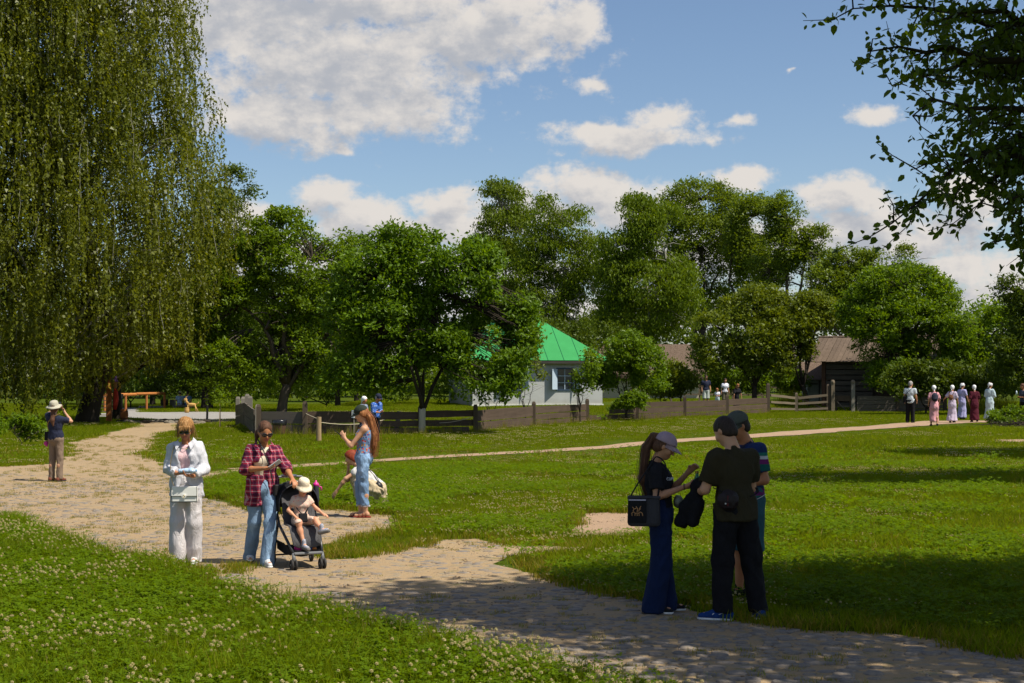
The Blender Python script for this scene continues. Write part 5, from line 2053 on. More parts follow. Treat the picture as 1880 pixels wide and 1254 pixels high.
# straw goat
x, y = atK(352, 32.5)
gt = empty('straw_goat', (x, y, 0), math.radians(180), 'small straw goat with a round head standing on the grass by the yard', 'straw animal')
M_STRAW = plain('straw', (.46, .28, .09), .9, var=.3, scale=30, bstr=.6, fine=120)
mb = MB()
mb.ell((0, 0, .42), (.27, .11, .10))
mb.tube([(.20, 0, .46), (.30, 0, .60), (.32, 0, .68)], [.085, .065, .06], 8).ell((.35, 0, .70), (.11, .08, .085))
for dx, ex in ((.20, .22), (.16, .12), (-.20, -.26), (-.16, -.36)):
    mb.tube([(dx, .05 if ex in (.22, -.26) else -.05, .40), ((dx + ex) / 2, 0.05 if ex in (.22, -.26) else -.05, .2), (ex, .05 if ex in (.22, -.26) else -.05, 0)], [.04, .028, .024], 6)
mb.tube([(-.25, 0, .45), (-.36, 0, .50), (-.40, 0, .58)], [.03, .022, .01], 6)
mb.build('body', M_STRAW, gt, smooth=True)
MB().tube([(.35, .03, .76), (.31, .06, .86), (.24, .08, .88)], [.02, .016, .006], 6).build('horn', M_STRAW, gt).copy()
MB().tube([(.35, -.03, .76), (.31, -.06, .86), (.24, -.08, .88)], [.02, .016, .006], 6).build('horn', M_STRAW, gt)
x, y = atK(343, 33.2)
bk = MB().lathe([(.10, 0), (.13, .06), (.135, .18), (.11, .27), (.12, .30)], 12).build('straw_pot', M_STRAW, None, smooth=True, loc=(x, y, 0))
tag(bk, 'little straw pot standing beside the straw goat', 'pot')
# bare pole and thin stake
x, y = g0(380, 773)
tag(MB().tube([(0, 0, -.1), (.02, 0, .6), (0, 0, 1.08)], [.055, .05, .045], 8).build('bare_pole', W_GREYV, None, loc=(x, y, 0)), 'bare round pole at the edge of the gravel yard', 'pole')
x, y = g0(403, 786)
sp_ = empty('planted_sapling', (x, y, 0), 0, 'sapling tied to a thin stake at the grass edge left of the fence corner', 'sapling')
MB().tube([(0, 0, -.05), (0, 0, 1.0)], .012, 5).build('stake', W_NEWP, sp_)
MB().tube([(.03, 0, 0), (.04, 0, .7), (.06, 0, 1.3)], [.016, .012, .006], 5).build('trunk', M_BARK, sp_)
P = RNG.normal(size=(240, 3)) * np.array([.26, .22, .22]) + np.array([.05, 0, 1.25])
leaf_mesh('crown', P, .12, L_PEAR, sp_, kite=False)
# kerb of rough logs and stones along the yard
rr_ = random.Random(5)
ORD = 'first second third fourth fifth sixth seventh eighth ninth tenth eleventh twelfth thirteenth'.split()
xs_ = np.linspace(228, 376, 17)
for k, px in enumerate(xs_):
    x, y = g0(px, 776.5 + rr_.uniform(-1.2, 1.2))
    L = rr_.uniform(.18, .40)
    if k % 4 == 0:
        o = MB().tube([(-L, 0, .06), (0, .03, .09), (L, 0, .06)], [.06, .085, .06], 7).build('kerb_log', M_BARKD, None, loc=(x, y, 0))
        o.rotation_euler = (0, 0, rr_.uniform(-.3, .3))
        tag(o, ORD[k // 4] + ' rough log from the left along the edge of the gravel yard', 'log', 'rough logs and stones edging the yard')
    else:
        mb = MB().ell((0, 0, .02), (L, .16, rr_.uniform(.09, .15)), nu=9, nv=6)
        mb.v = [(a + rr_.uniform(-.03, .03), b + rr_.uniform(-.03, .03), c + rr_.uniform(-.02, .02)) for a, b, c in mb.v]
        o = mb.build('kerb_stone', plain('kerb_rock', (.17, .15, .12), .95, var=.3, scale=4, bstr=.5, fine=20), None, loc=(x, y, 0))
        tag(o, ORD[k - k // 4 - 1] + ' dark rough stone from the left along the gravel yard edge', 'stone', 'rough logs and stones edging the yard')
# low stone edging on the far side
for k in range(7):
    px = 258 + k * 6.5
    x, y = atK(px, 29.5)
    o = MB().ell((0, 0, .05), (.16, .14, .12), nu=8, nv=5).build('edging_stone', plain('kerb_rock', (.17, .15, .12), .95), None, loc=(x, y, 0))
    tag(o, ORD[k] + ' pale rounded stone from the left in the edging behind the gravel', 'stone', 'stones of the low edging behind the gravel')

# ---- weeds and bushes
make_tree('nettle_patch', 40, 62, [(20, 790, 60, 26), (70, 795, 40, 22), (-30, 780, 50, 40), (100, 805, 26, 14)], L_BRIGHT, M_BARKD, 'leafy weeds under the left edge of the weeping birch', leafsize=.085,
          nclump=330, per=24, csize=.22, base_r=.012, fork=.15, base_z=0, seed=81, cat='weeds', bough=.05, nlimb=3, kite=False)
make_tree('leafy_bush', 1860, 45, [(1845, 768, 26, 20), (1875, 760, 30, 24), (1900, 765, 30, 26), (1835, 782, 22, 10)], L_BRIGHT, M_BARKD, 'low leafy bush at the right edge beside the women', leafsize=.085,
          nclump=300, per=26, csize=.20, base_r=.014, fork=.15, base_z=0, seed=82, cat='bush', bough=.1, nlimb=4, kite=True)
x, y = atK(1868, 46.5)
mb = MB()
for _ in range(90):
    a = RNG.uniform(0, math.pi)
    c_ = Vector((RNG.normal() * .45, RNG.normal() * .15, RNG.uniform(.03, .28)))
    d = Vector((math.cos(a), math.sin(a) * .5, RNG.normal() * .25)) * RNG.uniform(.2, .5)
    mb.tube([c_ - d, c_, c_ + d], [.009, .012, .006], 4, cap=False)
tag(mb.build('brushwood', M_BARKD, None, loc=(x, y, .0)), 'heap of cut brushwood below the leafy bush', 'brushwood', None, 'stuff')
for nm, px0, px1, Kk, n_, lb in (('tall_dry_grass', 1780, 1862, 36, 320, 1), ('tall_dry_grass', 1436, 1475, 31, 70, 1)):
    xx = (RNG.uniform(px0, px1, n_) - 940) / Kk
    yy = F / Kk + RNG.uniform(-1.5, 2.5, n_)
    put(nm, xx, yy, T_TALL[0], 2.2, 3.4)
for nm, px0, px1, K0_, K1_, n_, s0_, s1_ in (('fence_foot_grass', 480, 1420, 0, 0, 520, 1.0, 2.0),):
    pxs = RNG.uniform(px0, px1, n_)
    fx = np.interp(pxs, [p[0] for p in FPX], [p[1] for p in FPX])
    X_, Y_ = [], []
    for a, b in zip(pxs, fx):
        q = g0(a, b + RNG.uniform(0, 3))
        X_.append(q[0])
        Y_.append(q[1] - .15)
    put(nm, np.array(X_), np.array(Y_), T_TALL[1], .6, 1.5)
# undergrowth behind the garden and beyond the yard
for (px, K, lobes, Lm, lb, sd) in (
        (600, 31, [(560, 700, 70, 34), (640, 700, 70, 36), (710, 705, 60, 30), (470, 705, 70, 32), (800, 700, 50, 34), (590, 660, 60, 30)], L_PEAR, 'low shrubs under the trees left of the white house', 91),
        (1000, 27, [(960, 620, 70, 50), (1040, 640, 60, 50), (1100, 620, 50, 50), (900, 640, 50, 50), (1060, 690, 70, 40)], L_DARK, 'dark shrubbery directly behind the green roof', 92),
        (1250, 30, [(1225, 690, 26, 26), (1250, 700, 24, 20), (1215, 715, 30, 14)], L_APPLE, 'olive bush left of the pale cottage wall', 93),
        (1320, 29.5, [(1318, 690, 18, 26), (1345, 700, 40, 20), (1400, 705, 50, 16), (1450, 700, 30, 20)], L_BRIGHT, 'light shrubs between the cottage and the orchard trees', 94),
        (1700, 35, [(1680, 700, 60, 30), (1740, 700, 50, 34), (1790, 715, 40, 20), (1830, 700, 50, 34)], L_DARK, 'dark shrubs behind the walking women', 95),
        (240, 29, [(200, 700, 60, 34), (260, 695, 50, 34), (330, 690, 50, 38), (400, 695, 70, 36), (150, 690, 60, 45)], L_DARK, 'dark shrubs behind the orange rail', 96)):
    make_tree('shrubbery', px, K, lobes, Lm, M_BARKD, lb, leafsize=.16, nclump=300, per=30, csize=.5, base_r=.05, fork=.4, seed=sd, cat='shrubs', kite=False, bough=.05, nlimb=3, up=.4)

# ================================================================ people: one continuous skin surface per body, clothes over it
def unit(v):
    v = np.asarray(v, float)
    return v / (np.linalg.norm(v) + 1e-9)


class Field:
    """a solid described by soft-blended limbs and masses, turned into one closed surface"""
    def __init__(self):
        self.ops = []

    def cap(self, a, b, ra, rb, k=.03, flat=None, sub=False):
        self.ops.append(('cap', np.asarray(a, float), np.asarray(b, float), ra, rb, k, flat, sub))
        return self

    def chain(self, pts, rad, k=.03, flat=None):
        for i in range(len(pts) - 1):
            self.cap(pts[i], pts[i + 1], rad[i], rad[i + 1], k, flat)
        return self

    def ell(self, c, r, R=None, k=.03, sub=False):
        self.ops.append(('ell', np.asarray(c, float), np.asarray(r, float), None if R is None else np.array(R, float), None, k, None, sub))
        return self

    def cut(self, p, n, box=None, k=.004):
        """remove what lies on the side n points to (optionally only inside a box lo,hi)"""
        self.ops.append(('cut', np.asarray(p, float), unit(n), box, None, k, None, True))
        return self

    def bounds(self):
        lo, hi = np.full(3, 1e9), np.full(3, -1e9)
        for o in self.ops:
            if o[0] == 'cap' and not o[7]:
                r = max(o[3], o[4]) * (1.0 if o[6] is None else max(1, o[6][1]))
                for p in (o[1], o[2]):
                    lo, hi = np.minimum(lo, p - r), np.maximum(hi, p + r)
            elif o[0] == 'ell' and not o[7]:
                r = max(o[2])
                lo, hi = np.minimum(lo, o[1] - r), np.maximum(hi, o[1] + r)
        return lo, hi

    def mesh(self, h):
        h = h * (1.45 if h > .0068 else 1.3)
        lo, hi = self.bounds()
        lo = lo - 3 * h
        hi = hi + 3 * h
        n = np.ceil((hi - lo) / h).astype(int) + 1
        Fd = np.full(n, .08, dtype=np.float32)
        ax_ = [lo[i] + h * np.arange(n[i]) for i in range(3)]
        for o in self.ops:
            typ, k = o[0], o[5]
            if typ == 'cut':
                p, nn, box = o[1], o[2], o[3]
                sl = [slice(0, n[i]) for i in range(3)]
                if box is not None:
                    sl = [slice(int(np.clip((box[0][i] - lo[i]) / h, 0, n[i])), int(np.clip((box[1][i] - lo[i]) / h + 1, 0, n[i]))) for i in range(3)]
                X, Y, Z = np.meshgrid(*[ax_[i][sl[i]] for i in range(3)], indexing='ij', sparse=True)
                d = (X - p[0]) * nn[0] + (Y - p[1]) * nn[1] + (Z - p[2]) * nn[2]
                sub = Fd[sl[0], sl[1], sl[2]]
                Fd[sl[0], sl[1], sl[2]] = np.maximum(sub, d)
                continue
            pad = k + 2.5 * h
            if typ == 'cap':
                a, b, ra, rb, flat = o[1], o[2], o[3], o[4], o[6]
                r = max(ra, rb) * (1 if flat is None else max(1, flat[1]))
                l_, h_ = np.minimum(a, b) - r - pad, np.maximum(a, b) + r + pad
            else:
                c, r3, R = o[1], o[2], o[3]
                r = max(r3)
                l_, h_ = c - r - pad, c + r + pad
            sl = [slice(int(np.clip((l_[i] - lo[i]) / h, 0, n[i])), int(np.clip((h_[i] - lo[i]) / h + 1, 0, n[i]))) for i in range(3)]
            X, Y, Z = np.meshgrid(*[ax_[i][sl[i]].astype(np.float32) for i in range(3)], indexing='ij', sparse=True)
            if typ == 'cap':
                ab = b - a
                L2 = float(ab @ ab) + 1e-9
                px, py, pz = X - a[0], Y - a[1], Z - a[2]
                t = np.clip((px * ab[0] + py * ab[1] + pz * ab[2]) / L2, 0, 1)
                dx, dy, dz = px - t * ab[0], py - t * ab[1], pz - t * ab[2]
                if flat is None:
                    d = np.sqrt(dx * dx + dy * dy + dz * dz) - (ra + (rb - ra) * t)
                else:
                    fn, fs = unit(flat[0]), flat[1]
                    q = dx * fn[0] + dy * fn[1] + dz * fn[2]
                    m2 = dx * dx + dy * dy + dz * dz + q * q * (1 / fs ** 2 - 1)
                    d = (np.sqrt(np.maximum(m2, 1e-12)) - (ra + (rb - ra) * t)) * min(1, fs ** .5)
            else:
                px, py, pz = X - c[0], Y - c[1], Z - c[2]
                if R is not None:
                    u = px * R[0, 0] + py * R[1, 0] + pz * R[2, 0]
                    v = px * R[0, 1] + py * R[1, 1] + pz * R[2, 1]
                    w = px * R[0, 2] + py * R[1, 2] + pz * R[2, 2]
                else:
                    u, v, w = px, py, pz
                k0 = np.sqrt((u / r3[0]) ** 2 + (v / r3[1]) ** 2 + (w / r3[2]) ** 2)
                k1 = np.sqrt((u / r3[0] ** 2) ** 2 + (v / r3[1] ** 2) ** 2 + (w / r3[2] ** 2) ** 2) + 1e-9
                d = k0 * (k0 - 1) / k1
            sub = Fd[sl[0], sl[1], sl[2]]
            if o[7]:
                e = -d
                hh = np.clip(.5 - .5 * (sub - e) / k, 0, 1)
                Fd[sl[0], sl[1], sl[2]] = sub * (1 - hh) + e * hh + k * hh * (1 - hh)
            else:
                hh = np.clip(.5 + .5 * (sub - d) / k, 0, 1)
                Fd[sl[0], sl[1], sl[2]] = sub * (1 - hh) + d * hh - k * hh * (1 - hh)
        return surface_nets(Fd, lo, h)


def surface_nets(Fd, lo, h):
    s = Fd < 0
    c = s[:-1, :-1, :-1].astype(np.int8)
    for dx in (0, 1):
        for dy in (0, 1):
            for dz in (0, 1):
                if dx or dy or dz:
                    c = c + s[dx:s.shape[0] - 1 + dx, dy:s.shape[1] - 1 + dy, dz:s.shape[2] - 1 + dz]
    act = (c > 0) & (c < 8)
    ii = np.argwhere(act)
    if len(ii) == 0:
        return np.zeros((0, 3)), np.zeros((0, 4), int)
    idmap = -np.ones(act.shape, dtype=np.int64)
    idmap[act] = np.arange(len(ii))
    acc = np.zeros((len(ii), 3))
    cnt = np.zeros(len(ii))
    corners = [(x, y, z) for x in (0, 1) for y in (0, 1) for z in (0, 1)]
    for a in corners:
        for ax_ in range(3):
            if a[ax_]:
                continue
            b = list(a)
            b[ax_] = 1
            va = Fd[ii[:, 0] + a[0], ii[:, 1] + a[1], ii[:, 2] + a[2]]
            vb = Fd[ii[:, 0] + b[0], ii[:, 1] + b[1], ii[:, 2] + b[2]]
            cr = (va < 0) != (vb < 0)
            t = np.where(cr, va / (va - vb + 1e-12), 0)
            p = np.tile(np.array(a, float), (len(ii), 1))
            p[:, ax_] += t
            acc += p * cr[:, None]
            cnt += cr
    V = lo + (ii + acc / cnt[:, None]) * h
    Q = []
    for ax_ in range(3):
        u, v = (ax_ + 1) % 3, (ax_ + 2) % 3
        sl0 = [slice(None)] * 3
        sl1 = [slice(None)] * 3
        sl0[ax_] = slice(0, -1)
        sl1[ax_] = slice(1, None)
        a, b = s[tuple(sl0)], s[tuple(sl1)]
        for flip, msk in ((False, a & ~b), (True, ~a & b)):
            e = np.argwhere(msk)
            if len(e) == 0:
                continue
            ok = (e[:, u] > 0) & (e[:, v] > 0) & (e[:, u] < s.shape[u] - 1) & (e[:, v] < s.shape[v] - 1)
            e = e[ok]
            quad = []
            for du, dv in ((-1, -1), (0, -1), (0, 0), (-1, 0)):
                q = e.copy()
                q[:, u] += du
                q[:, v] += dv
                quad.append(idmap[q[:, 0], q[:, 1], q[:, 2]])
            quad = np.stack(quad, 1)
            if flip:
                quad = quad[:, ::-1]
            Q.append(quad)
    Q = np.concatenate(Q)
    Q = Q[(Q >= 0).all(1)]
    return V, Q


def vnormals(V, Q):
    a = V[Q[:, 2]] - V[Q[:, 0]]
    b = V[Q[:, 3]] - V[Q[:, 1]]
    fn = np.cross(a, b)
    N = np.zeros_like(V)
    for i in range(4):
        np.add.at(N, Q[:, i], fn)
    return N / (np.linalg.norm(N, axis=1, keepdims=True) + 1e-12)


def smooth_v(V, Q, it=1, lam=.5):
    n = len(V)
    for _ in range(it):
        S = np.zeros_like(V)
        c = np.zeros(n)
        for i in range(4):
            np.add.at(S, Q[:, i], V[Q[:, (i + 1) % 4]] + V[Q[:, (i + 3) % 4]])
            np.add.at(c, Q[:, i], 2)
        V = V + lam * (S / np.maximum(c, 1)[:, None] - V)
    return V


_ROT = np.array(Matrix.Rotation(.6, 3, 'Y')) @ np.array(Matrix.Rotation(.5, 3, 'X'))


def solid(fd, h, name, mats, parent, fold=0.0, fs=(7, 7, 2.2), seed=0.0, smooth=1, mi=None, fine=0.0, pinch=None):
    V, Q = fd.mesh(h)
    if smooth:
        V = smooth_v(V, Q, smooth)
    if fold:
        N = vnormals(V, Q)
        a = vnoise(V, fs, 3.3 + seed)
        b = vnoise(V, (fs[0] * 2.3, fs[1] * 2.3, fs[2] * 2.6), 9.1 + seed)
        c = vnoise(V @ _ROT, (fs[0] * 1.5, fs[1] * 1.5, fs[2] * .9), 5.2 + seed)
        r = (1 - np.abs(a - .5) * 5) * .5 + (1 - np.abs(b - .5) * 5) * .35 + (1 - np.abs(c - .5) * 6) * .5
        V = V + N * (np.clip(r, -.45, 1.3) * fold * 1.25)[:, None]
    if fine:
        N = vnormals(V, Q)
        V = V + N * ((vnoise(V, (70, 70, 6), 1.1 + seed) - .5) * 2 * fine)[:, None]
    m_ = mi(V[Q].mean(1)) if mi is not None else None
    return mesh_np(name, V, Q, mats, parent, smooth=True, mi=m_)


# ---- skin, hair
def skin(name, col):
    if name in _M:
        return _M[name]
    m, N = newmat(name)
    co = obco(N)
    c = N.mix(N.noise(co, 12.0, 4.0, .6), tuple(v * .86 for v in col), tuple(min(1, v * 1.1) for v in col))
    b = principled(N, c, .55, N.noise(co, 120.0, 3.0), .12, .003, .35)
    b.inputs['Subsurface Weight'].default_value = .12
    b.inputs['Subsurface Radius'].default_value = (.012, .005, .003)
    finish(N, b.outputs[0])
    _M[name] = m
    return m


SK_TAN = skin('tanned_skin', (.42, .175, .080))
SK_FAIR = skin('fair_skin', (.50, .27, .16))
SK_MID = skin('warm_skin', (.42, .21, .115))
LIPS = plain('lips', (.38, .11, .085), .5)
EYEW = plain('eye_white', (.6, .58, .55), .3)
BROW = plain('brow_hair', (.06, .035, .02), .8)


def hairmat(name, col, tip=None):
    if name in _M:
        return _M[name]
    m, N = newmat(name)
    co = obco(N)
    s = N.noise(N.scale(co, (90, 90, 7)), 1.0, 4.0, .7)
    c = N.ramp(s, [(.3, tuple(v * .4 for v in col)), (.5, col), (.72, tip or tuple(min(1, v * 1.7) for v in col))])
    finish(N, principled(N, c, .65, s, .7, .006, .25).outputs[0])
    _M[name] = m
    return m


H_BLOND = hairmat('blond_hair', (.28, .135, .040), (.50, .30, .13))
H_BROWN = hairmat('brown_hair', (.085, .038, .020))
H_DARK = hairmat('dark_hair', (.025, .016, .012))
H_RED = hairmat('red_hair', (.20, .035, .012))
H_AUBURN = hairmat('auburn_hair', (.24, .085, .028), (.48, .23, .08))
H_GREY = hairmat('grey_hair', (.30, .28, .26))


class Fig:
    """joints of one person in the person's own space: facing -y, +x is the person's left"""
    def __init__(self, H=1.68, man=False, child=False, pelvis=(0, 0, 0), lean=0.0, side=0.0, twist=0.0, head_pitch=0.0, head_yaw=0.0, head_roll=0.0, broad=1.0, neck=0.0):
        s = H / 1.70
        self.s, self.H, self.man = s, H, man
        self.b = broad * (1.0 if man else .92)
        pz = .93 * s + pelvis[2]
        self.pel = np.array([pelvis[0], pelvis[1], pz])
        Rx = np.array(Matrix.Rotation(math.radians(lean), 3, 'X'))
        Ry = np.array(Matrix.Rotation(math.radians(side), 3, 'Y'))
        Rz = np.array(Matrix.Rotation(math.radians(twist), 3, 'Z'))
        self.Rt = Rz @ Ry @ Rx
        T = lambda x, y, z: self.pel + self.Rt @ (np.array([x, y, z]) * s)
        self.T = T
        self.waist = T(0, 0, .13)
        self.chest = T(0, 0, .34)
        self.neck0 = T(0, .015, .50)
        sw = .178 if man else .146
        self.shL, self.shR = T(sw * broad, .01, .440), T(-sw * broad, .01, .440)
        Rh = np.array(Matrix.Rotation(math.radians(head_yaw), 3, 'Z')) @ np.array(Matrix.Rotation(math.radians(head_roll), 3, 'Y')) @ np.array(Matrix.Rotation(math.radians(head_pitch), 3, 'X'))
        self.Rh = Rz @ Rh
        hs = s ** .6 * (1.02 if man else .98)
        self.hs = hs
        self.neck1 = self.neck0 + self.Rt @ np.array([0, -.02 - neck, .085]) * s
        self.head = self.neck1 + self.Rh @ np.array([0, -.018, .098]) * hs
        self.hipL, self.hipR = self.pel + Rz @ np.array([.088, 0, -.03]) * s, self.pel + Rz @ np.array([-.088, 0, -.03]) * s
        # default stance
        self.kneeL, self.kneeR = np.array([.10 * s + pelvis[0], pelvis[1] - .01, .49 * s]), np.array([-.10 * s + pelvis[0], pelvis[1] - .01, .49 * s])
        self.anL, self.anR = np.array([.105 * s + pelvis[0], pelvis[1] + .02, .085 * s]), np.array([-.105 * s + pelvis[0], pelvis[1] + .02, .085 * s])
        self.ftL, self.ftR = np.array([.12, -1, 0.]), np.array([-.12, -1, 0.])
        self.elL, self.elR = T(sw * broad + .045, .02, .165), T(-sw * broad - .045, .02, .165)
        self.wrL, self.wrR = T(sw * broad + .05, -.03, -.085), T(-sw * broad - .05, -.03, -.085)
        self.hdL = self.hdR = np.array([0, -.15, -1.])
        self.pmL, self.pmR = np.array([-1., 0, 0]), np.array([1., 0, 0])
        self.curlL = self.curlR = .6

    def hp(self, x, y, z):
        return self.head + self.Rh @ (np.array([x, y, z]) * self.hs)

    def foot(self, side):
        an = self.anL if side == 'L' else self.anR
        d = unit(self.ftL if side == 'L' else self.ftR)
        return an, d

    def body(self, h, mats=None, parent=None, lips=True, hands=True, face=True, feet=True):
        s, b = self.s, self.b
        f = Field()
        Rt, Rh = self.Rt, self.Rh
        T = self.T
        f.ell(T(0, .005, .0), np.array([.158, .112, .12]) * s * (1.0 if not self.man else .98), Rt, .05)
        f.cap(T(0, 0, .03), T(0, 0, .18), .118 * s * b, .115 * s * b, .05, (Rt @ np.array([0, 1., 0]), .80))
        f.ell(T(0, 0, .32), np.array([.155 * b, .108, .17]) * s, Rt, .05)
        f.cap(T(-.11 * b, .01, .425), T(.11 * b, .01, .425), .062 * s, .062 * s, .05)
        f.cap(self.neck0, self.neck1 + self.Rh @ np.array([0, -.01, .03]), .058 * s * (1.08 if self.man else .92), .050 * s * (1.1 if self.man else .92), .03)
        # head
        hs = self.hs
        E = lambda c, r, k=.02, sub=False: f.ell(self.hp(*c), np.array(r) * hs, Rh, k, sub)
        E((0, .012, .028), (.076, .096, .092))
        E((0, -.018, -.030), (.064, .072, .082), .03)
        E((0, -.060, -.082), (.030, .028, .026), .03)
        if face:
            E((.033, -.098, .004), (.020, .016, .012), .015, True)
            E((-.033, -.098, .004), (.020, .016, .012), .015, True)
            f.cap(self.hp(0, -.088, .012), self.hp(0, -.108, -.028), .009 * hs, .013 * hs, .012)
            E((0, -.084, -.056), (.024, .012, .007), .006)
            E((0, -.082, -.068), (.020, .012, .007), .006)
            E((.045, -.060, -.028), (.024, .024, .024), .02)
            E((-.045, -.060, -.028), (.024, .024, .024), .02)
        for sx in (1, -1):
            E((sx * .077, .010, -.004), (.010, .019, .030), .008)
        # arms
        for S in 'LR':
            sh, el, wr = getattr(self, 'sh' + S), getattr(self, 'el' + S), getattr(self, 'wr' + S)
            g = 1.14 if self.man else .92
            f.ell(sh, np.array([.055, .055, .055]) * s * g, None, .04)
            f.cap(sh, el, .047 * s * g, .037 * s * g, .03)
            mid = el + (wr - el) * .3
            f.cap(el, mid, .037 * s * g, .038 * s * g, .02)
            f.cap(mid, wr, .038 * s * g, .025 * s * g, .02)
            if hands:
                self.hand(f, S)
        # legs
        for S in 'LR':
            hip, kn, an = getattr(self, 'hip' + S), getattr(self, 'knee' + S), getattr(self, 'an' + S)
            f.cap(hip, kn, .080 * s, .052 * s, .04)
            calf = kn + (an - kn) * .35 + unit(np.cross(an - kn, [1, 0, 0])) * -.012
            f.cap(kn, calf, .052 * s, .055 * s, .03)
            f.cap(calf, an, .055 * s, .034 * s, .03)
            if feet:
                a_, d_ = self.foot(S)
                f.cap(a_ + np.array([0, 0, -.03]) * s - d_ * .03 * s, a_ + np.array([0, 0, -.045]) * s + d_ * .15 * s, .036 * s, .026 * s, .03)
        mats = mats or [SK_FAIR]
        hd, Rh_, hs_ = self.head, self.Rh, self.hs

        def mi(C):
            q = (C - hd) @ Rh_ / hs_
            lp = (np.abs(q[:, 0]) < .025) & (q[:, 1] < -.082) & (q[:, 2] < -.049) & (q[:, 2] > -.076)
            return lp.astype(int)
        ms = list(mats) + ([LIPS] if len(mats) == 1 else [])
        return solid(f, h, 'body', ms, parent, smooth=1, mi=mi if (lips and face and h < .009) else None)

    def hand(self, f, S):
        wr = getattr(self, 'wr' + S)
        d = unit(getattr(self, 'hd' + S))
        n = np.asarray(getattr(self, 'pm' + S), float)
        n = unit(n - d * (n @ d))              # palm normal
        w = np.cross(d, n)                      # across the palm
        s = self.s * (1.06 if self.man else .96)
        curl = getattr(self, 'curl' + S)
        c = wr + d * .045 * s
        f.cap(wr, wr + d * .02 * s, .026 * s, .027 * s, .02, (n, .7))
        for u in (-.024, -.008, .008, .024):
            f.cap(wr + d * .02 * s + w * u * .7 * s, wr + d * .085 * s + w * u * s, .015 * s, .0125 * s, .012)
        lens = (.040, .047, .044, .034)
        thumb_side = 1 if S == 'R' else -1
        for i, u in enumerate((-.028, -.0095, .0095, .028)):
            u_ = u * (thumb_side * -1)
            L = lens[i] * s
            p0 = wr + d * .086 * s + w * u_ * s * 1.05
            a1 = curl * .55
            a2 = curl * 1.5
            d1 = d * math.cos(a1) + n * math.sin(a1)
            d2 = d * math.cos(a2) + n * math.sin(a2)
            p1 = p0 + d1 * L
            p2 = p1 + d2 * L * .95
            f.cap(p0, p1, .0098 * s, .0088 * s, .006)
            f.cap(p1, p2, .0088 * s, .0075 * s, .004)
        td = w * thumb_side * -1 * -1
        tb = wr + d * .025 * s - w * (thumb_side * -1) * -.0 * s
        side = -w * (-1 if S == 'R' else 1) * -1
        # the thumb leaves the index side near the wrist
        side = w * (-.028) * (thumb_side * -1)
        sd = unit(side)
        t0 = wr + d * .028 * s + sd * .022 * s
        t1 = t0 + unit(d * .75 + sd * .7 + n * .25) * .040 * s
        t2 = t1 + unit(d * .95 + sd * .1 + n * (.3 + curl * .5)) * .034 * s
        f.cap(t0, t1, .0135 * s, .0105 * s, .008)
        f.cap(t1, t2, .0105 * s, .0085 * s, .005)

    # ---- garments
    def trousers(self, h, mat, parent, hem=.03, wide=1.0, knee=None, waist_z=.10, r_hem=None, fold=.006, name='trousers', fs=(6, 6, 2.4), hem_frac=1.0, seed=0.0, k=.03):
        s = self.s
        f = Field()
        Rt = self.Rt
        T = self.T
        f.ell(T(0, .008, -.0), np.array([.172, .127, .125]) * s, Rt, .05)
        f.cap(T(0, 0, .0), T(0, 0, waist_z), .150 * s, .140 * s * self.b, .04, (Rt @ np.array([0, 1., 0]), .82))
        r_knee = knee or .066 * wide
        r_hem = r_hem or .060 * wide
        for S in 'LR':
            hip, kn, an = getattr(self, 'hip' + S), getattr(self, 'knee' + S), getattr(self, 'an' + S)
            f.cap(hip + np.array([0, .0, .0]), kn, .094 * s * (1 + (wide - 1) * .25), r_knee * s, k)
            end = kn + (an + np.array([0, 0, -.05 * s]) - kn) * hem_frac
            f.cap(kn, end, r_knee * s, r_hem * s, k)
        z = hem
        f.cut(self.T(0, 0, waist_z + .01), self.Rt @ np.array([0, 0, 1.]))
        lo, hi = f.bounds()
        if hem_frac >= 1.0:
            f.cut([0, 0, z], [0, 0, -1])
        else:
            for S in 'LR':
                kn, an = getattr(self, 'knee' + S), getattr(self, 'an' + S)
                end = kn + (an + np.array([0, 0, -.05 * s]) - kn) * hem_frac
                dd = unit(an - kn)
                f.cut(end, dd, (end - .12 - r_hem * 0, end + .12))
        return solid(f, h, name, mat, parent, fold=fold, fs=fs, seed=seed)

    def top(self, h, mat, parent, name='shirt', ease=.016, hem=-.06, sleeve=.5, r_sleeve=None, neck=.0, fold=.006, open_front=0.0, tuck=False, fs=(7, 7, 3.5), seed=0.0, collar=False, flare=0.0, strap=False, arms=True, vneck=0.0,
            top_z=.51, gap_y=None, sleeve_r2=None):
        """sleeve: 0..1 along shoulder-elbow, up to 2 along the forearm"""
        s, b = self.s, self.b
        f = Field()
        Rt = self.Rt
        T = self.T
        yv = Rt @ np.array([0, 1., 0])
        f.ell(T(0, 0, .32), np.array([.158 * b + ease, .112 + ease, .18]) * s, Rt, .05)
        f.cap(T(0, 0, .20), T(0, 0, .05), (.122 * b + ease) * s, (.140 + ease * .8 + flare * .5) * s, .05, (yv, .80))
        if hem < .02:
            f.cap(T(0, .004, .05), T(0, .006, hem - .02), (.152 + ease * .8 + flare * .5) * s, (.150 + ease * .8 + flare) * s, .04, (yv, .78))
        f.cap(T(-.115 * b, .01, .425), T(.115 * b, .01, .425), (.064 + ease * .6) * s, (.064 + ease * .6) * s, .05)
        if not strap:
            f.cap(T(0, .015, .47), T(0, .012, top_z), .066 * s, .058 * s, .04)
        if not self.man and not strap:
            for sx in (1, -1):
                f.ell(T(sx * .062, -.085 - ease * .4, .335), np.array([.052, .045, .050]) * s, Rt, .04)
        if strap and not self.man:
            for sx in (1, -1):
                f.ell(T(sx * .062, -.085, .335), np.array([.052, .045, .050]) * s, Rt, .04)
        ends = []
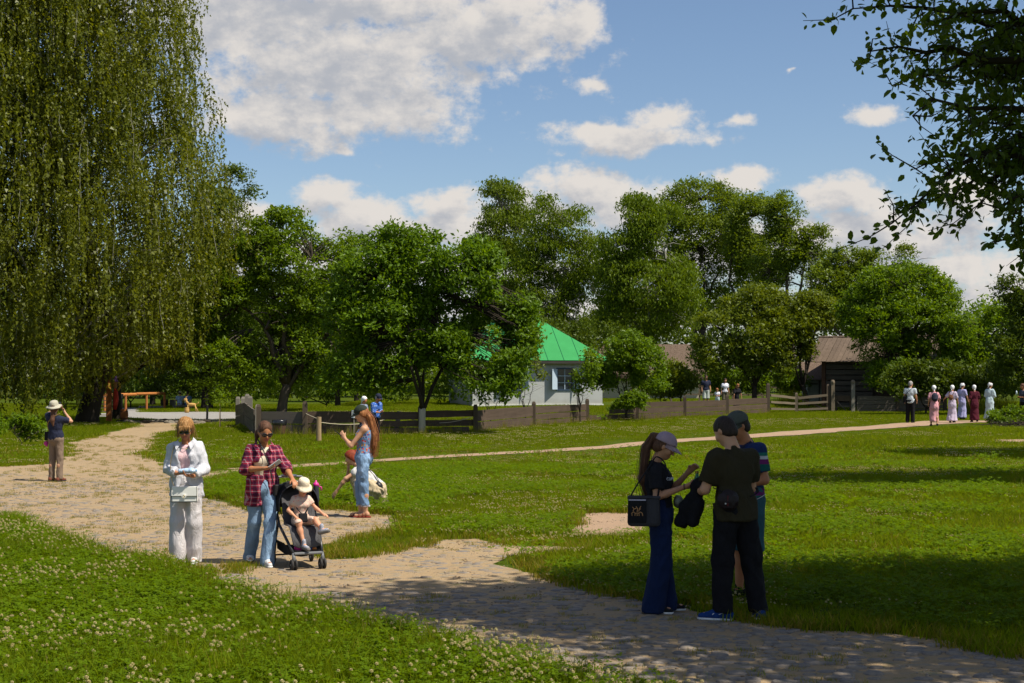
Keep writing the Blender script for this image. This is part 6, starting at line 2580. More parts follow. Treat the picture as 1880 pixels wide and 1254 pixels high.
        if arms:
            for S in 'LR':
                sh, el, wr = getattr(self, 'sh' + S), getattr(self, 'el' + S), getattr(self, 'wr' + S)
                r0 = ((.056 + ease * .30) * (1.14 if self.man else .92) + .008) * s
                r1 = (r_sleeve or .052 + ease * .6) * s
                t = min(sleeve, 1.0)
                e = sh + (el - sh) * t
                f.cap(sh, e, r0, r1, .045)
                if sleeve > 1:
                    e2 = el + (wr - el) * (sleeve - 1)
                    r2 = (sleeve_r2 or .042 + ease * .6) * s
                    f.cap(el, e2, r1, r2, .03)
                    ends.append((e2, unit(wr - el), r2))
                else:
                    ends.append((e, unit(el - sh), r1))
        for e, d, r in ends:
            # cap ends are round; slice them straight
            pad = r + .035
            c = e + d * pad
            f.cut(e, d, (c - pad * 1.0, c + pad * 1.0) if False else (np.minimum(e, e + d * pad * 1.4) - r * np.sqrt(np.maximum(0, 1 - d ** 2)) - .01,
                                                                    np.maximum(e, e + d * pad * 1.4) + r * np.sqrt(np.maximum(0, 1 - d ** 2)) + .01))
        f.cut(T(0, 0, hem), Rt @ np.array([0, 0, -1.]), (T(0, 0, hem) - np.array([.24, .24, .2]) * s, T(0, 0, hem) + np.array([.24, .24, .004])))
        f.cut(T(0, 0, top_z + neck), Rt @ np.array([0, -.35, 1.]), (T(0, 0, .44) - np.array([.10, .12, 0]), T(0, 0, .62) + np.array([.10, .12, 0])))
        if strap:
            f.cut(T(0, 0, .425), Rt @ np.array([0, 0, 1.]))
        if vneck:
            f.ell(T(0, -.10, .50), np.array([vneck, .06, vneck * 1.3]) * s, Rt, .01, True)
        if open_front:
            # a real opening down the front: a wedge of cloth taken away
            ff = (Rt @ np.array([1., 0, 0]), .60)
            f.cap(T(0, -.235, .56), T(0, -.235, .02), open_front * 2.0 * s, open_front * 1.9 * s, .006, ff, True)
            f.ell(T(0, -.10, .50), np.array([.062, .09, .085]) * s, Rt, .01, True)
            f.cap(T(0, -.235, .02), T(0, -.235, hem - .2), open_front * 1.9 * s, open_front * 2.1 * s, .006, ff, True)
        return solid(f, h, name, mat, parent, fold=fold, fs=fs, seed=seed)

    def dress(self, h, mat, parent, hem=.12, r_hem=.24, sleeve=.6, r_sleeve=.07, ease=.014, fold=.010, seed=0.0, top_z=.52, sleeve2=None):
        s, b = self.s, self.b
        f = Field()
        Rt, T = self.Rt, self.T
        yv = Rt @ np.array([0, 1., 0])
        f.ell(T(0, 0, .32), np.array([.155 * b + ease, .110 + ease, .18]) * s, Rt, .05)
        f.cap(T(0, 0, .20), T(0, 0, .06), (.118 * b + ease) * s, (.140 + ease) * s, .05, (yv, .80))
        f.cap(T(-.115 * b, .01, .425), T(.115 * b, .01, .425), .070 * s, .070 * s, .05)
        f.cap(T(0, .015, .47), T(0, .012, top_z), .064 * s, .056 * s, .04)
        for sx in (1, -1):
            f.ell(T(sx * .062, -.085, .335), np.array([.052, .045, .050]) * s, Rt, .04)
        foot = (self.anL + self.anR) / 2
        kn = (self.kneeL + self.kneeR) / 2
        f.cap(T(0, .01, .03), T(0, .012, -.12), .150 * s, .172 * s, .04, (yv, .85))
        f.cap(T(0, .012, -.10), np.array([kn[0], kn[1] + .01, kn[2]]), .165 * s, .175 * s, .05, (yv, .85))
        f.cap(np.array([kn[0], kn[1] + .01, kn[2]]), np.array([foot[0], foot[1] + .01, hem - .08]), .175 * s, r_hem * s, .05, (yv, .85))
        for S in 'LR':
            sh, el, wr = getattr(self, 'sh' + S), getattr(self, 'el' + S), getattr(self, 'wr' + S)
            e = sh + (el - sh) * min(1, sleeve)
            f.cap(sh, e, .066 * s, r_sleeve * s, .045)
            if sleeve > 1:
                e2 = el + (wr - el) * (sleeve - 1)
                f.cap(el, e2, r_sleeve * s, .045 * s, .03)
        f.cut([0, 0, hem], [0, 0, -1])
        f.cut(T(0, 0, top_z), Rt @ np.array([0, -.3, 1.]), (T(0, 0, .46) - np.array([.10, .12, 0]), T(0, 0, .62) + np.array([.10, .12, 0])))
        return solid(f, h, 'dress', mat, parent, fold=fold, fs=(8, 8, 1.3), seed=seed)

    # ---- shoes
    def shoe(self, S, h, mat, sole, parent, name='shoe', high=.09, logo=False):
        an, d = self.foot(S)
        s = self.s * (1.08 if self.man else 1.0)
        base = np.array([an[0], an[1], 0]) + np.array([0, 0, max(0.0, an[2] - .085 * self.s)])
        f = Field()
        heel = base - d * .045 * s
        toe = base + d * .165 * s
        f.cap(heel + np.array([0, 0, .045]), base + d * .06 * s + np.array([0, 0, .050]), .040 * s, .040 * s, .03)
        f.cap(base + d * .05 * s + np.array([0, 0, .045]), toe + np.array([0, 0, .030]), .041 * s, .028 * s, .03)
        f.cap(heel + np.array([0, 0, .04]), an + np.array([0, 0, high - .085 * self.s]), .038 * s, .036 * s, .03)
        f.cut(base + np.array([0, 0, .018]), [0, 0, -1])
        f.cut(an + np.array([0, 0, high - .08 * self.s]), [0, 0, 1])
        o = solid(f, h, name, mat, parent, smooth=1)
        g = Field()
        g.cap(heel + np.array([0, 0, .016]), base + d * .06 * s + np.array([0, 0, .016]), .045 * s, .044 * s, .02)
        g.cap(base + d * .05 * s + np.array([0, 0, .016]), toe + np.array([0, 0, .016]), .045 * s, .034 * s, .02)
        g.cut(base + np.array([0, 0, .024]), [0, 0, 1])
        g.cut(base + np.array([0, 0, .002]), [0, 0, -1])
        solid(g, h, 'sole', sole, o, smooth=0)
        return o

    def sandal(self, S, h, mat, parent):
        an, d = self.foot(S)
        s = self.s
        base = np.array([an[0], an[1], 0])
        side = np.cross(d, [0, 0, 1])
        g = Field()
        g.cap(base - d * .045 * s + np.array([0, 0, .014]), base + d * .16 * s + np.array([0, 0, .014]), .042 * s, .036 * s, .02)
        g.cut(base + np.array([0, 0, .028]), [0, 0, 1])
        g.cut(base + np.array([0, 0, .002]), [0, 0, -1])
        o = solid(g, h, 'sandal', mat, parent, smooth=0)
        mb = MB()
        for t, hz2, r in ((.10, .062, .046), (.04, .080, .046), (-.01, .115, .042)):
            c = base + d * t * s
            mb.tube([tuple(c + side * r * s * math.cos(a) + np.array([0, 0, .02 + (hz2 - .02) * math.sin(a)])) for a in np.linspace(0, math.pi, 9)], .006, 5)
        mb.build('strap', mat, o, smooth=True)
        return o

    # ---- head things
    def hair_cap(self, h, mat, parent, grow=.012, back=.0, low=-.06, face=(.0, .0), length=0.0, fine=.0025, fringe=.055, vol=1.0, name='hair'):
        """a cap of hair over the skull, open at the face"""
        f = Field()
        Rh, hs = self.Rh, self.hs
        f.ell(self.hp(0, .018, .034), np.array([.078 + grow, .098 + grow, .092 + grow]) * hs * vol, Rh, .02)
        if low < 0:
            f.ell(self.hp(0, .045, low * .5), np.array([.070 + grow, .066 + grow, .070]) * hs, Rh, .03)
        if length:
            # bobbed sides
            f.cap(self.hp(.062, .02, .0), self.hp(.066, .012, -length), .034 * hs, .026 * hs, .03)
            f.cap(self.hp(-.062, .02, .0), self.hp(-.066, .012, -length), .034 * hs, .026 * hs, .03)
            f.cap(self.hp(0, .07, .0), self.hp(0, .065, -length), .05 * hs, .040 * hs, .04)
        # the face: taken out
        f.ell(self.hp(0, -.105, -.045), np.array([.062, .085, .045 + fringe]) * hs, Rh, .012, True)
        f.cut(self.hp(0, 0, -.085 - length), Rh @ np.array([0, 0, -1.]))
        f.cut(self.hp(0, -.030, 0), Rh @ np.array([0, -1, -.62 - fringe * 4]))
        return solid(f, h, name, mat, parent, fine=fine)

    def tail(self, h, mat, parent, pts, rad, name='ponytail', fine=.003, flat=None):
        f = Field().chain([np.asarray(p, float) for p in pts], rad, .03, flat)
        return solid(f, h, name, mat, parent, fine=fine)

    def capp(self, h, mat, parent, grow=.016, name='cap', visor=True, tilt=0.0):
        Rh, hs = self.Rh, self.hs
        f = Field()
        f.ell(self.hp(0, .012, .040), np.array([.080 + grow, .098 + grow, .088 + grow]) * hs, Rh, .02)
        f.cut(self.hp(0, 0, .038), Rh @ np.array([0, -.10 + tilt, -1.]))
        o = solid(f, h, name, mat, parent, smooth=1)
        if visor:
            vs, fs = [], []
            nr, nc = 4, 13
            for side in (0, 1):
                for i in range(nr):
                    for j in range(nc):
                        a = math.pi * (1.0 + j / (nc - 1))
                        u = i / (nr - 1)
                        x = (.080 + grow * .8) * math.cos(a) * (1 - .10 * u)
                        y = .0 + (.096 + grow) * math.sin(a) * (1) - .068 * u * math.sin(-a) * 1.0
                        z = .040 - .026 * u - .9 * x * x * (2.2 * u) - (.004 if side else 0) + .004
                        vs.append(tuple(self.hp(x, y, z)))
            n = nr * nc
            for i in range(nr - 1):
                for j in range(nc - 1):
                    k = i * nc + j
                    fs += [(k, k + 1, k + nc + 1, k + nc), (n + k, n + k + nc, n + k + nc + 1, n + k + 1)]
            rim = [j for j in range(nc)] + [i * nc + nc - 1 for i in range(1, nr)] + [(nr - 1) * nc + j for j in range(nc - 2, -1, -1)] + [i * nc for i in range(nr - 2, 0, -1)]
            for k in range(len(rim)):
                a, b = rim[k], rim[(k + 1) % len(rim)]
                fs.append((a, b, b + n, a + n))
            MB().add(vs, fs).build('visor', mat, o, smooth=True)
        return o

    def brim_hat(self, mat, parent, brim=.075, drop=.03, crown_h=.10, wave=.006, name='hat', r0=.094):
        R = Matrix(self.Rh.tolist())
        prof = [(.0, crown_h + .012), (.045, crown_h + .010), (r0 * .82, crown_h - .006), (r0 * .93, crown_h - .03), (r0 * 1.0, .02), (r0 + .002, .0), (r0 + brim * .5, -drop * .4), (r0 + brim, -drop),
                (r0 + brim - .003, -drop - .005), (r0 + brim * .5, -drop * .4 - .006), (r0 - .004, -.006), (r0 - .006, .02), (r0 * .8, crown_h - .014), (.0, crown_h + .002)]
        prof = [(r * self.hs, z * self.hs) for r, z in prof]
        mb = MB().lathe(prof, 28, c=tuple(self.hp(0, .012, .052)), R=R, sy=1.14, cap=False, wob=lambda j, a: (wave * math.sin(3 * a + 1) + wave * .6 * math.sin(5 * a)) if 6 <= j <= 9 else 0)
        return mb.build(name, mat, parent, smooth=True)

    def sunglasses(self, parent, mat_f=None):
        mat_f = mat_f or plain('dark_frame', (.012, .012, .012), .25, .6)
        lens = plain('dark_lens', (.008, .008, .010), .08, .8, bstr=0)
        mb = MB()
        R = Matrix(self.Rh.tolist())
        for sx in (1, -1):
            c = self.hp(sx * .034, -.101, .004)
            mb.ell(tuple(c), (.031 * self.hs, .006, .022 * self.hs), R, 14, 8)
        o = mb.build('sunglasses', lens, parent, smooth=True)
        fb = MB()
        for sx in (1, -1):
            fb.tube([tuple(self.hp(sx * .062, -.094, .012)), tuple(self.hp(sx * .078, -.05, .014)), tuple(self.hp(sx * .082, .010, .008))], .0035, 5)
            fb.tube([tuple(self.hp(sx * .034 + .0325 * math.cos(a), -.103 + .012 * abs(math.cos(a)) * (math.cos(a) * sx > 0), .004 + .0235 * math.sin(a))) for a in np.linspace(0, 2 * math.pi, 15)], .0032, 5)
        fb.tube([tuple(self.hp(-.008, -.106, .010)), tuple(self.hp(.008, -.106, .010))], .003, 5)
        fb.build('frame', mat_f, o, smooth=True)
        return o

    def eyes(self, parent):
        R = Matrix(self.Rh.tolist())
        for sx in (1, -1):
            e = MB().ell(tuple(self.hp(sx * .033, -.083, .003)), (.0115 * self.hs, .009 * self.hs, .0065 * self.hs), R, 10, 6).build('eye', EYEW, parent, smooth=True)
            MB().ell(tuple(self.hp(sx * .033, -.0905, .002)), (.005 * self.hs, .003 * self.hs, .0052 * self.hs), R, 8, 5).build('iris', BROW, e, smooth=True)
            MB().tube([tuple(self.hp(sx * .018, -.094, .021)), tuple(self.hp(sx * .034, -.094, .026)), tuple(self.hp(sx * .050, -.084, .021))], .0032, 5).build('eyebrow', BROW, parent)


def strands(pts, rad, n, mat, parent, r=.0022, seed=0):
    """loose strands of hair along a run of points"""
    rr = random.Random(seed)
    mb = MB()
    for _ in range(n):
        a = rr.uniform(0, 2 * math.pi)
        k = rr.uniform(.85, 1.18)
        dx, dy, dz = rr.gauss(0, .008), rr.gauss(0, .008), rr.uniform(-.02, .02)
        mb.tube([(p[0] + math.cos(a) * q * k + dx * i, p[1] + math.sin(a) * q * k + dy * i, p[2] + dz) for i, (p, q) in enumerate(zip(pts, rad))], r, 3, cap=False)
    o = mb.build('loose_strands', mat, parent, smooth=True)
    o['kind'] = 'stuff'
    return o


def strap_tube(pts, r, name, mat, parent, flat=.35, smooth=True):
    P = [Vector(p) for p in pts]
    # Catmull-Rom
    out = []
    for i in range(len(P) - 1):
        p0, p1, p2, p3 = P[max(i - 1, 0)], P[i], P[i + 1], P[min(i + 2, len(P) - 1)]
        for k in range(5):
            t = k / 5
            out.append(.5 * ((2 * p1) + (p2 - p0) * t + (2 * p0 - 5 * p1 + 4 * p2 - p3) * t * t + (3 * p1 - p0 - 3 * p2 + p3) * t ** 3))
    out.append(P[-1])
    return MB().tube(out, r, 6, flat=flat).build(name, mat, parent, smooth=smooth)


def person(px, K, yaw, label, dz=0.0, group=None, z=None):
    x, y = atK(px, K)
    return empty('person', (x, y, (gz(x, y) if z is None else z) + dz), math.radians(yaw), label, 'person', group)

# ================================================================ the people of the picture
def A3(*v):
    return np.array(v, float)


# ---- cloth patterns
def plaid(N, co, c):
    sp = N.node('ShaderNodeSeparateXYZ')
    N.put(sp.inputs[0], co)
    def band(v, f, ph, lo, hi):
        t = N.m('FRACT', N.m('ADD', N.m('MULTIPLY', v, f), ph))
        return N.m('MULTIPLY', N.m('GREATER_THAN', t, lo), N.m('LESS_THAN', t, hi))
    u = N.m('ADD', sp.outputs[0], N.m('MULTIPLY', sp.outputs[1], .7))
    v = sp.outputs[2]
    fr = 15.0
    d1, d2 = band(u, fr, .0, .0, .45), band(v, fr, .0, .0, .45)
    w1, w2 = band(u, fr, .3, .0, .10), band(v, fr, .3, .0, .10)
    c = N.mix(N.m('MULTIPLY', d1, .62), c, (.030, .010, .035))
    c = N.mix(N.m('MULTIPLY', d2, .62), c, (.030, .010, .035))
    c = N.mix(N.m('MULTIPLY', w1, .42), c, (.55, .42, .45))
    return N.mix(N.m('MULTIPLY', w2, .42), c, (.55, .42, .45))


def floral(N, co, c):
    v = N.voro(co, 26.0, out='Color')
    d = N.voro(co, 26.0)
    m1 = N.m('MULTIPLY', N.m('LESS_THAN', d, .42), 1.0)
    sp = N.node('ShaderNodeSeparateColor')
    N.put(sp.inputs[0], v)
    c = N.mix(N.m('MULTIPLY', m1, N.m('GREATER_THAN', sp.outputs[0], .35)), c, (.50, .06, .04))
    c = N.mix(N.m('MULTIPLY', m1, N.m('GREATER_THAN', sp.outputs[1], .62)), c, (.62, .28, .05))
    return N.mix(N.m('MULTIPLY', m1, N.m('GREATER_THAN', sp.outputs[2], .72)), c, (.06, .07, .20))


def spots(col, scale=22.0, th=.35):
    def f(N, co, c):
        return N.mix(N.m('LESS_THAN', N.voro(co, scale), th), c, col)
    return f


def checks(col, f=22.0, w=.14):
    def g(N, co, c):
        sp = N.node('ShaderNodeSeparateXYZ')
        N.put(sp.inputs[0], co)
        a = N.m('LESS_THAN', N.m('FRACT', N.m('MULTIPLY', N.m('ADD', sp.outputs[0], N.m('MULTIPLY', sp.outputs[1], .6)), f)), w)
        b = N.m('LESS_THAN', N.m('FRACT', N.m('MULTIPLY', sp.outputs[2], f)), w)
        return N.mix(N.m('MULTIPLY', N.m('MAXIMUM', a, b), .6), c, col)
    return g


def polo_bands(N, co, c):
    sp = N.node('ShaderNodeSeparateXYZ')
    N.put(sp.inputs[0], co)
    return N.ramp(N.m('DIVIDE', sp.outputs[2], 2.0), [(0.0, (.02, .12, .10)), (.50, (.02, .12, .10)), (.515, (.13, .02, .11)), (.545, (.02, .04, .10)), (.635, (.012, .09, .08)), (.665, (.13, .02, .11)), (.690, (.45, .45, .48)),
                                                      (.705, (.02, .14, .11)), (.722, (.015, .03, .10))], 'CONSTANT')


def denim(name, col, fade=.5):
    def f(N, co, c):
        n = N.noise(N.scale(co, (1, 1, .5)), 7.0, 5.0, .65)
        return N.mix(N.m('MULTIPLY', N.sstep(n, .48, .68), fade), c, tuple(min(1, v * 2.0 + .08) for v in col))
    return cloth(name, col, .2, weave=340, pattern=f)


C_WHITE = cloth('white_linen', (.54, .54, .58), .04)
C_WTROU = cloth('cream_linen', (.54, .51, .52), .05)
C_PINKT = cloth('pink_jersey', (.72, .48, .50), .05)
C_PLAID = cloth('plaid_flannel', (.30, .022, .045), .12, pattern=plaid)
C_CREAM = cloth('cream_jersey', (.66, .58, .44), .05)
D_LIGHT = denim('light_denim', (.17, .26, .38))
D_MID = denim('washed_denim', (.15, .24, .38), .6)
D_NAVY = denim('navy_denim', (.008, .017, .055), .06)
C_FLORAL = cloth('floral_cotton', (.16, .25, .42), .1, pattern=floral)
C_BLACK = cloth('black_jersey', (.014, .014, .018), .2)
C_BLACKT = cloth('black_trouser_cloth', (.010, .010, .012), .2)
C_OLIVE = cloth('olive_jersey', (.032, .027, .014), .15)
C_KHAKI = cloth('khaki_twill', (.20, .145, .105), .12)
C_NAVYT = cloth('navy_jersey', (.022, .026, .050), .15)
C_TEAL = cloth('teal_denim', (.030, .085, .11), .15)
C_POLO = cloth('striped_polo', (.02, .1, .1), .05, pattern=polo_bands)
C_DRESSW = cloth('ivory_cotton', (.50, .40, .26), .07)
M_SOLEW = plain('white_sole', (.62, .62, .60), .6)
M_SOLED = plain('dark_sole', (.03, .028, .026), .7)
M_LEATHW = plain('white_leather', (.80, .79, .74), .45, .4, var=.04)
M_LEATHB = plain('black_leather', (.015, .014, .014), .45, .4)
M_METAL = plain('gold_metal', (.55, .40, .18), .3, .5, metal=1.0, var=.05)
M_STEEL = plain('steel', (.45, .45, .46), .35, .5, metal=1.0, var=.05)
M_PHONE = plain('phone_black', (.01, .01, .012), .15, .6, bstr=0)
M_PHONEG = plain('phone_silver', (.5, .5, .5), .3, .5, bstr=0)
M_PINKP = plain('magenta_plastic', (.60, .03, .25), .4)
C_CAPP = cloth('dusty_pink_twill', (.34, .25, .30), .06)
C_CAPG = cloth('dark_green_twill', (.030, .040, .030), .15)
C_CAPK = cloth('grey_green_twill', (.075, .085, .070), .1)
C_SUNH = cloth('pale_canvas', (.42, .40, .31), .08)
C_BABYH = cloth('cream_canvas', (.72, .62, .47), .05)
M_SHOEB = cloth('brown_shoe', (.16, .055, .035), .15)
M_SHOEBL = cloth('blue_mesh', (.012, .040, .150), .15)
M_SHOEG = cloth('grey_canvas', (.18, .17, .16), .15)
M_SHOED = cloth('dark_shoe', (.015, .015, .017), .15)
M_SHOEW = cloth('white_shoe', (.60, .60, .60), .1)
M_SANDAL = cloth('red_brown_strap', (.20, .035, .025), .2)


def phone(hand, d, n, parent_name, label, mat=M_PHONE, L=.15, w=.072, loc=(0, 0, 0), rz=0.0, up=.5):
    """a flat phone held along d with its back towards n"""
    c = Vector(hand)
    d, n = Vector(unit(d)), Vector(unit(n))
    s = d.cross(n).normalized()
    n = s.cross(d).normalized()
    M3 = Matrix((s, n, d)).transposed()
    o = MB().box((0, 0, 0), (w, .009, L)).build('smartphone', mat, None, bevel=.003)
    MB().box((0, .0052, 0), (w * .92, .001, L * .92)).build('screen', M_PHONE, o)
    Rz = Matrix.Rotation(rz, 4, 'Z')
    o.matrix_world = Matrix.Translation(Vector(loc)) @ Rz @ Matrix.Translation(c) @ M3.to_4x4()
    return tag(o, label, 'phone')


def own(o, root):
    """an object modelled in a person's space but standing on its own at top level"""
    o.location = root.location
    o.rotation_euler = root.rotation_euler
    return o


HN, HM, HF = .0072, .010, .015

# ---------------- woman in white
r = person(342, 159, 2, 'woman in open white shirt and cream trousers looking at her hands')
p = Fig(1.67, pelvis=(0, 0, -.01), head_pitch=24, head_yaw=4, lean=2, broad=1.0)
p.elL, p.elR = A3(.215, -.03, 1.10), A3(-.205, -.03, 1.10)
p.wrL, p.wrR = A3(.125, -.25, 1.03), A3(-.06, -.24, 1.06)
p.hdL, p.hdR = A3(-.85, -.5, .12), A3(.9, -.45, .0)
p.pmL, p.pmR = A3(0, -.2, 1), A3(0, -.1, 1)
p.curlL = p.curlR = .8
p.anL, p.anR = A3(.08, .06, .085), A3(-.08, -.06, .085)
p.kneeL, p.kneeR = A3(.09, -.02, .49), A3(-.09, -.05, .49)
p.body(HN, [SK_TAN], r)
p.top(HN, C_PINKT, r, 'crop_top', ease=.006, hem=.13, arms=False, strap=False, fold=.003, top_z=.50, fs=(9, 9, 5))
p.top(HN, C_WHITE, r, 'open_shirt', ease=.024, hem=-.13, sleeve=1.90, r_sleeve=.058, sleeve_r2=.052, open_front=.080, fold=.013, fs=(8, 8, 5), flare=.03, seed=1)
p.trousers(HN, C_WTROU, r, hem=.012, wide=1.4, r_hem=.092, knee=.088, waist_z=.10, fold=.009, fs=(8, 8, 1.2), seed=2)
cb = MB()
for sx in (1, -1):
    cb.grid([[p.T(sx * .045, -.105, .50), p.T(sx * .085, -.06, .535), p.T(sx * .075, .04, .56)], [p.T(sx * .085, -.150, .43), p.T(sx * .125, -.09, .50), p.T(sx * .115, .04, .52)]], .006)
cb.build('collar', C_WHITE, r)
p.hair_cap(.006, H_BLOND, r, grow=.016, length=.085, fringe=.045, vol=1.03, fine=.006)
fb = Field()
for k, (ax_, az_, bx_2, bz_2) in enumerate(((-.05, .085, -.066, .00), (-.025, .095, -.040, .028), (.0, .10, -.012, .034), (.025, .095, .018, .030), (.05, .088, .058, .005))):
    fb.cap(p.hp(ax_, -.078, az_ - .03), p.hp(bx_2, -.106, bz_2), .020, .008, .012)
solid(fb, .006, 'fringe', H_BLOND, r, fine=.004)
for sx in (1, -1):
    strands([p.hp(sx * .05, .0, .10), p.hp(sx * .088, -.01, .03), p.hp(sx * .088, -.02, -.05), p.hp(sx * .080, -.02, -.098)], [.018, .010, .010, .014], 20, H_BLOND, r, seed=sx + 2)
p.sunglasses(r)
for S in 'LR':
    p.shoe(S, HN, M_SHOEW, M_SOLEW, r)
MB().tube([tuple(p.T(.052 * math.cos(a) * 1.1, -.02 - .10 * abs(math.sin(a)), .475 - .035 * math.sin(a))) for a in np.linspace(0, math.pi, 12)], .003, 5).build('necklace', M_METAL, r, smooth=True)
# flap bag
bg_ = empty('handbag', r.location, r.rotation_euler[2], 'white flap handbag with a round clasp hanging in front of the woman in white', 'handbag')
bx, bz, by_ = .025, .820, -.215
MB().box((bx, by_, bz), (.285, .075, .175)).build('body', M_LEATHW, bg_, bevel=.012)
MB().box((bx, by_ - .042, bz + .035), (.290, .012, .110)).build('flap', M_LEATHW, bg_, bevel=.005)
pip = MB()
pip.tube([(bx - .145, by_ - .046, bz + .09), (bx - .145, by_ - .046, bz - .018), (bx + .145, by_ - .046, bz - .018), (bx + .145, by_ - .046, bz + .09)], .004, 5)
pip.tube([(bx - .143, by_ - .036, bz + .0), (bx - .143, by_ - .036, bz - .086), (bx + .143, by_ - .036, bz - .086), (bx + .143, by_ - .036, bz + .0)], .004, 5)
pip.build('piping', M_LEATHB, bg_)
cl_ = MB().lathe([(.0, .0), (.026, .0), (.026, .008), (.0, .010)], 18, c=(bx, by_ - .050, bz - .018), R=Matrix.Rotation(math.radians(90), 3, 'X')).build('clasp', M_LEATHW, bg_, smooth=False)
MB().tube([(bx + .011 * math.cos(a), by_ - .061, bz - .018 + .011 * math.sin(a)) for a in np.linspace(-2.4, 2.4, 12)], .003, 5).build('clasp_ring', M_METAL, cl_)
strap_tube([(bx - .12, by_, bz + .09), (-.13, -.20, 1.0), (-.145, -.16, 1.18), (-.12, -.09, 1.36), (-.09, .0, 1.44)], .009, 'strap', M_METAL, bg_)
strap_tube([(bx - .06, by_ - .01, bz + .09), (bx - .03, by_ - .015, bz + .115), (bx + .03, by_ - .015, bz + .115), (bx + .06, by_ - .01, bz + .09)], .007, 'chain', M_METAL, bg_)
# crumpled bag of water bottle in her hands
wb_ = Field().cap((-.01, -.300, 1.09), (.12, -.305, 1.095), .026, .030, .02).cap((.12, -.305, 1.095), (.16, -.305, 1.095), .030, .020, .01)
o = solid(wb_, .006, 'plastic_bottle', plain('clear_blue_plastic', (.42, .55, .72), .12, .6, var=.2, scale=20, bstr=.6, fine=60), None, fold=.004, fs=(30, 30, 30))
tag(own(o, r), 'small clear plastic bottle with blue cap held by the woman in white', 'bottle')
MB().tube([(.158, -.305, 1.095), (.180, -.305, 1.095)], .014, 10).build('bottle_cap', plain('light_blue_cap', (.12, .35, .62), .4), o)

# ---------------- woman in plaid
YW = 16
r = person(482, 159.5, YW, 'woman in red plaid shirt and jeans holding a phone and the pushchair')
p = Fig(1.65, pelvis=(0, 0, -.025), head_pitch=22, head_yaw=10, lean=3, side=1)
p.elR, p.elL = A3(-.20, -.08, 1.10), A3(.26, -.13, 1.10)
p.wrR, p.wrL = A3(.005, -.27, 1.12), A3(.30, -.37, .99)
p.hdR, p.hdL = A3(.85, -.45, .15), A3(.15, -.9, -.25)
p.pmR, p.pmL = A3(0, -.15, 1), A3(-.1, -.2, -1)
p.curlR, p.curlL = .75, .9
p.kneeL, p.anL = A3(.07, -.17, .49), A3(.03, -.20, .085)
p.kneeR, p.anR = A3(-.085, .02, .49), A3(-.125, .22, .115)
p.ftR, p.ftL = A3(-.05, -1, -.2), A3(.1, -1, 0)
p.body(HN, [SK_TAN], r)
p.top(HN, C_CREAM, r, 'tee', ease=.005, hem=.06, arms=False, fold=.003, top_z=.50)
p.top(HN, C_PLAID, r, 'plaid_shirt', ease=.026, hem=-.20, sleeve=1.22, r_sleeve=.062, sleeve_r2=.060, open_front=.070, fold=.012, fs=(8, 8, 4), flare=.03, seed=5)
cb = MB()
for sx in (1, -1):
    cb.grid([[p.T(sx * .045, -.105, .50), p.T(sx * .085, -.06, .535), p.T(sx * .075, .04, .56)], [p.T(sx * .085, -.150, .43), p.T(sx * .125, -.09, .50), p.T(sx * .115, .04, .52)]], .006)
cb.build('collar', C_PLAID, r)
p.trousers(HN, D_LIGHT, r, hem=.0, wide=1.2, r_hem=.078, knee=.072, waist_z=.10, fold=.008, fs=(9, 9, 1.8), seed=3)
p.hair_cap(.006, H_BROWN, r, grow=.006, fringe=.085, fine=.002)
p.tail(.008, H_BROWN, r, [p.hp(-.02, .10, .02), p.hp(-.05, .12, -.07), p.hp(-.07, .09, -.16)], [.030, .034, .016])
p.sunglasses(r)
for S in 'LR':
    p.shoe(S, HN, M_SHOEW, M_SOLEW, r)
phone(p.wrR + unit(p.hdR) * .115 + A3(0, -.01, .03), (.75, -.15, .55), (-.4, .7, .6), '', 'silver phone in the hand of the woman in plaid', M_PHONEG, loc=r.location, rz=math.radians(YW))
sb_ = empty('shoulder_bag', r.location, math.radians(YW), 'small black bag hanging at the hip of the woman in plaid', 'bag')
MB().box((.165, -.12, .86), (.12, .06, .13), rotz(.5)).build('body', M_LEATHB, sb_, bevel=.012)
strap_tube([(.10, -.18, .95), (.06, -.18, 1.12), (.0, -.16, 1.30), (-.06, -.08, 1.44)], .007, 'strap', M_LEATHB, sb_)

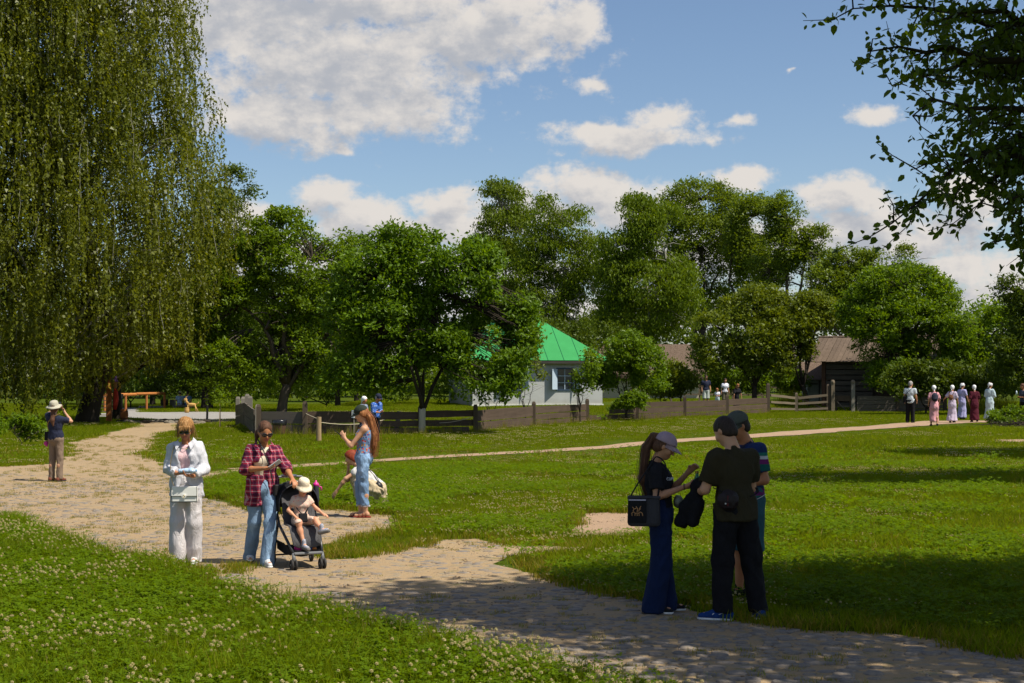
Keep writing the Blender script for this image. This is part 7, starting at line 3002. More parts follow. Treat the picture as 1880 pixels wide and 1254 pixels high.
# ---------------- pushchair with toddler
PY = 24
x, y = atK(551, 161)
pr = empty('pushchair', (x, y, 0), math.radians(PY), 'black folding pushchair with a toddler in it', 'pushchair')
M_FRAME = plain('black_metal', (.018, .018, .02), .35, .5, var=.1)
M_FRAMEG = plain('grey_plastic', (.13, .135, .14), .45, .4)
C_PRAM = cloth('black_canvas', (.013, .013, .015), .15)
C_PRAMG = cloth('grey_canvas_lining', (.085, .083, .088), .1)
for sx in (-1, 1):
    MB().tube([(sx * .215, .40, .84), (sx * .225, .22, .66), (sx * .225, .06, .47), (sx * .195, -.15, .32), (sx * .165, -.32, .19)], [.013, .014, .016, .017, .016], 10).build('side_tube', M_FRAME, pr, smooth=True)
    MB().tube([(sx * .225, .10, .52), (sx * .225, .22, .30), (sx * .215, .33, .10)], [.014, .014, .016], 10).build('rear_leg', M_FRAME, pr, smooth=True)
    MB().tube([(sx * .165, -.32, .19), (sx * .165, -.34, .13), (sx * .165, -.33, .075)], [.018, .022, .016], 10).build('front_fork', M_FRAMEG, pr, smooth=True)
    for (wx, wy, wr_, nm) in ((sx * .165, -.33, .062, 'front_wheel'), (sx * .225, .33, .078, 'rear_wheel')):
        for off in ((-.022, .022) if nm == 'front_wheel' else (0,)):
            R = Matrix.Rotation(math.radians(90), 3, 'Y')
            w_ = MB().lathe([(wr_ * .62, -.012), (wr_ * .9, -.013), (wr_, -.006), (wr_, .006), (wr_ * .9, .013), (wr_ * .62, .012), (wr_ * .62, -.012)], 22, c=(wx + off, wy, wr_), R=R, cap=False).build(nm, M_SOLED, pr, smooth=True)
            hb = MB().lathe([(.012, -.014), (.014, .014)], 10, c=(wx + off, wy, wr_), R=R)
            for k in range(5):
                a = k * 2 * math.pi / 5
                hb.tube([(wx + off, wy, wr_), (wx + off, wy + math.cos(a) * wr_ * .66, wr_ + math.sin(a) * wr_ * .66)], .006, 5)
            hb.build('hub', M_FRAMEG, w_)
MB().tube([(-.215, .40, .84), (-.205, .46, .94), (-.15, .485, .985), (0, .49, .995), (.15, .485, .985), (.205, .46, .94), (.215, .40, .84)], .013, 10).build('handle', M_FRAMEG, pr, smooth=True)
MB().tube([(-.09, .49, .994), (.09, .49, .994)], .018, 12).build('handle_grip', M_METAL if False else M_STEEL, pr, smooth=True)
MB().box((0, -.325, .185), (.33, .06, .03)).build('footrest', M_FRAMEG, pr, bevel=.01)
MB().tube([(-.225, .33, .10), (.225, .33, .10)], .010, 8).build('rear_axle', M_FRAME, pr, smooth=True)
seat = []
for (yy_, zz_, ww_) in ((.26, .90, .17), (.21, .76, .185), (.14, .60, .19), (.09, .49, .19), (.03, .45, .19), (-.10, .455, .185), (-.17, .44, .18), (-.22, .34, .17), (-.27, .24, .16)):
    seat.append([(u * ww_, yy_ - .02 * abs(u) ** 2 - (.06 if abs(u) > .9 and yy_ > .05 else 0), zz_ + (.03 if abs(u) > .9 and yy_ < .1 else 0)) for u in (-1, -.6, 0, .6, 1)])
MB().grid(seat, .012).build('seat', C_PRAMG, pr, smooth=True)
MB().grid([[(sx * .205, y0, z0) for (y0, z0) in ((.27, .88), (.10, .62))] + [(sx * .20, -.12, .48)] for sx in (-1, -.96)], .004).grid([[(sx * .205, y0, z0) for (y0, z0) in ((.27, .88), (.10, .62))] + [(sx * .20, -.12, .48)] for sx in (.96, 1)], .004).build('side_wing', C_PRAM, pr)
can = []
for k in range(6):
    t = k / 5
    row = []
    for j in range(15):
        a = math.pi * j / 14
        row.append((-.232 * math.cos(a), .40 - .36 * t + .05 * math.sin(a) * t, .64 - .02 * t + (.30 + .035 * math.sin(t * math.pi)) * math.sin(a) ** .62 * (.93 + .07 * t)))
    can.append(row)
MB().grid(can, .008).build('canopy', C_PRAM, pr, smooth=True)
MB().grid([[(x_ * u, y_ + .0 * u, .64 + (z_ - .64) * u) for (x_, y_, z_) in can[0]] for u in (.02, .5, 1)], .006).build('canopy_back', C_PRAM, pr, smooth=True)
for k in (1, 3, 5):
    MB().tube([(x_, y_, z_ + .004) for (x_, y_, z_) in can[k]], .008, 6).build('canopy_hoop', M_FRAME, pr, smooth=True)
bsk = [[(u * .18, v, .20 - .09 * math.sin(math.pi * (u + 1) / 2) ** .6 * math.sin(math.pi * (v + .28) / .58) ** .6 if -.28 < v < .30 else .21) for v in (-.28, -.2, -.08, .05, .18, .27, .30)] for u in (-1, -.7, -.3, 0, .3, .7, 1)]
MB().grid(bsk, .006).build('basket', C_PRAM, pr, smooth=True)
for sx in (-1, 1):
    MB().grid([[(sx * .185, -.28, .21), (sx * .19, .0, .27), (sx * .20, .28, .28)], [(sx * .18, -.28, .16), (sx * .185, .0, .15), (sx * .195, .28, .18)]], .005).build('basket_side', C_PRAM, pr)
MB().box((-.02, -.195, .57), (.10, .03, .10), Matrix.Rotation(-.3, 3, 'X')).build('harness_pad', C_PRAM, pr, bevel=.01)
MB().tube([(-.10, -.02, .80), (-.06, -.10, .66), (-.02, -.185, .60)], .010, 6, flat=.4).tube([(.10, -.02, .80), (.06, -.10, .66), (.0, -.185, .60)], .010, 6, flat=.4).build('harness_strap', C_PRAM, pr)
bo = Field().cap((.262, .24, .72), (.262, .26, .88), .034, .034, .01)
o = solid(bo, .008, 'drinking_cup', plain('dark_cup', (.03, .03, .04), .4), None)
tag(own(o, pr), 'dark cup with a bright pink lid clipped to the pushchair', 'cup')
MB().lathe([(.034, .0), (.036, .02), (.028, .035), (.012, .045), (.010, .065), (.0, .068)], 14, c=(.262, .262, .885)).tube([(.295, .26, .88), (.325, .26, .87), (.325, .255, .83)], .010, 6).build('lid', M_PINKP, o, smooth=True)
tb_ = empty('toy_bundle', pr.location, pr.rotation_euler[2], 'blue and pink toys lying in the basket under the toddler', 'toys')
MB().ell((.05, -.20, .235), (.055, .04, .035)).build('blue_toy', plain('blue_plastic', (.02, .12, .55), .35), tb_, smooth=True)
MB().ell((-.08, -.21, .235), (.05, .035, .04)).build('pink_toy', M_PINKP, tb_, smooth=True)
MB().ell((.10, -.23, .215), (.03, .03, .03)).build('orange_toy', plain('orange_plastic', (.65, .20, .03), .4), tb_, smooth=True)

kid = empty('person', pr.location, pr.rotation_euler[2], 'toddler in a cream bucket hat sitting in the pushchair', 'person')
p = Fig(.93, pelvis=(0, -.02, .02), lean=6, head_pitch=26, head_yaw=12, broad=.95, child=True)
p.hs *= 1.02
p.kneeR, p.anR = A3(-.085, -.235, .515), A3(-.035, -.285, .285)
p.kneeL, p.anL = A3(.115, -.225, .545), A3(.150, -.350, .455)
p.ftR, p.ftL = A3(.35, -1, -.15), A3(.8, -.7, .25)
p.elR, p.elL = A3(-.155, -.06, .645), A3(.165, -.075, .660)
p.wrR, p.wrL = A3(-.085, -.175, .565), A3(.215, -.20, .600)
p.hdR, p.hdL = A3(.4, -.8, -.3), A3(.5, -.8, -.2)
p.pmR, p.pmL = A3(0, 0, -1), A3(0, 0, -1)
SK_BABY = skin('baby_skin', (.60, .29, .17))
p.body(.006, [SK_BABY], kid)
C_BABY = cloth('baby_cotton', (.62, .47, .38), .06, pattern=spots((.72, .22, .20), 34.0, .22))
p.top(.007, C_BABY, kid, 'romper', ease=.018, hem=-.06, sleeve=.55, fold=.004, fs=(16, 16, 12))
p.trousers(.007, C_BABY, kid, hem=-1, wide=1.45, hem_frac=.0, knee=.075, fold=.003, name='romper_legs')
f_ = Field().ell(p.hp(0, .03, .0), np.array([.080, .085, .085]) * p.hs, p.Rh)
solid(f_, .007, 'hair', H_AUBURN, kid)
p.brim_hat(C_BABYH, kid, brim=.062, drop=.045, crown_h=.098, wave=.008, name='bucket_hat', r0=.095)
p.eyes(kid)
for S in 'LR':
    an, d = p.foot(S)
    f_ = Field().cap(an + A3(0, 0, .035), an + A3(0, 0, -.02), .024, .025, .01).cap(an + A3(0, 0, -.025) - d * .015, an + A3(0, 0, -.03) + d * .075, .026, .022, .01)
    so = solid(f_, .006, 'sock', cloth('grey_sock', (.33, .34, .40), .1, pattern=spots((.7, .7, .7), 60, .3)), kid)
    f_ = Field().cap(an + A3(0, 0, -.038) - d * .02, an + A3(0, 0, -.040) + d * .085, .029, .025, .01)
    f_.cut(an + A3(0, 0, -.020), unit(A3(0, 0, 1) - d * .2))
    solid(f_, .006, 'shoe', M_SHOEG, kid)

# ---------------- young woman with the phone, dark cap, floral top
YW = -94
r = person(664, 120.5, YW, 'young woman in dark cap and ripped jeans standing with a phone')
p = Fig(1.69, pelvis=(0, .03, -.01), head_pitch=22, lean=-3, neck=.01)
p.shR = p.T(-.15, -.02, .455)
p.elL, p.elR = A3(.18, -.13, 1.10), A3(-.17, -.12, 1.12)
p.wrL, p.wrR = A3(.06, -.25, 1.21), A3(-.07, -.25, 1.18)
p.hdL, p.hdR = A3(-.2, -.5, .7), A3(.35, -.6, .5)
p.pmL, p.pmR = A3(-.6, -.2, .4), A3(.5, .2, .6)
p.curlL = p.curlR = .8
p.anL, p.anR = A3(.06, .07, .085), A3(-.04, -.02, .085)
p.kneeL, p.kneeR = A3(.07, .04, .49), A3(-.07, -.04, .49)
p.ftL, p.ftR = A3(.1, -1, 0), A3(-.1, -1, 0)
p.body(HN, [SK_FAIR], r)
p.top(HN, C_FLORAL, r, 'camisole', ease=.010, hem=.02, arms=False, strap=True, fold=.005, fs=(9, 9, 4))
for sx in (1, -1):
    strap_tube([p.T(sx * .075, -.10, .42), p.T(sx * .09, -.045, .50), p.T(sx * .085, .06, .47), p.T(sx * .07, .105, .41)], .005, 'shoulder_strap', C_FLORAL, r)
jn = p.trousers(HN, D_MID, r, hem=.19, wide=1.05, r_hem=.062, knee=.068, waist_z=.13, fold=.009, fs=(11, 11, 4), seed=6)
# torn knee: frayed threads round an opening
fr_ = MB()
for k in range(16):
    a = k / 16 * 2 * math.pi
    c_ = p.kneeR + A3(-.05 * math.cos(a) * .8, -.072, .035 * math.sin(a) + .02)
    fr_.tube([tuple(c_), tuple(c_ + A3(RNG.normal() * .008, -.012, RNG.normal() * .012))], .003, 4)
fr_.build('torn_knee_threads', C_WHITE, jn)
for S in 'LR':
    an = getattr(p, 'an' + S)
    kn = getattr(p, 'knee' + S)
    th = MB()
    for k in range(26):
        a = k / 26 * 2 * math.pi
        c_ = an + A3(.064 * math.cos(a), .064 * math.sin(a), .112)
        th.tube([tuple(c_), tuple(c_ + A3(math.cos(a) * .008, math.sin(a) * .008, -.018 - .01 * RNG.random()))], .003, 4)
    th.build('frayed_hem', C_WHITE, jn)
    p.sandal(S, HN, M_SANDAL, r)
p.hair_cap(.007, H_AUBURN, r, grow=.009, fringe=.05, length=.03)
p.tail(.008, H_AUBURN, r, [p.hp(0, .075, .0), p.hp(0, .10, -.10), p.T(.01, .145, .36), p.T(.02, .16, .20), p.T(.02, .150, .06)], [.055, .060, .062, .05, .018], 'long_hair', .005, flat=((0, 1, 0), .75))
p.capp(.007, C_CAPG, r)
strands([p.hp(0, .075, .0), p.hp(0, .10, -.10), p.T(.01, .145, .36), p.T(.02, .16, .20), p.T(.02, .155, .02)], [.058, .062, .064, .055, .035], 60, H_AUBURN, r, seed=5)
p.eyes(r)
phone(p.wrL + A3(-.04, -.11, .075), (-.15, -.55, .45), (-.1, .6, .75), '', 'black phone held up by the young woman in the dark cap', loc=r.location, rz=math.radians(YW))

# ---------------- crouching woman
YW = -84
r = person(684, 110, YW, 'red haired woman in ivory dress crouching behind the young woman')
p = Fig(1.64, pelvis=(0, .04, -.64), lean=36, head_pitch=20, neck=.02)
p.kneeL, p.kneeR = A3(.10, -.26, .46), A3(-.10, -.24, .44)
p.anL, p.anR = A3(.10, -.02, .09), A3(-.10, .0, .09)
p.elL, p.elR = A3(.20, -.44, .46), A3(-.16, -.42, .40)
p.wrL, p.wrR = A3(.16, -.60, .24), A3(-.08, -.40, .62)
p.hdL, p.hdR = A3(-.1, -.45, -.85), A3(.1, -.1, 1)
p.pmL, p.pmR = A3(-.8, .3, 0), A3(.3, .8, 0)
p.curlL, p.curlR = .5, .9
p.body(HM, [SK_FAIR], r)
f_ = Field()
f_.ell(p.T(0, 0, .30), A3(.175, .13, .20), p.Rt, .05).cap(p.T(0, .0, .15), p.T(0, .02, -.02), .150, .165, .05)
f_.cap(p.T(-.11, .01, .42), p.T(.11, .01, .42), .070, .070, .04)
for S, sx in (('L', 1), ('R', -1)):
    sh, el, kn, hip = getattr(p, 'sh' + S), getattr(p, 'el' + S), getattr(p, 'knee' + S), getattr(p, 'hip' + S)
    f_.cap(sh, sh + (el - sh) * .40, .065, .068, .04)
p_top = solid(f_, HM, 'blouse', cloth('white_blouse', (.58, .57, .55), .05), r, fold=.010, fs=(9, 9, 6))
f_ = Field()
for S, sx in (('L', 1), ('R', -1)):
    kn, hip = getattr(p, 'knee' + S), getattr(p, 'hip' + S)
    f_.cap(hip + A3(0, .02, .02), kn, .15, .095, .06)
    f_.cap(kn, kn + A3(0, .08, -.30), .095, .12, .06)
f_.cap(p.pel + A3(0, .0, 0), A3(0, .08, .12), .155, .15, .06).cap(A3(0, -.05, .12), A3(0, .17, .05), .13, .07, .08)
f_.cut([0, 0, .012], [0, 0, -1])
solid(f_, HM, 'skirt', C_DRESSW, r, fold=.020, fs=(14, 14, 4), seed=2)
p.hair_cap(.009, H_RED, r, grow=.016, fringe=.045, length=.03, vol=1.06)
p.tail(.009, H_RED, r, [p.hp(0, .08, .05), p.hp(0, .13, .06)], [.045, .05], 'bun')
bag = strap_tube([p.T(.12, .10, .42), p.T(.10, .16, .25), p.T(.14, .14, .05)], .016, 'strap', M_LEATHB, None)
bagr = empty('black_bag', r.location, r.rotation_euler[2], 'black bag slung on the back of the crouching woman', 'bag')
bag.parent = bagr
solid(Field().ell(p.T(.14, .10, .02), A3(.09, .06, .09), p.Rt, .02), .012, 'body', M_LEATHB, bagr)
for S in 'LR':
    p.shoe(S, HM, M_SHOED, M_SOLED, r)

# ---------------- photographer at the left, seen from behind
YW = 158
r = person(103, 90.5, YW, 'person in sun hat and dark top photographing with raised arms')
p = Fig(1.585, pelvis=(0, 0, 0), head_pitch=-14, head_yaw=14, lean=-5, head_roll=0)
p.elL, p.elR = A3(.33, -.16, 1.37), A3(-.24, -.17, 1.22)
p.wrL, p.wrR = A3(.14, -.21, 1.50), A3(-.02, -.24, 1.40)
p.hdL, p.hdR = A3(-.6, -.2, .25), A3(.5, -.2, .5)
p.pmL, p.pmR = A3(-.2, .6, -.2), A3(.3, .6, 0)
p.curlL = p.curlR = .9
p.anL, p.anR = A3(.105, .02, .085), A3(-.10, .02, .085)
p.body(HM, [SK_FAIR], r)
p.top(HM, C_NAVYT, r, 'tee', ease=.022, hem=-.02, sleeve=.72, r_sleeve=.070, fold=.010, fs=(7, 7, 4), seed=8)
p.trousers(HM, C_KHAKI, r, hem=.055, wide=1.0, r_hem=.066, knee=.068, waist_z=.10, fold=.008, fs=(8, 8, 2.4), seed=9)
p.hair_cap(.009, H_BROWN, r, grow=.012, fringe=.04)
p.tail(.010, H_BROWN, r, [p.hp(0, .07, -.02), p.T(-.03, .12, .42), p.T(-.05, .13, .30)], [.048, .045, .018], 'long_hair', .004)
p.brim_hat(C_SUNH, r, brim=.068, drop=.034, crown_h=.095, wave=.012, name='sun_hat')
for S in 'LR':
    p.shoe(S, HM, M_SHOEB, M_SOLED, r)
cm = empty('photo_camera', r.location, r.rotation_euler[2], 'black camera held up to the eye of the person in the sun hat', 'camera')
MB().box(tuple(p.hp(.0, -.155, .02)), (.13, .06, .085)).build('body', M_LEATHB, cm, bevel=.008)
MB().tube([tuple(p.hp(0, -.18, .02)), tuple(p.hp(0, -.27, .02))], .034, 14).build('lens', M_LEATHB, cm, smooth=True)
cb_ = empty('camera_bag', r.location, r.rotation_euler[2], 'black camera bag at the hip of the person in the sun hat', 'bag')
MB().box((.20, -.04, .92), (.14, .17, .18), rotz(.1)).build('body', C_PRAM, cb_, bevel=.02)
strap_tube([(.19, -.02, 1.0), (.10, .13, 1.18), (-.03, .14, 1.30), (-.14, .05, 1.38)], .012, 'strap', plain('ochre_strap', (.20, .13, .05), .8), cb_)
pk = solid(Field().ell((.27, -.02, .77), (.05, .035, .05), None).cap((.27, -.02, .77), (.21, .03, .72), .03, .02), .010, 'pink_pouch', plain('pink_cloth', (.55, .04, .22), .8), None, fold=.006, fs=(20, 20, 20))
tag(own(pk, r), 'bright pink pouch dangling below the camera bag', 'pouch')

# ---------------- woman in black tee with the pink cap (in the shade)
YW = 84
r = person(1212, 200, YW, 'woman in pink cap and navy jeans opening a bottle in the shade')
p = Fig(1.63, pelvis=(0, 0, 0), head_pitch=30, lean=-4, neck=.015)
p.elR, p.elL = A3(-.20, .03, 1.08), A3(.20, -.10, 1.10)
p.wrR, p.wrL = A3(-.10, -.235, 1.17), A3(.08, -.26, 1.29)
p.hdR, p.hdL = A3(.25, -.95, .15), A3(-.3, -.6, .55)
p.pmR, p.pmL = A3(.7, -.1, .6), A3(-.7, .1, -.5)
p.curlR, p.curlL = .85, .9
p.anL, p.anR = A3(.09, -.05, .085), A3(-.08, .06, .085)
p.body(.0066, [SK_MID], r)
p.top(.0066, C_BLACK, r, 'tee', ease=.020, hem=.05, sleeve=.72, r_sleeve=.066, fold=.008, fs=(8, 8, 4), seed=3)
p.trousers(.0066, D_NAVY, r, hem=.016, wide=1.45, r_hem=.112, knee=.096, waist_z=.15, fold=.008, fs=(8, 8, 1.2), seed=4)
p.hair_cap(.006, H_BROWN, r, grow=.006, fringe=.06)
p.tail(.007, H_BROWN, r, [p.hp(0, .095, .075), p.hp(0, .145, .03), p.hp(-.01, .15, -.10), p.T(-.02, .145, .36), p.T(-.02, .12, .20)], [.022, .030, .036, .036, .014], fine=.004)
p.capp(.006, C_CAPP, r)
strands([p.hp(0, .145, .03), p.hp(-.01, .15, -.10), p.T(-.02, .145, .36), p.T(-.02, .12, .17)], [.032, .038, .038, .022], 44, H_BROWN, r, seed=6)
p.eyes(r)
for S in 'LR':
    p.shoe(S, HN, M_SHOED, M_SOLEW, r)
MB().tube([tuple(p.wrR + A3(.03 * math.cos(a), 0, .03 * math.sin(a)) + unit(p.hdR) * -.02) for a in np.linspace(0, 2 * math.pi, 14)], .005, 5).build('bracelet', M_LEATHB, r)
# lettering on the tee: CUPID-like short word in pale letters, arched
def letters(word, place, size, mat, parent, name='lettering', thick=.004):
    cu = bpy.data.curves.new(name, 'FONT')
    cu.body = word
    cu.size = size
    cu.extrude = thick / 2
    cu.align_x = 'CENTER'
    tmp = bpy.data.objects.new('tmp', cu)
    COL.objects.link(tmp)
    bpy.context.view_layer.update()
    me = bpy.data.meshes.new_from_object(tmp.evaluated_get(bpy.context.evaluated_depsgraph_get()))
    bpy.data.objects.remove(tmp)
    o = bpy.data.objects.new(name, me)
    me.materials.clear()
    me.materials.append(mat)
    COL.objects.link(o)
    o.parent = parent
    o.matrix_local = place
    return o


tx_ = Vector((-.158, -.088, 1.228))
d1 = Vector((.66, -.75, 0)).normalized()
up_ = Vector((0, -.12, 1)).normalized()
nn_ = d1.cross(up_).normalized()
letters('CUPI', Matrix.Translation(tx_) @ Matrix((d1, up_, nn_)).transposed().to_4x4(), .040, plain('pale_print', (.5, .53, .6), .7), r)
bt = empty('bottle', r.location, r.rotation_euler[2], 'green drink bottle being opened by the woman in the pink cap', 'bottle')
MB().lathe([(.0, 0), (.030, 0), (.032, .01), (.032, .12), (.016, .16), (.014, .185), (.0, .186)], 18, c=(-.035, -.335, 1.105)).build('body', plain('green_glass', (.03, .16, .05), .1, .6, bstr=0), bt, smooth=True)
MB().lathe([(.016, 0), (.017, .02), (.0, .021)], 14, c=(-.035, -.335, 1.285)).build('bottle_cap', M_METAL, bt)
MB().lathe([(.0330, .03), (.0330, .10)], 18, c=(-.035, -.335, 1.105), cap=False).build('paper_band', plain('yellow_label', (.45, .38, .12), .7), bt, smooth=True)
tis = []
for i in range(5):
    tis.append([(-.07 + .025 * i + RNG.normal() * .004, -.325 + .016 * j + RNG.normal() * .004, 1.075 + RNG.normal() * .012 + .012 * (i % 2)) for j in range(4)])
o = MB().grid(tis, .002).build('paper_tissue', C_WHITE, None)
tag(own(o, r), 'crumpled white tissue held under the bottle', 'tissue')
cb_ = empty('cooler_bag', r.location, r.rotation_euler[2], 'black cooler bag with orange emblem at the hip of the woman in the pink cap', 'bag')
MB().box((-.245, .145, .955), (.13, .30, .27), taper=.06).build('body', cloth('charcoal_canvas', (.040, .040, .046), .15), cb_, bevel=.035)
MB().box((-.317, .205, .965), (.012, .165, .215)).build('front_pocket', C_PRAM, cb_, bevel=.004)
MB().box((-.325, .205, 1.062), (.004, .155, .012)).build('zip', plain('lilac_zip', (.35, .33, .42), .5), cb_)
MB().box((-.245, .145, 1.082), (.132, .303, .02), taper=.04).build('lid', cloth('charcoal_canvas', (.04, .04, .046)), cb_, bevel=.006)
strap_tube([(-.235, .27, 1.08), (-.20, .20, 1.20), (-.165, .09, 1.36), (-.13, .03, 1.44), (-.15, -.05, 1.36), (-.21, .0, 1.2), (-.235, .02, 1.08)], .014, 'strap', C_PRAM, cb_)
em = MB()
OR = plain('orange_print', (.45, .24, .10), .6)
# emblem: two little antlered hoops side by side, as on the pocket
def EMP(u, v):
    return (-.3265, .205 - u, .955 + v)
for cu_, pts in ((0, [(-.045, -.035), (-.048, -.01), (-.030, .0), (-.018, -.012), (-.020, -.035)]), (0, [(.018, -.035), (.016, -.010), (.032, .0), (.046, -.012), (.05, -.035)]),
                 (0, [(-.036, .004), (-.030, .030), (-.042, .045)]), (0, [(-.028, .024), (-.008, .034)]), (0, [(.0, .0), (.004, .028), (-.010, .05)]), (0, [(.014, .004), (.020, .03), (.034, .052)]), (0, [(.020, .026), (.034, .028)]),
                 (0, [(-.018, -.012), (.016, -.010)]), (0, [(.0, -.035), (.0, -.018)])):
    em.tube([EMP(u, v) for u, v in pts], .0035, 5)
em.build('emblem', OR, cb_)
bb = empty('belt_bag', r.location, r.rotation_euler[2], 'small olive and silver belt bag in front of her waist', 'bag')
solid(Field().ell((-.09, -.165, 1.03), (.075, .045, .06)), .008, 'body', plain('olive_nylon', (.11, .12, .09), .45, .4), bb, fold=.004, fs=(20, 20, 20))
strap_tube([(-.10, -.16, 1.06), (-.17, -.05, 1.09), (-.15, .10, 1.09)], .010, 'strap', C_PRAM, bb)

# ---------------- man in olive tee, from behind
YW = -158
r = person(1350, 205.5, YW, 'man in olive tee and black trousers seen from behind in the shade')
p = Fig(1.80, man=True, pelvis=(0, 0, 0), head_pitch=34, head_yaw=24, lean=6, broad=.97)
p.elL, p.elR = A3(.25, -.10, 1.16), A3(-.235, -.12, 1.16)
p.wrL, p.wrR = A3(.20, -.34, 1.13), A3(-.05, -.33, 1.20)
p.hdL, p.hdR = A3(-.3, -.9, .1), A3(.3, -.8, .3)
p.pmL, p.pmR = A3(-.8, 0, .3), A3(.7, 0, .6)
p.anL, p.anR = A3(.13, .00, .09), A3(-.21, .06, .09)
p.kneeL, p.kneeR = A3(.12, -.02, .52), A3(-.165, .0, .52)
p.ftL, p.ftR = A3(.85, -.55, 0), A3(-.35, -1, 0)
p.body(.0072, [SK_FAIR], r)
p.top(.007, C_OLIVE, r, 'tee', ease=.022, hem=-.085, sleeve=.78, r_sleeve=.068, fold=.012, fs=(6, 6, 2.5), seed=6, flare=.02)
p.trousers(.007, C_BLACKT, r, hem=.07, wide=1.2, r_hem=.076, knee=.088, waist_z=.08, fold=.012, fs=(7, 7, 4), seed=7)
p.hair_cap(.006, H_DARK, r, grow=.004, fringe=.075, fine=.002)
for S in 'LR':
    sh_ = p.shoe(S, .0066, M_SHOEBL, M_SOLEW, r, high=.10)
    an, d = p.foot(S)
    side = unit(np.cross(d, [0, 0, 1.])) * (1 if S == 'R' else -1)
    for sg in (-1, 1):
        c = A3(an[0], an[1], .058) + d * .045 + side * sg * .0475
        prof = [(-.045, -.004), (-.035, -.017), (-.015, -.016), (.060, .018), (-.008, -.004), (-.022, -.002), (-.030, .012), (-.038, .008)]
        vs = [tuple(c - d * u * 1.0 + A3(0, 0, v) + side * sg * t) for t in (0, .002) for (u, v) in prof]
        n_ = len(prof)
        MB().add(vs, [tuple(range(n_)), tuple(reversed(range(n_, 2 * n_)))] + [(k, k + n_, (k + 1) % n_ + n_, (k + 1) % n_) for k in range(n_)]).build('tick_mark', M_SOLEW, sh_)
# jacket over the left forearm
jk = Field()
a_, b_ = p.elL + A3(.0, .0, .03), p.wrL + A3(.01, .02, .04)
jk.cap(a_ + (b_ - a_) * .25, b_, .055, .06, .03)
jk.cap(a_ + (b_ - a_) * .55, A3(.32, -.30, .98), .06, .065, .05, ((0, 1, 0), .7)).cap(A3(.32, -.30, .98), A3(.375, -.32, .84), .065, .06, .04, ((0, 1, 0), .6)).cap(A3(.25, -.22, 1.02), A3(.30, -.24, .86), .055, .05, .04)
jk.cut((.36, -.3, .80), (.45, 0, -1))
jo = solid(jk, .009, 'jacket', C_BLACKT, None, fold=.012, fs=(9, 9, 4))
tag(own(jo, r), 'black jacket draped over the forearm of the man in the olive tee', 'jacket')
fp = empty('waist_pack', r.location, r.rotation_euler[2], 'dark waist pack with red trim on the back of the man in the olive tee', 'bag')
solid(Field().ell((.15, .135, 1.08), (.10, .050, .090)), .008, 'body', plain('dark_red_nylon', (.012, .006, .007), .6), fp, fold=.007, fs=(16, 16, 16))
MB().box((.205, .178, 1.07), (.012, .006, .04)).build('zip_pull', M_SOLEW, fp)
MB().box((.185, .180, 1.08), (.010, .012, .09)).build('red_trim', plain('dark_red_nylon2', (.10, .01, .015), .6), fp)
strap_tube([(-.04, .19, 1.11), (-.15, .13, 1.14), (-.215, .0, 1.17)], .012, 'strap', C_PRAM, fp)
strap_tube([(.14, .17, 1.12), (.20, .08, 1.16), (.205, -.03, 1.18)], .012, 'strap', C_PRAM, fp)

# ---------------- man in striped polo behind him
YW = -62
r = person(1372, 190, YW, 'man in grey cap and striped polo standing behind the olive tee')
p = Fig(1.80, man=True, pelvis=(0, 0, 0), head_pitch=26, head_yaw=-6, lean=3, neck=.01)
p.elL, p.elR = A3(.24, .02, 1.18), A3(-.22, -.10, 1.16)
p.wrL, p.wrR = A3(.10, -.22, 1.16), A3(-.06, -.26, 1.22)
p.hdL, p.hdR = A3(-.5, -.8, .2), A3(.4, -.8, .3)
p.pmL, p.pmR = A3(-.3, -.2, .8), A3(.3, -.2, .8)
p.anL, p.anR = A3(.12, .02, .09), A3(-.13, .0, .09)
p.body(.0078, [SK_TAN], r)
p.top(.0078, C_POLO, r, 'polo_shirt', ease=.024, hem=-.04, sleeve=.72, r_sleeve=.072, fold=.008, fs=(7, 7, 4), seed=2)
MB().grid([[p.T(-.055, -.09, .49), p.T(-.075, 0, .53), p.T(0, .075, .55), p.T(.075, 0, .53), p.T(.055, -.09, .49)], [p.T(-.085, -.115, .455), p.T(-.115, 0, .485), p.T(0, .115, .50), p.T(.115, 0, .485), p.T(.085, -.115, .455)]], .006).build('collar', C_NAVYT, r, smooth=True)
p.trousers(.008, C_TEAL, r, hem=-1, wide=1.35, hem_frac=.06, knee=.100, r_hem=.102, fold=.007, name='shorts')
p.capp(.007, C_CAPK, r)
p.hair_cap(.007, H_DARK, r, grow=.003, fringe=.07)
p.eyes(r)
for S in 'LR':
    an, d = p.foot(S)
    solid(Field().cap(an + A3(0, 0, .06), an, .040, .040, .01), .01, 'sock', C_BLACK, r)
    p.shoe(S, HN, M_SHOED, M_SOLEW, r)
strap_tube([p.T(.16, -.10, .0), p.T(.19, -.02, .02), p.T(.19, .06, .05)], .008, 'white_cord', M_SOLEW, r)

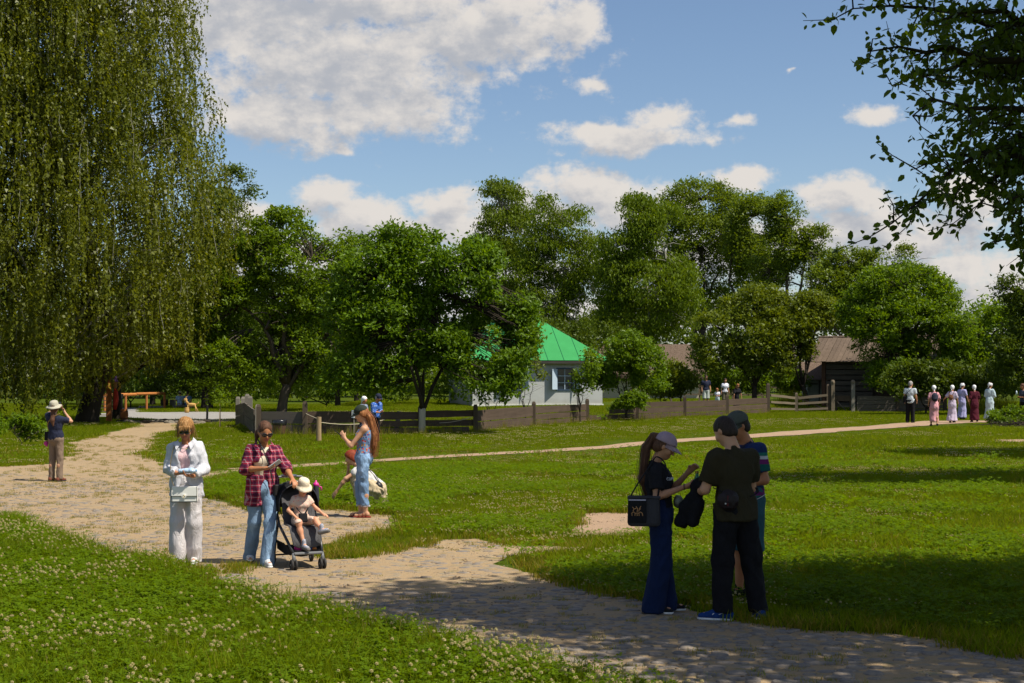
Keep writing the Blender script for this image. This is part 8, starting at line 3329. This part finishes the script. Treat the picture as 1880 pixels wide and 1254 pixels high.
# ---------------- background people: same care, coarser grain
def simple(px, K, yaw, H, label, top=C_NAVYT, legs=C_BLACKT, kind='trousers', man=False, skin_=SK_MID, hair=H_BROWN, hairlen=0.0, head_pitch=8, pose=None, sleeve=.7, group=None, shoes=M_SHOED, z=None, scarf=None, cap=None,
           hem=-.02, stride=.0, lean=2, r_hem=.23, dress_hem=.10, h=.018, head_yaw=0, child=False, z_pel=0.0):
    r = person(px, K, yaw, label, group=group, z=z)
    p = Fig(H, man=man, head_pitch=head_pitch, lean=lean, head_yaw=head_yaw, pelvis=(0, 0, z_pel))
    s = p.s
    if stride:
        p.anL[1] -= stride * .5
        p.anR[1] += stride * .5
        p.anR[2] += .03
        p.kneeL[1] -= stride * .35
        p.kneeR[1] += stride * .12
    for S, sx in (('L', 1), ('R', -1)):
        setattr(p, 'el' + S, p.T(sx * (.225 if man else .205), .03, .19))
        setattr(p, 'wr' + S, p.T(sx * .235, -.06, -.03))
    if child:
        p.hs *= 1.08
    if pose:
        pose(p)
    p.body(h, [skin_], r, lips=False)
    if kind == 'dress':
        p.dress(h, top, r, hem=dress_hem, r_hem=r_hem, sleeve=sleeve, fold=.014, seed=px * .01)
    else:
        p.top(h, top, r, 'shirt', ease=.024, hem=hem, sleeve=sleeve, r_sleeve=.068, fold=.010, seed=px * .01)
        if kind == 'shorts':
            p.trousers(h, legs, r, hem=-1, hem_frac=.03, wide=1.35, knee=.095, r_hem=.095, name='shorts')
        else:
            p.trousers(h, legs, r, hem=.06, wide=1.2, r_hem=.08)
    if hair is not None:
        p.hair_cap(.011, hair, r, grow=.010 if not man else .005, fringe=.05)
        if hairlen:
            p.tail(.012, hair, r, [p.hp(0, .06, .0), p.hp(0, .08, -.12), p.T(0, .10, .5 - hairlen)], [.07, .075, .05], 'long_hair', .005, flat=((0, 1, 0), .7))
    if scarf is not None:
        f = Field().ell(p.hp(0, .022, .030), np.array([.090, .110, .104]) * p.hs, p.Rh, .02)
        f.cap(p.hp(0, .075, -.02), p.hp(0, .095, -.085), .055 * p.hs, .022 * p.hs, .04)
        f.ell(p.hp(0, -.105, -.045), np.array([.062, .085, .085]) * p.hs, p.Rh, .012, True)
        solid(f, .011, 'headscarf', scarf, r, fold=.005, fs=(18, 18, 18))
        MB().tube([tuple(p.hp(0, .10, -.06)), tuple(p.hp(.012, .125, -.11)), tuple(p.hp(.02, .12, -.16))], [.02, .022, .008], 6, flat=.4).build('scarf_tail', scarf, r, smooth=True)
    if cap is not None:
        p.capp(.010, cap, r)
    for S in 'LR':
        p.shoe(S, .013, shoes, M_SOLED, r)
    return r, p


C_SCARF = cloth('white_scarf', (.72, .72, .74), .04)
C_BLUEEMB = cloth('blue_embroidered', (.045, .12, .42), .1, pattern=spots((.45, .55, .70), 20, .30))


def pose_look(p):
    s = p.s
    p.elL, p.wrL = p.T(.20, -.04, .20), p.T(.06, -.22, .22)
    p.elR, p.wrR = p.T(-.20, -.04, .20), p.T(-.06, -.22, .20)
    p.hdL, p.hdR = A3(-.6, -.6, .2), A3(.6, -.6, .2)
    p.pmL = p.pmR = A3(0, .1, 1)


simple(667, 58, 60, 1.43, 'elderly woman in white headscarf standing behind the rope', cloth('grey_blue_blouse', (.20, .24, .32), .1), cloth('dark_skirt', (.04, .04, .06)), scarf=C_SCARF, hair=None, pose=pose_look, skin_=SK_TAN, z=0)
simple(689, 59.5, 55, 1.53, 'old man in dark cap and blue patterned shirt by the fence', C_BLUEEMB, C_BLACKT, man=True, cap=C_NAVYT, hair=H_GREY, sleeve=1.5, head_pitch=22, pose=pose_look, skin_=SK_TAN, z=0, lean=8)

# the family behind the fence
G = 'family of four behind the fence'
r, p = simple(1296, 33.6, 8, 1.72, 'man in navy polo and light shorts behind the fence', C_NAVYT, cloth('stone_shorts', (.42, .46, .42), .06), 'shorts', man=True, hair=H_DARK, group=G, skin_=SK_MID)
p.sunglasses(r)


def pose_child(p):
    p.elL, p.wrL = p.T(.19, -.06, .20), p.T(.05, -.22, .24)
    p.elR, p.wrR = p.T(-.19, -.06, .20), p.T(-.05, -.22, .22)


simple(1317, 33.9, -20, 1.12, 'small child in white tee between the man and the woman', cloth('white_tee', (.64, .64, .72), .05), cloth('pale_shorts', (.45, .55, .55), .06), 'shorts', hair=H_AUBURN, group=G, pose=pose_child, head_pitch=25, child=True)
simple(1331, 33.2, 10, 1.60, 'dark haired woman in white tee behind the fence', cloth('white_tee', (.64, .64, .72), .05, pattern=spots((.35, .30, .55), 12, .2)), cloth('olive_shorts', (.10, .09, .06), .06), 'shorts', hair=H_DARK, hairlen=.16, group=G)


def pose_bend(p):
    p.elL, p.wrL = p.T(.22, -.10, .22), p.T(.26, -.16, -.02)
    p.elR, p.wrR = p.T(-.22, -.10, .22), p.T(-.26, -.16, -.02)


simple(1352, 33.8, 20, 1.56, 'girl in black dress with long loose hair leaning over the fence', C_BLACK, C_BLACK, 'dress', hair=H_AUBURN, hairlen=.20, group=G, lean=10, head_pitch=26, pose=pose_bend)

# the group walking away on the right
G = 'group walking away along the footpath'


def pose_walk(p):
    p.elL, p.wrL = p.T(.22, .06, .19), p.T(.24, -.02, -.02)
    p.elR, p.wrR = p.T(-.22, -.04, .19), p.T(-.24, -.14, .0)


C_CHECK = cloth('pale_checked_shirt', (.50, .55, .58), .05, pattern=checks((.18, .24, .34)))
r, p = simple(1671, 42.6, 150, 1.77, 'grey haired man in pale checked shirt walking on the grass', C_CHECK, C_BLACKT, man=True, hair=H_GREY, group=G, pose=pose_walk, head_yaw=-20, hem=-.10)
sbag = empty('shoulder_bag', r.location, r.rotation_euler[2], 'black shoulder bag worn by the grey haired man', 'bag')
MB().box((.215, .03, 1.02), (.12, .24, .28)).build('body', C_PRAM, sbag, bevel=.02)
strap_tube([(.215, .08, 1.16), (.09, .17, 1.30), (-.06, .14, 1.45), (-.13, .04, 1.53)], .016, 'strap', C_PRAM, sbag)


def pack(r, p, col, label, w=.26, hgt=.36, z=.30, up=True, trim=None):
    b = empty('backpack', r.location, r.rotation_euler[2], label, 'backpack')
    f = Field().ell(p.T(0, .19, z), A3(w / 2, .085, hgt / 2), p.Rt, .03).ell(p.T(0, .235, z - hgt * .12), A3(w * .36, .06, hgt * .26), p.Rt, .02)
    solid(f, .012, 'body', col, b, fold=.006, fs=(14, 14, 10))
    for sx in (1, -1):
        strap_tube([p.T(sx * .07, .17, z + hgt * .38), p.T(sx * .11, .06, .52), p.T(sx * .12, -.10, .42), p.T(sx * .15, -.05, .22), p.T(sx * .10, .14, z - hgt * .35)], .014, 'strap', col, b)
    return b


LN = cloth
r, p = simple(1715, 45.4, 172, 1.62, 'woman in long pink dress with dark backpack and headscarf', LN('pink_dress_cloth', (.62, .30, .33), .07), None, 'dress', scarf=C_SCARF, hair=None, group=G, pose=pose_walk, stride=.30, dress_hem=.20, r_hem=.20)
pack(r, p, cloth('dark_backpack', (.035, .035, .055), .2), 'dark backpack on the woman in the pink dress')


def pose_arm(p):
    pose_walk(p)
    p.elL, p.wrL = p.T(.27, .02, .25), p.T(.40, .0, .14)


r, p = simple(1748, 43.0, 146, 1.58, 'woman in pale lilac dress with small brown backpack', LN('lilac_dress_cloth', (.52, .44, .56), .07), None, 'dress', scarf=C_SCARF, hair=None, group=G, pose=pose_arm, stride=.15, r_hem=.27)
pack(r, p, cloth('brown_backpack', (.15, .07, .035), .2), 'small brown backpack on the woman in pale lilac', w=.20, hgt=.24, z=.24)
simple(1766, 40.2, 132, 1.64, 'woman in lavender blue dress just behind the pale lilac one', LN('lavender_dress_cloth', (.34, .33, .55), .07), None, 'dress', scarf=C_SCARF, hair=H_BROWN, group=G, pose=pose_walk, stride=.15, head_yaw=-30)
simple(1789, 42.4, 178, 1.58, 'woman in dark maroon dress and white headscarf', LN('maroon_dress_cloth', (.075, .012, .022), .12), None, 'dress', scarf=C_SCARF, hair=None, group=G, pose=pose_walk, stride=.12, sleeve=.9)
simple(1817, 41.2, 140, 1.68, 'tallest woman in pale blue dress at the head of the group', LN('pale_blue_dress_cloth', (.42, .52, .56), .07), None, 'dress', scarf=C_SCARF, hair=H_BROWN, group=G, pose=pose_look, sleeve=1.5, r_hem=.27, head_yaw=-30)
r, p = simple(1879, 43.5, -70, 1.66, 'person in dark grey top cut off by the right frame edge', cloth('slate_jersey', (.05, .06, .085), .1), C_BLACKT, hair=H_BROWN, pose=pose_look, skin_=SK_TAN)
bt2 = MB().lathe([(0, 0), (.035, 0), (.035, .14), (.015, .18), (.0, .19)], 12, c=(.0, -.36, 1.20)).build('water_bottle', plain('pale_plastic', (.5, .6, .65), .2, .5), None, smooth=True)
tag(own(bt2, r), 'pale water bottle raised by the person at the right edge', 'bottle')

# two distant people sitting on a bench with their backs to us
bn_x, bn_y = atK(337, 30)
bench = empty('log_bench', (bn_x, bn_y, 0), 0, 'low bench under the two distant sitters', 'bench')
MB().box((0, 0, .20), (1.3, .34, .07)).build('seat', W_GREYV, bench)
for dx in (-.5, .5):
    MB().box((dx, 0, .08), (.12, .3, .17)).build('leg', W_GREYV, bench)
for px, lb, cpp in ((330, 'sitter in pale blue shirt and cap on the far bench', C_NAVYT), (344, 'sitter in mid blue shirt on the far bench, right one', None)):
    r = person(px, 30, 180, lb, z=0, group='two people sitting on the far bench')
    p = Fig(1.62, pelvis=(0, 0, -.57), head_pitch=15, lean=6, man=True)
    for S, sx in (('L', 1), ('R', -1)):
        setattr(p, 'knee' + S, A3(sx * .12, -.42, .44))
        setattr(p, 'an' + S, A3(sx * .12, -.44, .09))
        setattr(p, 'el' + S, p.T(sx * .24, -.06, .22))
        setattr(p, 'wr' + S, A3(sx * .12, -.32, .52))
    p.body(.016, [SK_MID], r, lips=False)
    p.top(.016, cloth('pale_blue_shirt', (.24, .34, .52), .08) if px == 330 else cloth('mid_blue_shirt', (.12, .22, .46), .08), r, 'shirt', ease=.024, sleeve=.7, fold=.010)
    p.trousers(.016, C_KHAKI if px == 330 else C_NAVYT, r, hem=.05, wide=1.2)
    p.hair_cap(.013, H_DARK, r, grow=.005)
    if cpp:
        p.capp(.012, C_SUNH, r)
